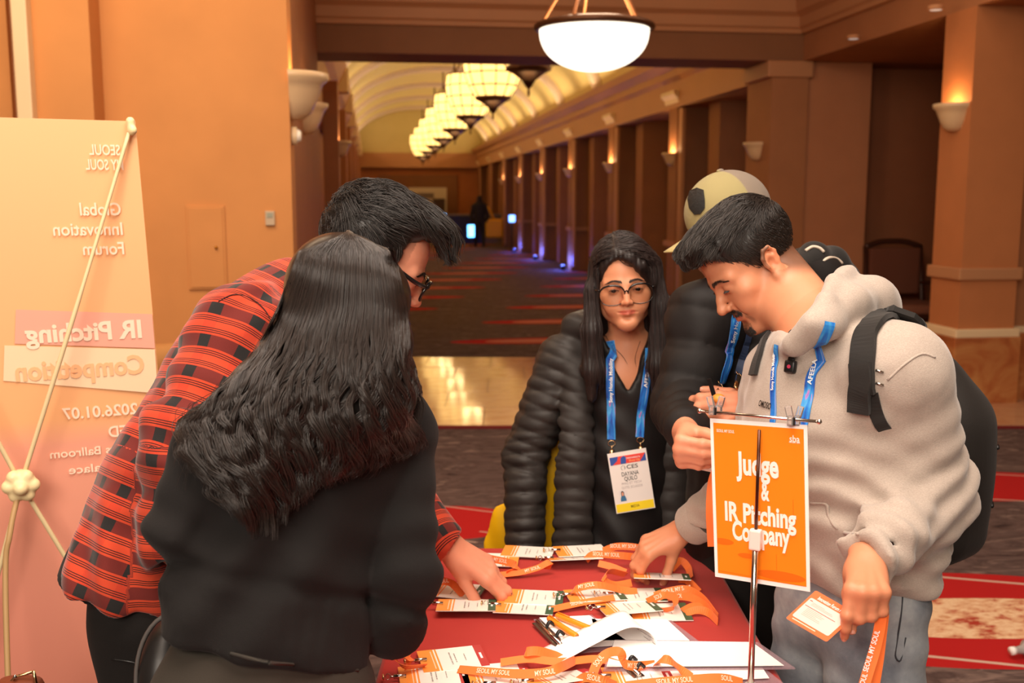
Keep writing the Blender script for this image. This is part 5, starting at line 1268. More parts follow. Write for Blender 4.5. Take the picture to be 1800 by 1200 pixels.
    text('Sony Honda', hit(S, 1290, 576, 1.5, 4, 0.0075), ax, np.cross(nr, ax), 0.014, M_white_print, ln, bold=0.01, width=0.068)
    mb = MB(); mb.box(P(1251, 681, 2.09), (0.010, 0.038, 0.003), 0, np.stack([unit(cv(0.6, 0.2, 0.7)), unit(cv(-0.28, 0.95, 0)), unit(np.cross(cv(0.6, 0.2, 0.7), cv(-0.28, 0.95, 0)))], 1)); mb.build('clip_bar', M_blkpl, ln, False, 0.001)
    kb = Sdf(); kb.ell(P(1263, 700, 2.075), (0.013, 0.013, 0.010)); sculpt('lanyard_knot', kb, 0.003, mat('orange_plastic', lin(250, 150, 60), 0.4), ln, 1)
    return HR
# woman with long wavy hair, seen from behind
def woman_back():
    root = person(W(-0.42, 1.50, 0), 'woman with long wavy black hair and a black knit jacket, seen from behind')
    Fh = Fr(P(613, 548, 1.57), cv(0.56, -0.30, -0.78), cv(0.22, 0.95, -0.10), 0.96)
    Fs = Fr(Fh.p(0, 0.004, 0.004), Fh.R[:, 1], Fh.R[:, 2], 0.83); B = Sdf(); add_head(B, Fs, 1.0, 0.92, 1.1, 0.97, 0.95, lid=0.5)
    nb = P(588, 668, 1.60); shL, shR = P(392, 790, 1.53), P(688, 765, 1.68); elL, elR = P(316, 930, 1.49), P(712, 1020, 1.60); wrL, wrR = P(400, 1000, 1.78), P(600, 1035, 1.76)
    waist, hemc = P(480, 1000, 1.55), P(470, 1105, 1.54)
    B.rc(Fh.p(0, -0.03, -0.06), nb, 0.046, 0.052, 0.03); B.rc(nb, waist, 0.06, 0.05, 0.03); B.path([nb, shL, elL, wrL], [0.05, 0.04, 0.032, 0.025], 0.03); B.path([nb, shR, elR, wrR], [0.05, 0.04, 0.032, 0.025], 0.03)
    add_hand(B, wrL, cv(0.7, -0.3, -0.6), cv(0, 0.8, 0.3), -1, 0.88, ((25, 25, 15),)*4); add_hand(B, wrR, cv(-0.3, -0.1, -0.85), cv(0, 0.9, -0.1), 1, 0.88, ((25, 25, 15),)*4)
    sculpt('body', B, 0.003, M_skin, root, 1, skin_col(Fs, lin(226, 170, 140), lin(190, 92, 78), 0.0, 0.5, HAIR_BLACK))
    eyes(Fs, root, Fh.d(0, 0.9, -0.4))
    # jacket
    up_t = unit(P(585, 690, 1.60)-hemc); shx = unit(shR-shL); fwd = unit(np.cross(up_t, shx)); fl = (fwd, 0.66); S = Sdf()
    chest = P(548, 830, 1.60)
    S.rc(P(570, 750, 1.61), chest, 0.135, 0.150, 0.05, flat=fl); S.rc(chest, waist, 0.150, 0.150, 0.05, flat=fl); S.rc(waist, hemc-UP*0.01, 0.150, 0.156, 0.03, flat=fl)
    S.rc(shL, shR, 0.074, 0.074, 0.06); S.rc(nb, P(570, 760, 1.62), 0.075, 0.10, 0.05)
    S.path([shL, elL], [0.070, 0.054], 0.006); S.path([elL, wrL], [0.054, 0.045], 0.006); S.path([shR, elR], [0.068, 0.056], 0.006); S.path([elR, P(690, 1095, 1.64), wrR], [0.056, 0.054, 0.050], 0.006)
    S.rc(hemc-UP*0.05, hemc+UP*0.02, 0.157, 0.157, 0.012, flat=fl)
    pl_n = -up_t; S.ops.append((lambda p: (p-(hemc-up_t*0.036)) @ pl_n, hemc-up_t*0.25, 0.34, 'i', 0.008))
    def folds(p):
        a = 0.0040*wav(p, 20, 5)+0.0022*wav(p, 50, 4, 3)
        for c, ax, wd, am, fr in ((P(330, 960, 1.48), unit(shL-elL), 0.11, 0.005, 95), (P(715, 990, 1.58), unit(shR-elR), 0.12, 0.005, 85), (P(430, 990, 1.40), unit(cv(0.80, -0.45, 0)), 0.14, 0.013, 62), (P(580, 1030, 1.42), unit(cv(0.75, 0.65, 0)), 0.12, 0.010, 70), (P(560, 800, 1.40), unit(cv(0.9, 0.2, 0)), 0.14, 0.006, 60)):
            w = np.exp(-((p-c)**2).sum(-1)/(wd*wd)); a = a+w*am*np.sin(((p-c) @ ax)*fr+1.5*wav(p, 12, 3, 4))
        # gathered ribbed hem
        h = (p-hemc) @ up_t; a = a+0.0100*np.exp(-((h-0.075)/0.013)**2)+np.where(np.abs(h-0.02) < 0.05, 0.0012*np.sin((p @ shx)*700), 0)
        return a
    S.disp(folds, chest-UP*0.1, 0.8)
    sculpt('knit_jacket', S, 0.0055, M_black_knit, root, 1, extra=0.02)
    # trousers
    T = Sdf(); f1, f2 = W(-0.46, 1.38, 0.05), W(-0.40, 1.62, 0.05); f1, f2 = W(-0.55, 1.50, 0.05), W(-0.28, 1.58, 0.05)
    T.rc(P(460, 1200, 1.54), hemc-up_t*0.01, 0.162, 0.136, 0.03, flat=(fwd, 0.66), cap=True); T.path([P(400, 1230, 1.54), (P(400, 1230, 1.54)+f1)/2, f1], [0.10, 0.08, 0.06], 0.04); T.path([P(540, 1230, 1.58), (P(540, 1230, 1.58)+f2)/2, f2], [0.10, 0.08, 0.06], 0.04)
    T.disp(lambda p: 0.003*wav(p, 22, 5), hemc-UP*0.1, 0.4)
    sculpt('trousers', T, 0.008, cloth_mat('olive_grey_trousers', lin(54, 49, 43), 0.85, 900, 0.03, 0.4), root, 1)
    MB().tube(catmull([hit(T, x, y) for x, y in ((300, 1112), (400, 1146), (520, 1168), (630, 1178))], 5), 0.0025, 5).build('waistband_edge', bpy.data.materials['olive_grey_trousers'], root, True)
    for f_ in (f1, f2):
        K = Sdf(); K.rc(f_, f_+HEAD*0.13-ZUP*0.015, 0.04, 0.034, 0.03); K.ops.append((lambda p: -p[..., 2]+0.002, f_, 0.4, 'i', 0.004)); sculpt('shoe', K, 0.009, M_blkpl, root, 1)
    # hair: a long mass fanning over the back, then waves of strands on it
    hm = hair_mat('wavy_black_hair', lin(40, 33, 30), 0.30); H = Sdf(); R = Fh.R
    H.ell(Fh.p(0, -0.022, 0.034), (0.075, 0.096, 0.081), R); H.ell(Fh.p(0, 0.025, 0.04), (0.067, 0.064, 0.062), R, 0.02)
    H.ell(Fh.p(0, 0.112, -0.04), (0.056, 0.075, 0.105), R, 0.012, 's')
    H.path([P(604, 540, 1.53), P(590, 640, 1.52), P(580, 720, 1.51), P(560, 800, 1.50)], [0.076, 0.082, 0.080, 0.045], 0.04, flat=(FW, 0.6))
    H.path([P(575, 590, 1.53), P(510, 665, 1.50), P(440, 735, 1.47), P(425, 820, 1.45), P(425, 895, 1.43)], [0.040, 0.048, 0.050, 0.040, 0.014], 0.04, flat=(FW, 0.5))
    H.path([P(640, 640, 1.53), P(650, 720, 1.54), P(660, 780, 1.56)], [0.060, 0.055, 0.02], 0.03, flat=(FW, 0.6))
    H.path([P(680, 530, 1.58), P(690, 600, 1.57), P(694, 680, 1.57), P(706, 730, 1.57)], [0.026, 0.024, 0.024, 0.010], 0.03)
    sculpt('hair', H, 0.0045, hm, root, 1, extra=0.008)
    rs = np.random.RandomState(11); n, k = 6400, 36
    yL = np.array([400, 408, 440, 540, 620, 680, 740, 800, 860, 920]); xL = np.array([606, 596, 530, 494, 456, 400, 338, 326, 348, 404]); xR = np.array([616, 630, 690, 712, 716, 720, 728, 724, 690, 600])
    u = rs.rand(n); edge = rs.rand(n) < 0.14; u = np.where(edge, np.where(rs.rand(n) < 0.6, -0.03+0.09*rs.rand(n), 0.94+0.08*rs.rand(n)), u)
    yend = np.interp(u, [-0.05, 0.0, 0.15, 0.30, 0.45, 0.62, 0.8, 0.92, 1.05], [770, 800, 900, 925, 890, 845, 820, 800, 770])
    ln_ = np.clip(rs.normal(0.93, 0.10, n), 0.45, 1.04); ycr = 406+95*np.abs(u-0.5)**2*4*0.35
    y0 = ycr-2+rs.rand(n)**3*150; y1 = 420+(yend-420)*ln_; y1 = np.maximum(y1, y0+60)
    tt = np.linspace(0, 1, k)[None]*np.ones((n, 1)); yy = y0[:, None]+(y1-y0)[:, None]*tt
    Lp = np.stack([np.interp(yy, yL, xL), yy], -1); Rp = np.stack([np.interp(yy, yL, xR), yy], -1); drift = rs.normal(0, 0.05, n); uu = (u[:, None]+0*tt)[..., None]
    tt = np.clip((yy-410)/480, 0, 1)
    nc = 34; clump = np.floor(u*nc); lv = rs.randint(0, 3, n); cc = (clump+0.5+0.22*np.sin(clump*37+lv*2.1))/nc; cid = clump*3+lv
    pull = 0.72*smo(tt, 0.25, 0.8); ucl = (cc[:, None]+drift[:, None]*tt*0.4); uu = (uu[..., 0]*(1-pull)+ucl*pull)[..., None]; uu = np.clip(uu, -0.04, 1.04)
    px = Lp*(1-uu)+Rp*uu
    ph = np.sin(cid*12.9898)*43+rs.normal(0, 0.22, n); am = (14.0+5*np.sin(cid*7.7))[:, None]*smo(tt, 0.28, 0.70); fq = 27+5*np.sin(cid*3.3)[:, None]
    wv = np.sin(ph[:, None]+tt*fq); px[..., 0] += am*wv; px[..., 1] += 0.3*am*np.cos(ph[:, None]*1.3+tt*fq)
    bul = 1-np.clip(np.abs(u*nc-clump-0.5)*2, 0, 1)**2
    # pull towards clump centres
    rays = FW+RT*((px[..., :1]-900)/FPX)+UP*((600-px[..., 1:2])/FPX); rf = rays.reshape(-1, 3); rl = np.linalg.norm(rf, axis=1); d = np.full(len(rf), 1.30)
    Hs = Sdf(); Hs.ops = [o for o in H.ops if o[3] != 'd']; both = Sdf(); both.ops = Hs.ops+[o for o in S.ops if o[3] != 'd']
    for _ in range(26):
        d = np.minimum(d+np.clip(both.ev(CAM+d[:, None]*rf), -0.02, 0.06)/rl*0.8, 1.72)
    d = d.reshape(n, k); d = np.where(d > 1.70, np.minimum(1.52, np.nanmedian(d, 1))[:, None], d)
    for _ in range(3): d[:, 1:-1] = (d[:, :-2]+2*d[:, 1:-1]+d[:, 2:])/4
    off = (0.002+0.007*rs.rand(n))[:, None]+0.007*smo(tt, 0.3, 0.8)*np.cos(ph[:, None]+tt*fq)+0.006*bul[:, None]*smo(tt, 0.2, 0.6)+0.004*lv[:, None]*smo(tt, 0.3, 0.7)
    pth = CAM+(d-off-0.002)[..., None]*rays
    hair_obj('hair_strands', pth, list(np.linspace(0.00045, 0.00045, k-6))+[0.0004, 0.00036, 0.0003, 0.00024, 0.0002, 0.0001], hm, root)
    # stray wisps right of the face and at the fringe of the hair
    w = []
    for i in range(170):
        x0 = rs.uniform(690, 716); a = np.array([(x0, rs.uniform(540, 640)), (x0+rs.uniform(-4, 16), 660), (x0+rs.uniform(0, 34), 710), (x0+rs.uniform(0, 30), rs.uniform(730, 775))])
        c = np.array(catmull([P(x, y, 1.58) for x, y in a], 5)); w.append(c[np.linspace(0, len(c)-1, 14).astype(int)])
    for i in range(140):
        x0 = rs.uniform(380, 470); y0 = rs.uniform(660, 720); a = [(x0, y0), (x0-rs.uniform(15, 45), y0+rs.uniform(20, 50)), (x0-rs.uniform(30, 80), y0+rs.uniform(40, 80)), (x0-rs.uniform(40, 90), y0+rs.uniform(90, 150))]
        c = np.array(catmull([P(x, y, 1.44) for x, y in a], 5)); w.append(c[np.linspace(0, len(c)-1, 14).astype(int)])
    hair_obj('loose_strands', np.array(w), [0.00035]*10+[0.0003, 0.00025, 0.0002, 0.0001], hm, root)
    # round black bag at her hip
    bg = empty('shoulder_bag', P(275, 1180, 1.62), 'round black leather bag hanging at the hip of the woman with wavy hair', 'bag')
    K = Sdf(); K.ell(P(305, 1195, 1.64), (0.050, 0.085, 0.105), np.stack([RT, HEAD, ZUP], 1)); sculpt('bag_body', K, 0.005, mat('black_leather', lin(24, 22, 22), 0.45, 0.5), bg, 1)
    pts = [P(305+66*math.cos(t), 1195+116*math.sin(t), 1.585) for t in np.linspace(math.pi*0.80, math.pi*1.55, 16)]
    MB().tube(pts, 0.0035, 6).build('piping', mat('grey_piping', lin(86, 82, 80), 0.4), bg, True)

# man in the plaid shirt, bending over the table
def man_plaid():
    root = person(W(-0.55, 1.95, 0), 'man in a red and black plaid flannel shirt and glasses, bending over the table')
    Fh = Fr(P(662, 461, 2.0), cv(math.cos(0.46), -math.sin(0.46), -0.26), cv(math.sin(0.46), math.cos(0.46), 0.10), 1.0)
    B = Sdf(); add_head(B, Fh, 0.0, 1.0, 1.0, 1.0, 1.0, lid=0.6)
    nb = P(548, 520, 2.08); shR, shL = P(424, 586, 1.86), P(540, 560, 2.26); elR, elL = P(330, 780, 1.76), P(650, 800, 2.32); wrR, wrL = P(318, 970, 1.76), P(786, 958, 2.17)
    pel, waist, chest = P(262, 1010, 1.93), P(318, 850, 1.97), P(432, 660, 2.05)
    B.rc(Fh.p(0, -0.04, -0.05), nb, 0.054, 0.062, 0.03); B.path([nb, chest, waist], [0.06, 0.06, 0.05], 0.03); B.path([nb, shR, elR, wrR], [0.05, 0.04, 0.034, 0.028], 0.03); B.path([nb, shL, elL, wrL], [0.05, 0.04, 0.036, 0.029], 0.03)
    HL, tl = add_hand(B, P(792, 962, 2.17), P(862, 1006, 2.185)-P(792, 962, 2.17), cv(0.30, 0.72, 0.55), -1, 1.10, ((14, 18, 14), (16, 22, 14), (26, 30, 18), (34, 34, 20)), (4, 1, -3, -8), (22, 22, 8, 4))
    add_hand(B, P(322, 972, 1.77), cv(0.75, -0.5, -0.3), cv(-0.3, 0.1, 0.9), 1, 0.98, ((30, 30, 20),)*4)
    sculpt('body', B, 0.0028, M_skin, root, 1, skin_col(Fh, lin(226, 156, 126), lin(196, 110, 96), 0.25, 0.5, HAIR_BLACK, 0.5, 0.35))
    add_nails('nail', tl, root, M_nail); eyes(Fh, root, Fh.d(0, 0.85, -0.5))
    hm = hair_mat('messy_black_hair', lin(32, 26, 23)); hair_obj('eyebrow', brows(Fh, root, hm, 0, 1.1, 0, B), [0.0005, 0.0005, 0.0002], hm, root)
    glasses(Fh, root, 0.027, 0.0195, 0.034, -0.006, 0.108, M_frame, 0.0029, M_lens, True, 0.08, 0.6)
    H = Sdf(); R = Fh.R
    H.ell(Fh.p(0, -0.024, 0.042), (0.084, 0.106, 0.092), R); H.ell(Fh.p(0, 0.03, 0.062), (0.070, 0.062, 0.062), R, 0.02); H.plane(Fh.p(0, 0.022, 0.040), Fh.d(0, 0.90, -0.44), 0.008); H.plane(Fh.p(0, 0, -0.022), Fh.d(0, 0.40, -0.9), 0.008)
    H.ell(Fh.p(0, 0.078, 0.106), (0.050, 0.030, 0.013), R, 0.02); H.ell(Fh.p(0, 0.0, 0.10), (0.07, 0.085, 0.03), R, 0.03)
    H.disp(lambda p: 0.004*wav(p, 85, 5), Fh.p(0, 0, 0.07), 0.22)
    sculpt('hair', H, 0.004, hm, root, 1)
    rs = np.random.RandomState(8); n = 8500; u = rs.normal(size=(n, 3)); u /= np.linalg.norm(u, axis=1)[:, None]
    st = on_surface(H, Fh.o+(u*np.array([0.085, 0.11, 0.10])+np.array([0, 0.0, 0.055])) @ R.T, 6, 0.0); ok = np.abs(H.ev(st)) < 0.003; st = st[ok]; ql = Fh.loc(st); n = len(st)
    top = smo(ql[:, 2], 0.02, 0.10); front = smo(ql[:, 1], 0.03, 0.09)*top; ln = 0.020+0.034*top*(0.5+rs.rand(n)); cl = np.floor(ql[:, 0]*55)+7*np.floor(ql[:, 1]*45); ph = np.sin(cl*12.9)*3
    base = np.stack([0.55*np.sin(ph)+0.35*rs.normal(size=n), 0.15+1.0*top+0.5*front, -0.8+0.75*top-0.75*front+0.45*np.sin(ph*1.7)], 1); dirs = base @ R.T; dirs /= np.linalg.norm(dirs, axis=1)[:, None]
    pth = flow(H, st, lambda p, i: (dirs+0.08*i*Fh.d(0, 0.1, -0.8)*(0.3+front)[:, None])*(ln/9)[:, None], 9, 1.0, 0.002+0.014*rs.rand(n)*top, 0.25)
    qq = Fh.loc(pth.reshape(-1, 3)).reshape(pth.shape); bad = ((qq[..., 1] > 0.03) & (qq[..., 1] < 0.092) & (qq[..., 2] < 0.082)).any(1); pth = pth[~bad]
    hair_obj('hair_strands', pth, [0.00045]*7+[0.0004, 0.0003, 0.00015], hm, root)
    # flannel shirt
    spine = unit(nb-pel); fr_n = unit(cv(0.86, -0.50, 0)); S = Sdf(); fl = (fr_n, 0.66); sh_mid = P(482, 580, 2.06)
    S.rc(pel, waist, 0.185, 0.180, 0.05, flat=(fr_n, 0.74)); S.rc(waist, chest, 0.190, 0.205, 0.05, flat=fl); S.rc(chest, sh_mid, 0.205, 0.15, 0.05, flat=fl); S.rc(shR, shL, 0.082, 0.080, 0.06); S.rc(sh_mid, nb, 0.11, 0.075, 0.04)
    S.path([shR, elR], [0.088, 0.080], 0.035); S.path([elR, P(306, 935, 1.75)], [0.080, 0.056], 0.03); S.path([shL, elL], [0.085, 0.075], 0.04); S.path([elL, P(770, 945, 2.17)], [0.072, 0.050], 0.03)
    S.rc(P(305, 930, 1.75), P(316, 965, 1.76), 0.054, 0.050, 0.008, cap=True); S.rc(P(765, 940, 2.17), P(792, 960, 2.17), 0.050, 0.044, 0.008, cap=True)
    # shirt tail flaring out at the back
    S.rc(waist, P(235, 1000, 1.93), 0.14, 0.160, 0.06, flat=(fr_n, 0.60)); hemp = P(225, 1010, 1.93); hn = unit(cv(-0.30, -0.95, 0))
    S.ops.append((lambda p: (p-hemp) @ hn-0.010*np.sin((p @ FW)*26), hemp+hn*0.28, 0.37, 'i', 0.006))
    S.rc(P(785, 956, 2.17), P(830, 985, 2.18), 0.036, 0.038, 0.004, 's'); S.rc(P(313, 958, 1.76), P(330, 995, 1.765), 0.038, 0.040, 0.004, 's')
    S.rc(Fh.p(0, -0.02, -0.08), nb+UP*0.03, 0.06, 0.062, 0.02, 's')
    S.path([P(520, 470, 2.12), P(548, 486, 2.02), P(590, 525, 2.02), P(612, 560, 2.06)], [0.020, 0.024, 0.022, 0.016], 0.015)
    def folds(p):
        a = 0.0045*wav(p, 18, 5)+0.0018*wav(p, 50, 4, 3)
        for c, ax, wd, am, fq in ((elR, unit(elR-shR), 0.16, 0.007, 85), (P(345, 860, 1.8), unit(cv(0.9, 0.3, 0)), 0.16, 0.008, 80), (P(440, 540, 1.85), unit(cv(0.6, -0.8, 0)), 0.10, 0.006, 90), (P(230, 960, 1.8), unit(cv(1, 0.1, 0)), 0.16, 0.008, 75)):
            w = np.exp(-((p-c)**2).sum(-1)/(wd*wd)); a = a+w*am*np.sin(((p-c) @ ax)*fq+1.6*wav(p, 11, 3, 4))
        return a
    S.disp(folds, waist, 0.95)
    pm = mat('plaid_flannel', (0.6, 0.1, 0.05), 0.9, 0.2, sheen=0.25); nn = N(pm); uv = nn.attr('uvp').outputs['Vector']; su = nn.sep(uv); pos = nn.geo()
    Lc = nn.math('DIVIDE', su[0], 0.060); Ac = nn.math('DIVIDE', su[1], 0.066); fl_ = nn.math('FRACT', Lc); fa = nn.math('FRACT', Ac)
    def band(f, a, b): return nn.math('MULTIPLY', nn.math('GREATER_THAN', f, a), nn.math('LESS_THAN', f, b))
    row = band(fl_, 0.30, 0.66); col = band(fa, 0.30, 0.62); col2 = band(fa, 0.0, 0.10)
    c = nn.mix(nn.noise(pos, 9, 3), lin(178, 58, 36), lin(198, 74, 46)); c = nn.mix(nn.math('MULTIPLY', col, 0.45), c, lin(176, 52, 36)); c = nn.mix(row, c, lin(104, 38, 34)); c = nn.mix(nn.math('MULTIPLY', row, col), c, lin(38, 36, 36))
    for t in (0.10, 0.16, 0.22, 0.74, 0.80, 0.86): c = nn.mix(band(fl_, t-0.012, t+0.014), c, lin(52, 28, 26))
    nn.color(c); nn.bump(nn.noise(pos, 800, 2), 0.3, 0.001)
    tw = unit(cv(0, 0, 1))
    segs = [([pel-spine*0.2, waist, chest, nb+spine*0.2], 0.175, tw, 0.0), ([shR, elR, wrR+unit(wrR-elR)*0.1], 0.080, tw, 0.023), ([shL, elL, wrL+unit(wrL-elL)*0.1], 0.085, tw, 0.0)]
    sculpt('flannel_shirt', S, 0.0055, pm, root, 1, None, lambda V: seg_uv(V, segs), extra=0.02)
    dark = mat('shirt_seam', lin(60, 26, 22), 0.9)
    MB().tube(catmull([hit(S, x, y, off=0.0004) for x, y in ((384, 530), (410, 518), (440, 524), (466, 546), (482, 580))], 8), 0.0012, 5).build('shoulder_seam', dark, root, True)
    # black undershirt tail and trousers
    T = Sdf(); T.rc(P(225, 985, 1.96), P(232, 1020, 1.96), 0.168, 0.170, 0.01, flat=(fr_n, 0.60)); T.ops.append((lambda p: (p-(hemp+hn*0.028)) @ hn, hemp+hn*0.28, 0.33, 'i', 0.004)); sculpt('undershirt', T, 0.007, M_black_knit, root, 1)
    T = Sdf(); f1, f2 = W(-0.72, 1.90, 0.05), W(-0.62, 2.12, 0.05); T.rc(P(258, 1000, 1.95), P(262, 1070, 1.95), 0.135, 0.145, 0.03, flat=(cv(1, 0, 0), 0.72)); T.path([P(258, 1080, 1.86), (P(268, 1080, 1.86)+f1)/2, f1], [0.094, 0.080, 0.062], 0.03); T.path([P(280, 1080, 2.04), (P(280, 1080, 2.04)+f2)/2, f2], [0.094, 0.08, 0.062], 0.03)
    T.disp(lambda p: 0.003*wav(p, 25, 5), P(262, 1100, 1.9), 0.4); sculpt('trousers', T, 0.009, M_trouser, root, 1)
    MB().tube(catmull([hit(T, x, y) for x, y in ((196, 1158), (225, 1162), (250, 1168))], 4), 0.002, 5).build('pocket_seam', M_blkpl, root, True)
    for f_ in (f1, f2):
        K = Sdf(); K.rc(f_, f_+RT*0.15-ZUP*0.015, 0.043, 0.037, 0.03); K.ops.append((lambda p: -p[..., 2]+0.002, f_, 0.4, 'i', 0.004)); sculpt('shoe', K, 0.009, M_blkpl, root, 1)
    return HL
# ------------------------------------------------------------------ table, cloth, badges, papers, sign, banner and the far end of the corridor
TZ = 0.752                                # top of the cloth
def tpt(px, py, h=0.0): return onZ(px, py, TZ+h)
def table():
    x0, x1, d0, d1 = -0.235, 0.475, 0.60, 2.418
    t = empty('folding_table', W(0.13, 1.51, 0), 'long folding table under the dark red cloth', 'table')
    MB().box(W(0.13, 1.51, 0.73), (x1-x0-0.01, d1-d0-0.01, 0.03), -YAW).build('tabletop', mat('table_laminate', lin(150, 140, 130), 0.5), t)
    for sx in (x0+0.08, x1-0.08):
        for sd in (d0+0.2, d1-0.2):
            MB().tube([W(sx, sd, 0.716), W(sx, sd, 0.0)], 0.014, 10).build('leg', M_chrome, t, True)
    m = cloth_mat('red_tablecloth', lin(150, 34, 34), 0.85, 1400, 0.15, 0.35, 0.06); nn = N(m); p = nn.geo()
    nn.color(nn.mix(nn.noise(p, 5, 3), lin(164, 42, 38), lin(184, 54, 46)))
    V = []; Fq = []; per = []
    nx, nd = 30, 60
    for i in range(nx): per.append((x0+(x1-x0)*i/nx, d0))
    for i in range(nd): per.append((x1, d0+(d1-d0)*i/nd))
    for i in range(nx): per.append((x1-(x1-x0)*i/nx, d1))
    for i in range(nd): per.append((x0, d1-(d1-d0)*i/nd))
    n = len(per); cx, cd = (x0+x1)/2, (d0+d1)/2
    rows = [(0.0, TZ, 0.0), (0.006, TZ-0.003, 0.0), (0.010, TZ-0.012, 0.0), (0.014, TZ-0.06, 0.004), (0.022, TZ-0.25, 0.013), (0.03, TZ-0.45, 0.02), (0.035, 0.03, 0.026)]
    L = 0
    for (o, z, am) in rows:
        for k, (x, d) in enumerate(per):
            nx_ = np.array([1.0 if x >= x1-1e-6 else (-1.0 if x <= x0+1e-6 else 0), 1.0 if d >= d1-1e-6 else (-1.0 if d <= d0+1e-6 else 0)]); nx_ = nx_/max(1, np.linalg.norm(nx_))
            s_ = o+am*(0.5+0.5*math.sin(k*0.85+1.1*math.sin(k*0.21))); V.append(W(x+nx_[0]*s_, d+nx_[1]*s_, z))
    for r in range(len(rows)-1):
        for k in range(n): Fq.append((r*n+k, r*n+(k+1) % n, (r+1)*n+(k+1) % n, (r+1)*n+k))
    b = len(V); gx, gd = 24, 40                     # the top, with faint ripples
    for j in range(gd+1):
        for i in range(gx+1):
            x, d = x0+(x1-x0)*i/gx, d0+(d1-d0)*j/gd; q = W(x, d, TZ); q[2] += 0.0010*math.sin(x*17+d*6)*math.sin(d*14) if 0 < i < gx and 0 < j < gd else 0; V.append(q)
    for j in range(gd):
        for i in range(gx): a = b+j*(gx+1)+i; Fq.append((a, a+1, a+gx+2, a+gx+1))
    o = MB().add(V, Fq).build('tablecloth', m, None, True); tag(o, 'dark red cloth draped over the registration table', 'tablecloth')
def ribbon(name, pts, sides, w, th, m, parent):
    nr = [np.cross(unit(pts[min(i+1, len(pts)-1)]-pts[max(i-1, 0)]), s) for i, s in enumerate(sides)]
    return strap(name, pts, nr, w, th, m, parent)
M_or = mat('orange_print', lin(250, 150, 62), 0.45); M_lan = mat('orange_lanyard', lin(242, 120, 54), 0.55, 0.3, sheen=0.2)
n_ = N(M_lan); n_.bump(n_.noise(n_.geo(), 1500, 2), 0.3, 0.0006)
M_card = mat('badge_card', lin(246, 240, 232), 0.35, 0.4, coat=0.3); M_green = mat('green_tag', lin(60, 92, 66), 0.45); M_redtag = mat('red_tag', lin(176, 52, 52), 0.45)
M_ink = mat('name_ink', lin(150, 140, 136), 0.6); M_pale = mat('pale_print', lin(250, 214, 186), 0.5)
def badge(c, ang, tagm, label, h=0.003, tilt=(0, 0), lany=(), L=0.122, Wd=0.086, clip=True, words=True):
    """conference badge lying on the cloth. c place in the photograph, ang heading of its foot, degrees from right towards the far side"""
    o = tpt(c[0], c[1], h); a = math.radians(ang); X = RT*math.cos(a)+HEAD*math.sin(a); Yd = np.cross(ZUP, X)
    X = unit(X+ZUP*tilt[0]); Yd = unit(Yd+ZUP*tilt[1]); Zn = np.cross(X, Yd)
    r = empty('badge', o, label, 'badge', 'orange badges with lanyards on the table')
    def q(u, v, w=0.0): return o+X*(u-0.5)*L+Yd*(v-0.5)*Wd+Zn*w
    def slab(name, u0, u1, v0, v1, w0, w1, m):
        mb = MB(); mb.add([q(u, v, w) for w in (w0, w1) for (u, v) in ((u0, v0), (u1, v0), (u1, v1), (u0, v1))], [(0, 3, 2, 1), (4, 5, 6, 7), (0, 1, 5, 4), (1, 2, 6, 5), (2, 3, 7, 6), (3, 0, 4, 7)]); return mb.build(name, m, r)
    slab('card', 0, 1, 0, 1, 0.0, 0.0016, M_card)
    slab('header_strip', 0.0, 0.24, 0.0, 1.0, 0.0016, 0.0021, M_or); slab('stripe', 0.265, 0.29, 0.0, 1.0, 0.0016, 0.002, M_or); slab('stripe', 0.19, 0.205, 0.1, 0.9, 0.0021, 0.0024, M_pale)
    slab('tag_strip', 0.87, 1.0, 0.0, 1.0, 0.0016, 0.0021, tagm); slab('tag_word', 0.915, 0.95, 0.36, 0.62, 0.0021, 0.0024, M_white_print)
    for u, v0, v1, t in ((0.46, 0.22, 0.80, 0.022), (0.53, 0.30, 0.72, 0.018), (0.68, 0.34, 0.66, 0.014)):
        mb = MB(); nn = 9
        for k in range(nn):
            a0 = v0+(v1-v0)*k/nn; a1 = a0+(v1-v0)/nn*random.uniform(0.4, 0.8); mb.add([q(uu, vv, 0.002) for uu, vv in ((u, a0), (u+t, a0), (u+t, a1), (u, a1))], [(0, 1, 2, 3)])
        s_ = mb.build('lettering', M_ink, r); s_['kind'] = 'stuff'
    if clip:
        a0 = q(-0.10, 0.5, 0.006); clasp(a0-X*0.012, q(0.10, 0.5, 0.004), r, M_chrome, 0.010)
        MB().tube([a0-X*0.016+Yd*0.006*math.cos(t)+Zn*0.004*math.sin(t) for t in np.linspace(0, 6.28, 12)], 0.0016, 6, False).build('ring', M_gold, r, True)
    for i, (pth, st, word) in enumerate(lany):
        pts = catmull([tpt(x, y, hh) for x, y, hh in pth], 6); sides = []
        for j in range(len(pts)):
            t = unit(pts[min(j+1, len(pts)-1)]-pts[max(j-1, 0)]); pr = unit(np.cross(ZUP, t)); s = st if not hasattr(st, '__len__') else st[0]+(st[1]-st[0])*j/(len(pts)-1); sides.append(unit(pr*(1-abs(s))+ZUP*s))
        ribbon('lanyard', pts, sides, 0.0165, 0.0010, M_lan, r)
        if word:
            wds = word if isinstance(word, (list, tuple)) else [(word, 0.5)]
            for wd_, fpos in wds:
                j = int(fpos*(len(pts)-1)); j = min(max(1, j), len(pts)-2); t = unit(pts[j+1]-pts[j-1]); sd = unit(sides[j]-t*(sides[j] @ t)); nr = np.cross(t, sd)
                if nr @ FW > 0: nr = -nr
                ay = sd if sd @ UP > 0 else -sd; ax = np.cross(ay, nr)
                text(wd_, pts[j]+nr*0.0022, ax, ay, 0.0125, M_pale, r, 'lanyard_print', 0.015, 0.7)
    return r
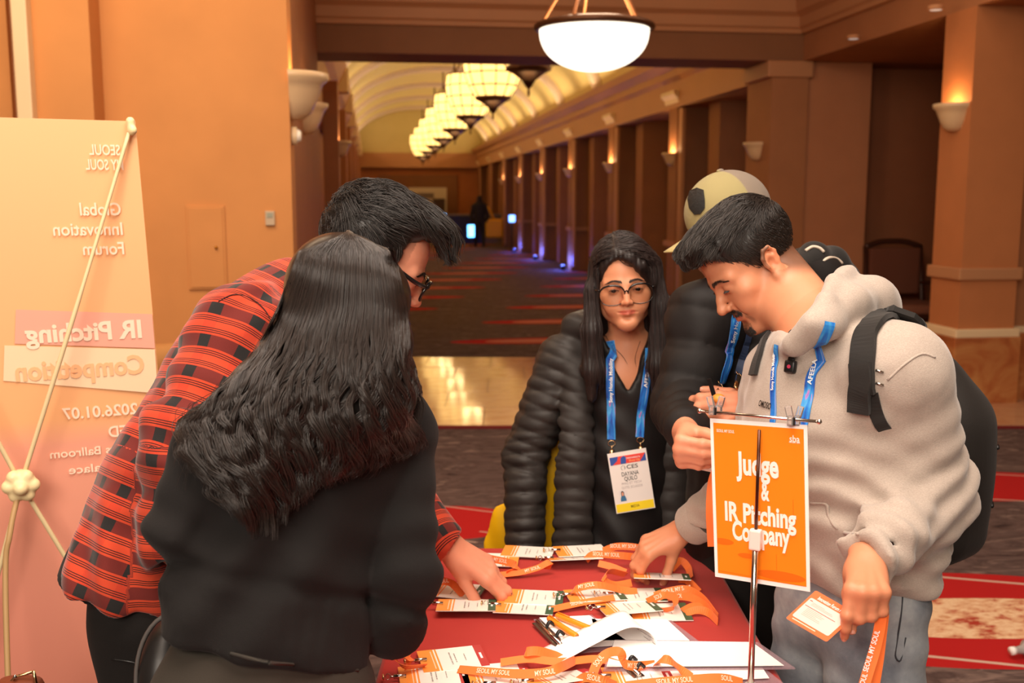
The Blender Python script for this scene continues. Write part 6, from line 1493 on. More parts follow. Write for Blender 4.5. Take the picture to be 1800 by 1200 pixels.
def badges():
    B = badge; g, rd = M_green, M_redtag
    B((796, 1158), 14, rd, 'badge with a red tag lying behind the front left badge, near the knit jacket', 0.006, (0, 0.02), [([(748, 1170, 0.01), (712, 1172, 0.02), (694, 1156, 0.035), (706, 1145, 0.045), (720, 1158, 0.03), (716, 1176, 0.01)], 0.5, None)])
    B((762, 1188), 10, rd, 'front left badge with a red tag, its clip pointing at the lower left', 0.004, (0, 0.0), [([(806, 1176, 0.010), (850, 1180, 0.016), (905, 1184, 0.022), (958, 1182, 0.03), (985, 1172, 0.035), (1010, 1160, 0.02)], (0.35, 0.75), [('SEOUL MY SOUL', 0.28), ('MY SOUL', 0.62)])])
    B((872, 1186), 12, rd, 'badge half covered by a wide orange lanyard, second from the left in the front row', 0.004, (0, 0.0), [([(880, 1164, 0.012), (930, 1158, 0.02), (985, 1163, 0.02), (1050, 1158, 0.014), (1090, 1168, 0.012)], 0.35, None), ([(932, 1152, 0.008), (925, 1146, 0.03), (945, 1144, 0.034), (975, 1152, 0.02), (990, 1160, 0.01)], 0.7, None)], clip=False)
    B((985, 1192), 16, rd, 'badge in the middle of the front row tilted on its long edge under loops', 0.012, (0.02, -0.28), [([(1040, 1190, 0.01), (1050, 1165, 0.03), (1068, 1148, 0.045), (1090, 1146, 0.05), (1098, 1166, 0.03), (1120, 1170, 0.02), (1150, 1168, 0.012)], (0.4, 0.8), [('SOUL', 0.22), ('MY SOUL', 0.82)])])
    B((1122, 1190), 4, rd, 'badge with a red tag at the right of the front row beside the lower papers', 0.008, (0, -0.05), [([(1152, 1172, 0.006), (1160, 1160, 0.035), (1176, 1160, 0.04), (1196, 1176, 0.02), (1215, 1190, 0.008)], 0.45, None), ([(1100, 1206, 0.01), (1150, 1200, 0.02), (1220, 1194, 0.022), (1270, 1192, 0.02), (1305, 1200, 0.008)], 0.55, [('SEOUL MY SOUL', 0.4), ('SOUL', 0.8)])])
    B((920, 1201), 8, rd, 'badge at the bottom edge of the picture with lanyard loops over it', 0.003, (0, 0), [([(1010, 1200, 0.01), (1030, 1190, 0.03), (1060, 1196, 0.03), (1084, 1206, 0.01)], 0.7, [('SEOUL', 0.5)])])
    B((820, 1064), 0, g, 'badge with a green tag under the thumb of the plaid shirt man, left of two', 0.012, (0, -0.12))
    B((922, 1068), -6, g, 'badge with a green tag under the pointing hand, right of two', 0.010, (0, -0.10), [([(966, 1072, 0.008), (1000, 1064, 0.012), (1040, 1056, 0.016), (1080, 1050, 0.02)], 0.3, [('SEOUL', 0.45)])])
    B((940, 1050), -6, g, 'badge with a green tag behind the one under the pointing hand', 0.008, (0, -0.04))
    B((1046, 1046), 8, g, 'badge with a green tag in the middle of the table behind the curled page', 0.012, (0, -0.08), [([(1000, 1046, 0.008), (1015, 1034, 0.03), (1050, 1028, 0.04), (1090, 1036, 0.02), (1120, 1040, 0.012)], 0.5, [('MY SOUL', 0.4)])])
    B((1118, 1046), 2, g, 'badge below the fingertips of the reaching hand', 0.008, (0, -0.06), [([(1150, 1046, 0.01), (1180, 1038, 0.02), (1208, 1036, 0.025), (1236, 1052, 0.02), (1262, 1084, 0.008)], (0.35, 0.95), [('SEOUL MY SOUL', 0.35)]), ([(1150, 1054, 0.008), (1185, 1048, 0.014), (1215, 1050, 0.02), (1240, 1064, 0.014), (1254, 1080, 0.008)], (0.5, 0.95), [('MY SOUL', 0.3)])])
    B((1104, 1067), 12, g, 'badge with a large green tag and a curled lanyard loop right behind the white page', 0.012, (0, -0.10), [([(1138, 1058, 0.014), (1165, 1046, 0.02), (1186, 1050, 0.03), (1186, 1066, 0.02), (1168, 1072, 0.01), (1150, 1068, 0.008)], 0.55, [('SOUL', 0.16)])])
    B((1160, 1076), 2, g, 'badge under the curled loop near the right edge of the cloth', 0.003, (0, 0.02), [([(1205, 1078, 0.006), (1225, 1072, 0.012), (1245, 1076, 0.01), (1262, 1092, 0.009)], (0.3, 0.95), None), ([(1200, 1074, 0.006), (1222, 1064, 0.012), (1246, 1070, 0.008)], 0.3, None)], clip=False)
    B((1163, 1013), -6, g, 'badge being picked up by the hand with the light grey cuff', 0.03, (0.0, -0.22), [([(1192, 1018, 0.02), (1210, 1022, 0.015), (1228, 1040, 0.008)], 0.4, None), ([(1180, 1000, 0.01), (1196, 985, 0.02), (1210, 998, 0.01), (1214, 1016, 0.006)], 0.5, None), ([(1100, 1010, 0.01), (1072, 1004, 0.03), (1062, 1016, 0.03), (1080, 1028, 0.01), (1110, 1024, 0.01)], 0.6, None)], clip=False)
    B((800, 1038), -14, g, 'badge half hidden under the wrist of the plaid shirt man', 0.006, (0, 0), [([(764, 1036, 0.01), (775, 1022, 0.04), (795, 1026, 0.03), (815, 1046, 0.01)], 0.6, [('SEOUL', 0.4)])], clip=False)
    B((866, 984), 176, M_or, 'pale badge wrapped in its own lanyard at the far left corner of the table', 0.006, (0, 0), [([(822, 984, 0.02), (830, 976, 0.03), (865, 982, 0.03), (900, 990, 0.03), (908, 1000, 0.015), (890, 1008, 0.01)], 0.7, [('SEOUL MY SOUL', 0.45)]), ([(880, 1010, 0.008), (915, 1006, 0.012), (945, 998, 0.02), (966, 988, 0.03), (962, 1000, 0.01)], 0.35, [('MY SOUL', 0.45)])], clip=False)
    B((928, 970), -8, M_card, 'white badge at the far edge of the table in front of the yellow bag', 0.006, (0, -0.05), (), clip=False)
    B((1020, 968), 8, M_card, 'badge at the far edge of the table with its clip to the left', 0.006, (0, -0.06), [([(1060, 968, 0.01), (1085, 960, 0.03), (1120, 962, 0.03), (1150, 972, 0.01)], 0.8, [('SEOUL MY SOUL', 0.45)])])
    B((1010, 982), 4, M_card, 'badge lying on edge across the far part of the table', 0.016, (0.02, -0.30), [([(1030, 984, 0.01), (1045, 974, 0.026), (1090, 976, 0.03), (1130, 980, 0.02)], 0.8, [('SEOUL MY SOUL', 0.5)]), ([(1052, 990, 0.02), (1075, 996, 0.015), (1100, 1006, 0.006)], 0.5, None)])
M_paper = mat('white_paper', lin(250, 248, 246), 0.75, 0.2)
M_acr = bpy.data.materials.new('clear_acrylic'); M_acr.use_nodes = True
_b = M_acr.node_tree.nodes['Principled BSDF']; _b.inputs['Base Color'].default_value = (*lin(190, 160, 170), 1); _b.inputs['Roughness'].default_value = 0.08; _b.inputs['Alpha'].default_value = 0.38
def quad_slab(name, cs, h, th, m, parent, bevel=0.0):
    a = [tpt(x, y, h) for x, y in cs]; b = [p+ZUP*th for p in a]
    return MB().add(a+b, [(0, 1, 2, 3), (7, 6, 5, 4), (0, 4, 5, 1), (1, 5, 6, 2), (2, 6, 7, 3), (3, 7, 4, 0)]).build(name, m, parent, False, bevel)
def papers():
    # clipboards: clear boards with metal clips; sheets lie on them
    def board(cs, label, clip, h=0.003):
        r = empty('clipboard', tpt(*cs[0]), label, 'clipboard', 'clear clipboards on the table'); quad_slab('board', cs, h, 0.0025, M_acr, r)
        if clip:
            a, b = tpt(*clip[0], h+0.004), tpt(*clip[1], h+0.004); t = unit(b-a); n = np.cross(ZUP, t); mid = (a+b)/2
            MB().box(mid, (np.linalg.norm(b-a), 0.022, 0.003), 0, np.stack([t, n, ZUP], 1)).build('clip_plate', mat('clip_steel', lin(150, 140, 134), 0.25, 0.5, 1.0), r, False, 0.001)
            MB().tube([a+ZUP*0.004, b+ZUP*0.004], 0.004, 8).build('hinge', M_chrome, r, True)
            for s_ in (0.3, 0.7): MB().tube(catmull([a+(b-a)*s_+n*0.004, a+(b-a)*s_+n*0.012+ZUP*0.014, a+(b-a)*s_+n*0.022+ZUP*0.006], 4), 0.0035, 6).build('lever', M_blkpl, r, True)
        return r
    def sheet(cs, label, h):
        r = quad_slab('paper_sheet', cs, h, 0.0012, M_paper, None); tag(r, label, 'paper', 'papers on the clipboards')
    board([(938, 1090), (1000, 1150), (1120, 1140), (1040, 1082)], 'clear clipboard at the left under the flipped page, beside the orange pens', [(944, 1094), (986, 1136)])
    sheet([(948, 1086), (1004, 1140), (1110, 1132), (1036, 1082)], 'white sheet on the left clipboard, mostly under the flipped page', 0.007)
    board([(1040, 1128), (1228, 1128), (1180, 1092), (1020, 1090)], 'clear clipboard at the far right side of the paper pile', None)
    sheet([(1050, 1126), (1212, 1126), (1172, 1089), (1040, 1088)], 'white sheet behind the large one, right of the flipped page', 0.007)
    board([(1060, 1180), (1398, 1176), (1332, 1130), (1080, 1126)], 'large clear clipboard reaching past the sign pole', None, 0.010)
    sheet([(1066, 1172), (1378, 1170), (1322, 1129), (1080, 1126)], 'large white sheet under the sign pole', 0.015)
    board([(1090, 1210), (1382, 1206), (1346, 1178), (1100, 1180)], 'clear clipboard nearest the bottom of the picture, right side', None, 0.003)
    sheet([(1096, 1204), (1352, 1192), (1340, 1174), (1100, 1178)], 'white sheet at the bottom, in front of the large sheet', 0.008)
    board([(1084, 1160), (1122, 1196), (1150, 1176), (1118, 1142)], 'clear clipboard under the curl of the flipped page', [(1090, 1160), (1124, 1190)], 0.006)
    # flipped page, curling over
    near = [(1132, 1174, 1.865), (1158, 1150, 1.905), (1148, 1116, 1.925), (1108, 1102, 1.91), (1048, 1130, 1.885), (984, 1165, 1.845)]
    far_ = [(1088, 1132, 2.02), (1108, 1112, 2.05), (1110, 1092, 2.06), (1092, 1073, 2.05), (1020, 1106, 2.0), (945, 1143, 1.95)]
    A = catmull([P(*p) for p in near], 7); Bc = catmull([P(*p) for p in far_], 7); V = []; Fq = []; nn = len(A); m_ = 9
    for a, b in zip(A, Bc):
        for j in range(m_): V.append(a+(b-a)*j/(m_-1))
    for i in range(nn-1):
        for j in range(m_-1): q = i*m_+j; Fq.append((q, q+1, q+m_+1, q+m_))
    pm = mat('page_printed_inside', lin(250, 248, 246), 0.75, 0.2); nn_ = N(pm)
    r = MB().add(V, Fq).build('flipped_page', pm, None, True); tag(r, 'white page curled over itself in the middle of the table', 'paper')
    md = r.modifiers.new('thick', 'SOLIDIFY'); md.thickness = 0.0008
    mb = MB()                                        # printed lines on the underside, inside the curl
    for i in range(2, 20, 2):
        a, b = A[i], Bc[i]; t = unit(A[i+1]-A[i-1]); n = unit(np.cross(t, b-a)); n = n if n @ (P(1118, 1140, 1.96)-a) > 0 else -n
        for s0, s1 in ((0.06, 0.30), (0.34, 0.62), (0.66, 0.90)):
            p0, p1 = a+(b-a)*s0+n*0.0022, a+(b-a)*s1+n*0.0022; mb.add([p0, p1, p1+t*0.0014, p0+t*0.0014], [(0, 1, 2, 3)])
    s_ = mb.build('printed_lines', mat('print_grey', lin(150, 140, 140), 0.7), r); s_['kind'] = 'stuff'
    for k, (a, b, lb) in enumerate((((964, 1086), (1004, 1112), 'orange pen left of its twin beside the left clipboard'), ((978, 1081), (1030, 1102), 'orange pen right of its twin, its end under the flipped page'))):
        p0, p1 = tpt(*a, 0.016), tpt(*b, 0.016); t = unit(p1-p0); p1 = p0+t*0.125
        r = empty('pen', p0, lb, 'pen', 'orange pens'); MB().tube([p0, p0+t*0.003, p0+t*0.10, p0+t*0.102], [0.0045, 0.0062, 0.0064, 0.0058], 12).build('barrel', mat('orange_pen', lin(246, 140, 34), 0.3, 0.5), r, True)
        MB().tube([p0+t*0.102, p0+t*0.118, p0+t*0.125], [0.005, 0.0025, 0.0006], 10).build('tip', M_chrome, r, True); MB().tube([p0+t*0.004+ZUP*0.0075, p0+t*0.036+ZUP*0.0075], 0.0014, 6).build('pocket_clip', bpy.data.materials['orange_pen'], r, True)
def sign():
    base = W(0, 0, 0); D0 = 1.745; pb = onZ(1317.5, 1262, TZ); r = empty('sign_stand', pb, 'slim chrome table stand holding the orange sign', 'stand')
    px = lambda z: pb+ZUP*(z-pb[2])
    MB().lathe([(0, 0.0), (0.055, 0.0), (0.055, 0.006), (0.05, 0.010), (0.012, 0.012)], pb+ZUP*0.001, 28).build('base', M_chrome, r, True)
    cl = mat('clear_plastic', lin(252, 246, 242), 0.1, 0.6, trans=0.8, ior=1.15); wp = mat('milky_plastic', lin(236, 222, 214), 0.25, 0.5)
    MB().tube([px(TZ+0.01), px(TZ+0.06)], [0.0105, 0.0095], 14).build('sleeve', wp, r, True)
    MB().tube([px(TZ+0.055), px(1.062)], 0.0052, 12).build('pole', M_chrome, r, True); zt = 1.238
    MB().tube([px(1.06), px(zt)], 0.0026, 10).build('upper_rod', mat('dark_rod', lin(90, 60, 50), 0.3, 0.5, 0.9), r, True)
    MB().box(px(1.058), (0.019, 0.014, 0.034), -YAW-0.5).build('joint', wp, r, False, 0.003)
    c = px(zt); dr = (c-CAM) @ FW
    def pl(x, y, k): return P(x, y, k)
    dl, dR = dr+0.064, dr-0.036
    def dep(x): return dl+(dR-dl)*(x-1248)/(1420-1248)
    a, b = P(1230, 722, dep(1230)-0.004), P(1440, 741, dep(1440)-0.004)
    MB().tube([a, b], 0.0026, 10).build('crossbar', M_chrome, r, True)
    for e in (a, b): S_ = MB().lathe([(0, -0.0045), (0.003, -0.0035), (0.0045, 0), (0.003, 0.0035), (0, 0.0045)], e, 12).build('end_ball', M_chrome, r, True)
    for x, y in ((1258, 712), (1396, 730)):
        d = dep(x)-0.006; ux = unit(b-a); nz = unit(np.cross(ux, ZUP)); nz = nz if nz @ FW < 0 else -nz; R3 = np.stack([ux, nz, ZUP], 1)
        mb = MB()
        for sx in (-1, 1):
            cc = P(x+sx*9, y, d); mb.box(cc+ZUP*0.006, (0.010, 0.007, 0.018), 0, R3 @ np.array(Matrix.Rotation(sx*0.25, 3, 'Y'))); mb.box(cc-ZUP*0.008-ux*sx*0.003, (0.009, 0.008, 0.016), 0, R3)
        o = mb.build('sign_clip', cl, r, False, 0.0015); o['kind'] = 'thing'
        MB().box(P(x, y+10, d)+nz*0.003, (0.005, 0.003, 0.012), 0, R3).build('spring', M_blkpl, r)
    # the printed sheet
    TL, TR, BR, BL = P(1248, 735, dep(1248)), P(1419, 747, dep(1419)), P(1424, 1040, dep(1424)+0.042), P(1257, 1013, dep(1257)+0.040); pz = unit(np.cross(TR-TL, BL-TL)); pz = pz if pz @ FW < 0 else -pz
    po = empty('table_sign', (TL+BR)/2, 'orange printed sign reading Judge & IR Pitching Company', 'sign')
    def q(u, v, w=0.0): return (TL*(1-u)+TR*u)*(1-v)+(BL*(1-u)+BR*u)*v+pz*w
    def panel(nm, pts, w0, w1, m):
        n = len(pts); V = [q(u, v, w0) for u, v in pts]+[q(u, v, w1) for u, v in pts]; return MB().add(V, [tuple(range(n))[::-1], tuple(range(n, 2*n))]+[(i, (i+1) % n, n+(i+1) % n, n+i) for i in range(n)]).build(nm, m, po)
    panel('sheet', [(0, 0), (1, 0), (1, 1), (0, 1)], -0.0008, 0.0, M_paper)
    om = mat('sign_orange', lin(250, 140, 30), 0.4, 0.3); nn = N(om)
    panel('orange_field', [(0.035, 0.025), (0.965, 0.025), (0.965, 0.972), (0.035, 0.972)], 0.0, 0.0004, om)
    dk = mat('sign_dark_orange', lin(236, 112, 26), 0.4, 0.3)
    for cu, cv_, ru, rv in ((0.36, 0.835, 0.10, 0.016), (0.10, 0.765, 0.12, 0.02), (0.70, 0.93, 0.26, 0.03)):
        panel('ellipse_print', [(max(0.04, min(0.96, cu+ru*math.cos(t))), min(0.965, cv_+rv*math.sin(t))) for t in np.linspace(0, 2*math.pi, 25)[:-1]], 0.0004, 0.0006, dk)
    panel('line_print', [(0.664, 0.80), (0.668, 0.80), (0.668, 0.96), (0.664, 0.96)], 0.0004, 0.0006, dk); panel('line_print', [(0.845, 0.45), (0.849, 0.45), (0.849, 0.6), (0.845, 0.6)], 0.0004, 0.0006, dk)
    panel('line_print', [(0.04, 0.955), (0.96, 0.968), (0.96, 0.971), (0.04, 0.958)], 0.0004, 0.0006, dk)
    ax, ay = unit(TR-TL), unit(TL-BL); wm = mat('sign_white', lin(255, 246, 240), 0.5); sw = np.linalg.norm(TR-TL)
    for s_, u, v, sz, wd in (('Judge', 0.50, 0.268, 0.052, 0.44), ('&', 0.565, 0.425, 0.042, 0.085), ('IR Pitching', 0.50, 0.575, 0.045, 0.74), ('Company', 0.505, 0.69, 0.045, 0.60)):
        text(s_, q(u, v, 0.0014), ax, ay, sz, wm, po, bold=0.034, width=sw*wd)
    text('SEOUL MY SOUL', q(0.165, 0.072, 0.001), ax, ay, 0.007, wm, po, bold=0.01, width=sw*0.19); text('sba', q(0.875, 0.088, 0.001), ax, ay, 0.016, wm, po, bold=0.01, width=sw*0.10)
    text('Seoul Business Agency', q(0.875, 0.108, 0.001), ax, ay, 0.003, wm, po, width=sw*0.11)
def held_cards(HL, HR):
    # orange card in the left hand of the man in the hoodie, lanyard over his fingers
    r = empty('event_card', P(1445, 1083, 1.52), 'orange event card with a white panel held by the man in the hoodie', 'card')
    d0 = 1.575; C = [P(1381, 1086, d0+0.02), P(1434, 1037, d0+0.03), P(1507, 1079, d0), P(1453, 1128, d0-0.01)]
    n = unit(np.cross(C[1]-C[0], C[3]-C[0])); n = n if n @ FW < 0 else -n
    def q(u, v, w=0.0): return (C[1]*(1-u)+C[2]*u)*(1-v)+(C[0]*(1-u)+C[3]*u)*v+n*w      # u along the top edge (1 -> 2), v down
    def panel(nm, pts, w0, w1, m, par=r):
        k = len(pts); V = [q(u, v, w0) for u, v in pts]+[q(u, v, w1) for u, v in pts]; return MB().add(V, [tuple(range(k))[::-1], tuple(range(k, 2*k))]+[(i, (i+1) % k, k+(i+1) % k, k+i) for i in range(k)]).build(nm, m, par)
    def rr(u0, u1, v0, v1, ra=0.04):
        o = []
        for cx, cy, a in ((u1-ra, v1-ra, 0), (u0+ra, v1-ra, 90), (u0+ra, v0+ra, 180), (u1-ra, v0+ra, 270)):
            for t in range(0, 91, 30): o.append((cx+ra*math.cos(math.radians(a+t)), cy+ra*math.sin(math.radians(a+t))))
        return o
    co = mat('card_orange', lin(222, 98, 34), 0.35, 0.4, coat=0.3); panel('card', rr(0, 1, 0, 1), -0.001, 0.0, co)
    panel('white_panel', rr(0.05, 0.93, 0.22, 0.86), 0.0, 0.0005, mat('card_panel', lin(226, 196, 186), 0.45)); ax, ay = unit(C[2]-C[1]), unit(C[1]-C[0]); w = np.linalg.norm(C[2]-C[1])
    text('Innovation Forum PASS', q(0.5, 0.14, 0.0004), ax, ay, 0.009, M_white_print, r, bold=0.01, width=w*0.66)
    rd = mat('card_red_line', lin(206, 60, 50), 0.5); panel('red_line', [(0.08, 0.45), (0.80, 0.45), (0.80, 0.465), (0.08, 0.465)], 0.0005, 0.0008, rd); panel('red_line', [(0.08, 0.28), (0.14, 0.28), (0.14, 0.30), (0.08, 0.30)], 0.0005, 0.0008, rd)
    panel('red_line', [(0.10, 0.90), (0.66, 0.90), (0.66, 0.925), (0.10, 0.925)], 0.0, 0.0003, mat('card_pale', lin(240, 200, 180), 0.5))
    mb = MB()
    for v in (0.31, 0.345, 0.38, 0.50, 0.54, 0.58, 0.62, 0.66, 0.70):
        u1 = random.uniform(0.45, 0.85); mb.add([q(a, b, 0.0007) for a, b in ((0.16, v), (u1, v), (u1, v+0.012), (0.16, v+0.012))], [(0, 1, 2, 3)])
    s_ = mb.build('small_print', mat('card_print', lin(190, 150, 142), 0.6), r); s_['kind'] = 'stuff'
    pts = catmull([P(1506, 1062, 1.60), P(1524, 1050, 1.575), P(1541, 1036, 1.57), P(1549, 1054, 1.57), P(1548, 1090, 1.575), P(1538, 1140, 1.58), P(1520, 1200, 1.58), P(1508, 1250, 1.58)], 6)
    sides = [unit(cv(1, 0.15, 0.35)) for _ in pts]; ribbon('lanyard', pts, sides, 0.0165, 0.001, M_lan, r)
    pts2 = catmull([P(1550, 1040, 1.585), P(1553, 1075, 1.595), P(1549, 1115, 1.60), P(1542, 1170, 1.60), P(1528, 1250, 1.60)], 6); ribbon('lanyard', pts2, [unit(cv(0.9, 0.1, 0.1)) for _ in pts2], 0.0165, 0.001, M_lan, r)
    t = unit(P(1520, 1200, 1.58)-P(1538, 1140, 1.58)); nr = unit(np.cross(unit(cv(1, 0.15, 0.35)), t)); nr = nr if nr @ FW < 0 else -nr; ay = np.cross(nr, -t)
    text('SEOUL MY SOUL', P(1532, 1144, 1.574), -t, ay, 0.0105, M_white_print, r, bold=0.015, width=0.066)
    text('SEOUL', P(1517, 1198, 1.574), -t, ay, 0.0105, M_white_print, r, bold=0.015, width=0.026)
    # card in the right hand of the man in the cap
    r2 = empty('event_card', P(1232, 790, 2.05), 'orange and white card held by the man in the cap behind the sign', 'card')
    d0 = 2.045; C[:] = [P(1214, 822, d0), P(1218, 755, d0), P(1284, 766, d0+0.02), P(1280, 836, d0+0.02)]
    n2 = unit(np.cross(C[1]-C[0], C[3]-C[0])); n2 = n2 if n2 @ FW < 0 else -n2; n[:] = n2
    panel('card', rr(0, 1, 0, 1), -0.001, 0.0, mat('card_panel_b', lin(232, 200, 188), 0.45), r2); panel('header_strip', [(0, 0.03), (1, 0.03), (1, 0.40), (0, 0.40)], 0.0, 0.0005, co, r2); panel('fine_line', [(0.1, 0.30), (1, 0.30), (1, 0.33), (0.1, 0.33)], 0.0005, 0.0008, M_pale, r2)
    pts = catmull([P(1262, 820, 2.0), P(1252, 850, 2.0), P(1249, 900, 2.0), P(1252, 960, 2.02)], 6); ribbon('lanyard', pts, [unit(cv(1, 0, 0.2)) for _ in pts], 0.018, 0.001, M_lan, r2)
def banner():
    r = empty('x_banner', W(-1.15, 2.7, 0), 'pink and orange pull-up banner on an X stand, seen from its back', 'banner')
    yaw = math.radians(24); u = RT*math.cos(yaw)+HEAD*math.sin(yaw); TR = P(238, 213, 2.40); BRm = P(281, 690, 2.56); v = unit(TR-BRm); nz = unit(np.cross(u, v)); nz = nz if nz @ FW < 0 else -nz
    Hh = (TR[2]-0.10)/v[2]; Wb = 0.62; TL = TR-u*Wb
    def q(a, b, w=0.0): return TR-u*a-v*b+nz*w
    m = mat('banner_print', (0.8, 0.5, 0.4), 0.55, 0.3); nn = N(m); at = nn.sep(nn.attr('uvp').outputs['Vector'])
    nn.color(nn.ramp(at[1], [(0.0, lin(248, 190, 138)), (0.42, lin(244, 180, 126)), (0.46, lin(236, 164, 138)), (0.7, lin(228, 150, 128)), (1.0, lin(212, 132, 110))]))
    g = 16; V = []; uv = []
    for lay in (0.0, -0.0012):
        for j in range(g+1):
            for i in range(5): V.append(q(Wb*i/4, Hh*j/g, lay+0.004*math.sin(i*0.9))); uv.append((i/4, j/g, 0))
    Fq = []
    for j in range(g):
        for i in range(4): a = j*5+i; Fq.append((a, a+1, a+6, a+5)); o = 5*(g+1); Fq.append((o+a+5, o+a+6, o+a+1, o+a))
    b = MB().add(V, Fq); o = b.build('printed_sheet', m, r, True); set_vec(o.data, np.array(uv))
    def on(px, py, w=0.0):
        rr_ = FW+RT*((px-900)/FPX)+UP*((600-py)/FPX); t = ((TR-CAM) @ nz)/(rr_ @ nz); return CAM+rr_*t+nz*w
    def strip(nm, cs, m_, w=0.0058): MB().add([on(x, y, w) for x, y in cs]+[on(x, y, w-0.0004) for x, y in cs], [(0, 1, 2, 3), (7, 6, 5, 4)]).build(nm, m_, r)
    strip('pink_band', [(28, 543), (267, 551), (272, 611), (26, 603)], mat('banner_pink', lin(240, 172, 150), 0.55)); strip('cream_band', [(8, 606), (272, 613), (277, 690), (6, 668)], mat('banner_cream', lin(250, 216, 178), 0.55))
    wt = mat('banner_pale_text', lin(252, 226, 200), 0.55); orr = mat('banner_orange_text', lin(252, 190, 140), 0.55)
    def line(s, px, py, size, m_, wpx, bold=0.015):
        c = on(px, py, 0.0075); wd = np.linalg.norm(on(px+wpx/2, py)-on(px-wpx/2, py)); text(s, c, -u, v, size, m_, r, 'mirrored_lettering', bold, width=wd)
    line('SEOUL', 184, 264, 0.034, wt, 54); line('MY SOUL', 184, 290, 0.034, wt, 66)
    line('Global', 176, 368, 0.042, wt, 72); line('Innovation', 155, 403, 0.042, wt, 122); line('Forum', 182, 437, 0.042, wt, 72)
    line('IR Pitching', 150, 583, 0.062, wt, 204, 0.03); line('Competition', 142, 647, 0.066, orr, 226, 0.03)
    line('2026.01.07', 177, 722, 0.040, wt, 132, 0.02); line('WED', 220, 756, 0.040, wt, 60, 0.02); line('Emperors Ballroom', 185, 789, 0.030, wt, 190); line('Caesars Palace', 205, 817, 0.030, wt, 165); line('Las Vegas', 232, 846, 0.030, wt, 105)
    pm = mat('cream_fibre_rod', lin(226, 206, 160), 0.5); hub = on(38, 832, 0.075)
    ends = [q(0.012, 0.012, 0.012), q(Wb-0.012, 0.012, 0.012), q(0.012, Hh-0.012, 0.012), q(Wb-0.012, Hh-0.012, 0.012)]
    for k, e in enumerate(ends):
        mid = (hub+e)/2+nz*0.03*(1 if k < 2 else 0.6); MB().tube(catmull([hub, mid, e], 8), [0.0055]*9+[0.0045]*8, 8).build('rod', pm, r, True)
    foot = P(12, 1205, 2.34); foot = foot-ZUP*(foot[2]-0.012)+nz*0.22; MB().tube(catmull([hub, P(18, 935, 2.36), P(10, 1060, 2.34), foot], 6), 0.0065, 8).build('rear_leg', mat('tan_rod', lin(176, 142, 96), 0.5), r, True)
    for k in (2, 3):
        e = ends[k]; MB().tube([e, e-ZUP*(e[2]-0.004)], 0.006, 8).build('foot_peg', pm, r, True)
    K = Sdf(); hr = 0.034
    K.ell(hub, (hr, hr, hr*1.05), None, 0.01)
    for t in np.linspace(0, 2*math.pi, 7)[:-1]: K.ell(hub+0.026*(math.cos(t)*unit(u)+math.sin(t)*v)+nz*0.012, (0.016, 0.016, 0.016), None, 0.006)
    K.ell(hub+nz*0.03, (0.016, 0.016, 0.016), None, 0.005); sculpt('hub', K, 0.0032, mat('cream_plastic', lin(236, 216, 166), 0.4), r, 1)
    K = Sdf(); K.rc(ends[0]+v*0.012, ends[0]-v*0.012, 0.010, 0.009); K.ell(ends[0]+nz*0.008-v*0.008+u*0.004, (0.008, 0.008, 0.008)); sculpt('corner_clip', K, 0.0025, bpy.data.materials['cream_plastic'], r, 1)
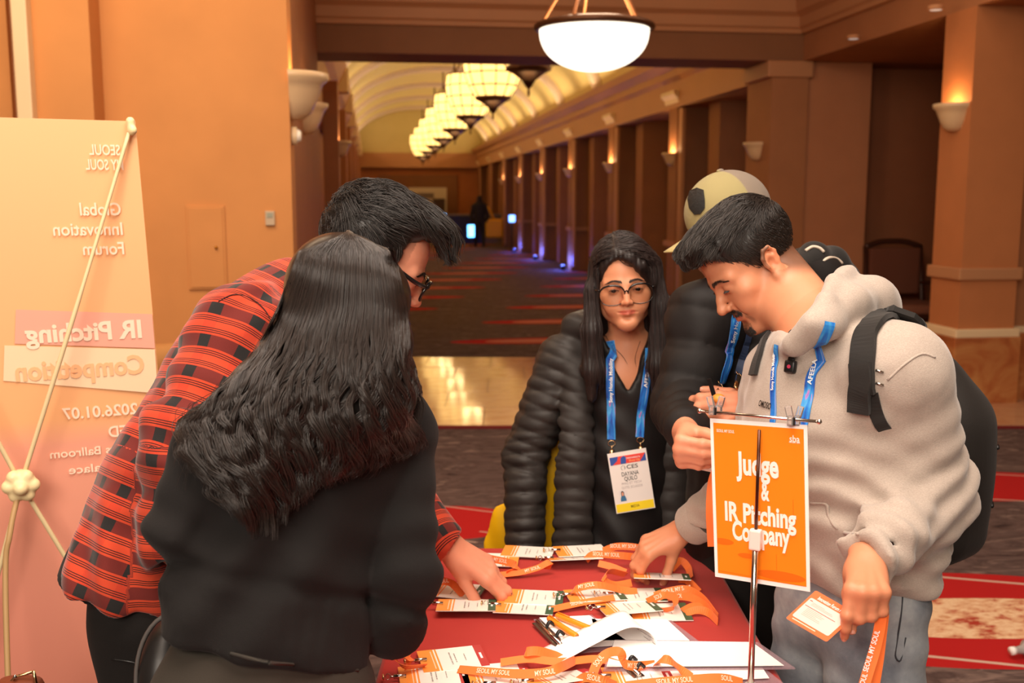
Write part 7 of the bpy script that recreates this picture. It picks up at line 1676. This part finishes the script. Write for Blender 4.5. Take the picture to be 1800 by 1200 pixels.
def extras():
    # open brown purse at the lower left corner
    r = empty('purse', P(35, 1215, 2.0), 'open brown purse with a gilt frame at the lower left corner', 'bag'); lm = mat('brown_leather', lin(120, 56, 32), 0.5)
    K = Sdf(); K.ell(P(34, 1236, 2.0), (0.05, 0.035, 0.045), np.stack([RT, HEAD, ZUP], 1)); K.box(P(34, 1212, 2.0), (0.040, 0.02, 0.02), np.stack([RT, HEAD, ZUP], 1), 0.01, 0.03); sculpt('pouch', K, 0.005, lm, r, 1)
    MB().tube(catmull([P(6, 1212, 1.985), P(27, 1189, 1.985), P(59, 1180, 1.985)], 1), 0.003, 6).build('frame', M_gold, r, True); MB().tube([P(59, 1178, 1.985), P(64, 1206, 1.985)], 0.0036, 6).build('frame', M_gold, r, True); MB().lathe([(0, -0.005), (0.005, 0), (0, 0.005)], P(27, 1189, 1.98), 10).build('clasp_ball', M_chrome, r, True)
    # bottle on the carpet, right edge
    c = onZ(1792, 1142, 0.034); r = empty('water_bottle', c-ZUP*0.034, 'clear plastic bottle lying on the carpet at the right edge', 'bottle'); ax = unit(W(1, 0.25, 0)-W(0, 0, 0))
    pm = mat('bottle_plastic', lin(236, 226, 222), 0.15, 0.6, trans=0.6); MB().tube([c-ax*0.02, c-ax*0.012, c+ax*0.01, c+ax*0.03, c+ax*0.17, c+ax*0.175], [0.012, 0.013, 0.016, 0.033, 0.033, 0.026], 16).build('body', pm, r, True); MB().tube([c-ax*0.036, c-ax*0.018], 0.015, 14).build('cap', mat('white_cap', lin(244, 238, 234), 0.35), r, True)
    # armchair in the alcove on the right
    y = 10.35; xa, xb = 5.28, 5.92; r = empty('armchair', (5.6, y, 0), 'dark wooden chair with an upholstered back standing in the right alcove', 'chair'); wd = mat('dark_wood', lin(66, 36, 24), 0.4); up_ = mat('brown_upholstery', lin(112, 64, 44), 0.85); up2 = mat('seat_upholstery', lin(140, 88, 66), 0.85)
    for x in (xa, xb):
        MB().tube([(x, y+0.06, 0.0), (x, y+0.06, 0.5), (x, y+0.14, 1.10)], [0.022, 0.028, 0.024], 8).build('rear_leg', wd, r, True); MB().tube([(x, y-0.52, 0.0), (x, y-0.50, 0.44)], [0.020, 0.028], 8).build('front_leg', wd, r, True)
        MB().tube(catmull([(x, y+0.09, 0.70), (x, y-0.2, 0.72), (x, y-0.46, 0.69), (x, y-0.47, 0.45)], 5), 0.022, 8).build('arm', wd, r, True)
    MB().tube(catmull([(xa, y+0.14, 1.09), (xa+0.16, y+0.15, 1.14), ((xa+xb)/2, y+0.15, 1.15), (xb-0.16, y+0.15, 1.14), (xb, y+0.14, 1.09)], 5), 0.03, 8).build('top_rail', wd, r, True)
    MB().box(((xa+xb)/2, y+0.10, 0.83), (xb-xa-0.06, 0.07, 0.50)).build('back_cushion', up_, r, False, 0.025); MB().box(((xa+xb)/2, y-0.22, 0.47), (xb-xa-0.02, 0.58, 0.10)).build('seat_cushion', up2, r, False, 0.03); MB().box(((xa+xb)/2, y-0.22, 0.40), (xb-xa, 0.56, 0.06)).build('seat_frame', wd, r, False, 0.01)
    # tan lounge chair between banner and wall, only its back shows
    c = np.array([-1.02, 5.25, 0]); r = empty('lounge_chair', c, 'tan round-backed chair against the left wall behind the banner', 'chair'); fb = mat('tan_fabric', lin(190, 136, 80), 0.85)
    K = Sdf(); K.path([c+vec(-0.28, 0.1, 0.62), c+vec(-0.2, 0.2, 0.78), c+vec(0.1, 0.2, 0.80), c+vec(0.22, 0.05, 0.62), c+vec(0.24, -0.2, 0.50)], [0.06, 0.07, 0.07, 0.06, 0.05], 0.04); K.box(c+vec(0, 0.2, 0.5), (0.24, 0.06, 0.28), None, 0.05, 0.05); sculpt('backrest', K, 0.012, fb, r, 1)
    MB().box(c+vec(0, -0.05, 0.36), (0.50, 0.5, 0.16)).build('seat', fb, r, False, 0.04)
    for sx in (-0.2, 0.2):
        for sy in (-0.25, 0.2): MB().tube([c+vec(sx, sy, 0), c+vec(sx, sy, 0.3)], [0.016, 0.022], 8).build('leg', wd, r, True)
    # the far end: walker with yellow bag, blue lit counter, board, screens
    f = onZ(843, 434, 0); r = empty('person', f, 'distant dark-clothed person walking away down the corridor with a yellow bag', 'person'); K = Sdf()
    K.ell(f+vec(0, 0, 1.62), (0.085, 0.10, 0.12)); K.rc(f+vec(0, 0, 1.5), f+vec(0, 0, 1.4), 0.06, 0.08, 0.05); K.rc(f+vec(0, 0, 1.35), f+vec(0, 0, 0.95), 0.20, 0.17, 0.08, flat=(vec(0, 1, 0), 0.65))
    for sx in (-1, 1): K.path([f+vec(sx*0.20, 0, 1.38), f+vec(sx*0.27, 0, 1.1), f+vec(sx*0.25, -0.05, 0.85)], [0.07, 0.055, 0.045], 0.04); K.path([f+vec(sx*0.09, 0, 0.9), f+vec(sx*0.12, 0.05*sx, 0.5), f+vec(sx*0.13, -0.08*sx, 0.06)], [0.10, 0.075, 0.06], 0.04); K.rc(f+vec(sx*0.13, -0.08*sx, 0.05), f+vec(sx*0.13, 0.12-0.08*sx, 0.05), 0.05)
    sculpt('body', K, 0.018, mat('far_dark_clothes', lin(40, 34, 32), 0.9), r, 1)
    t = empty('tote_bag', f+vec(0.45, 0, 0.4), 'bright yellow bag beside the distant walker', 'bag'); K = Sdf(); K.box(f+vec(0.50, 0, 0.62), (0.30, 0.09, 0.32), None, 0.08); sculpt('bag_body', K, 0.02, mat('far_yellow', lin(226, 160, 20), 0.6), t, 1); MB().tube(catmull([f+vec(0.28, 0, 0.9), f+vec(0.27, 0, 1.35), f+vec(0.5, 0, 0.92)], 6), 0.04, 6).build('strap', bpy.data.materials['far_yellow'], t, True)
    q = onZ(812, 428, 0); r = empty('counter', q, 'blue-lit counter at the far end of the corridor', 'counter'); bl = mat('blue_panel', lin(34, 38, 110), 0.4); MB().box(q+vec(0.0, 0.3, 0.5), (1.6, 0.5, 1.0)).build('front', bl, r, False, 0.02); MB().box(q+vec(0.35, 0.3, 1.03), (2.6, 0.6, 0.06)).build('worktop', mat('grey_top', lin(120, 108, 120), 0.4), r, False, 0.01); MB().box(q+vec(1.2, 0.3, 0.5), (0.8, 0.45, 1.0)).build('side_panel', mat('grey_panel', lin(126, 110, 112), 0.5), r, False, 0.02)
    def lamp(px, py, D, w, h, col, s, lb):
        c = P(px, py, D); o = empty('screen', c, lb, 'screen'); MB().box(c, (w, 0.05, h)).build('panel', glow('blue_glow', col, s), o, False, 0.02); MB().box(c+vec(0, 0.06, 0), (w+0.04, 0.05, h+0.04)).build('case', M_blkpl, o); MB().tube([c+vec(0, 0.07, -h/2), (c[0], c[1]+0.07, 0.0)], 0.02, 6).build('stand', M_blkpl, o, True)
    lamp(776, 386, 30.0, 0.26, 0.34, (0.25, 0.55, 1.0), 9, 'bright blue-white screen beside the dark-haired head, far end'); lamp(828, 406, 34.0, 0.22, 0.40, (0.1, 0.45, 1.0), 6, 'small bright blue light left of the distant walker'); lamp(900, 384, 30.0, 0.18, 0.20, (0.12, 0.3, 1.0), 5, 'round blue light right of the distant walker')
    c = P(752, 362, 42.0); r = empty('display_board', (c[0], c[1], 0), 'pale display board at the far end of the corridor', 'board'); MB().box(c, (1.55, 0.08, 1.5)).build('panel', mat('board_white', lin(206, 190, 170), 0.6), r); MB().box(c+vec(0.45, -0.05, -0.2), (0.5, 0.03, 1.0)).build('dark_print', mat('board_dark', lin(70, 50, 46), 0.6), r); MB().box(c+vec(-0.1, -0.05, 0.42), (0.7, 0.03, 0.22)).build('title_print', mat('board_title', lin(120, 104, 96), 0.6), r)
    for sx in (-0.7, 0.7): MB().tube([c+vec(sx, 0.05, -0.75), (c[0]+sx, c[1]+0.05, 0)], 0.03, 6).build('post', M_chrome, r, True)
    for k, (x, y, pw) in enumerate(((4.30, 27.0, 26), (4.30, 23.0, 26), (4.30, 18.6, 14), (4.30, 31.0, 20))):
        o = empty('uplight', (x, y, 0), f'small blue floor uplight at a corridor pilaster, {words[k]} of the four'.replace('nearest', 'first'), 'uplight', 'blue uplights'); MB().lathe([(0, 0), (0.06, 0), (0.055, 0.10), (0.05, 0.11), (0, 0.11)], (x, y, 0), 12).build('can', M_blkpl, o, True); MB().lathe([(0, 0.112), (0.048, 0.112)], (x, y, 0), 12).build('lens', glow('blue_lens', (0.1, 0.2, 1.0), 4), o); point('uplight_glow', (x-0.02, y, 0.22), pw, (0.08, 0.14, 1.0), 0.05)
    c = np.array([5.10, 12.75, 0]); r = empty('door_gap_glow', c, 'tall narrow glowing slab standing in for a blue-lit door gap in the nearest right-hand recess', 'panel'); MB().box(c+vec(0, 0, 1.5), (0.04, 0.34, 2.9)).build('gap_glow_slab', glow('blue_gap_glow', (0.08, 0.16, 0.6), 0.22), r); MB().box(c+vec(0.03, 0, 1.5), (0.03, 0.40, 2.98)).build('case', M_blkpl, r)  # added glowing slab and backing, imitating blue light in a door gap
# ------------------------------------------------------------------ assemble
table()
_h = man_hoodie(); hoodie_accessories(*_h)
_HRc = man_cap()
woman_glasses()
woman_back()
man_plaid()
sign(); papers(); badges(); held_cards(_h[3], _HRc)
banner(); extras()
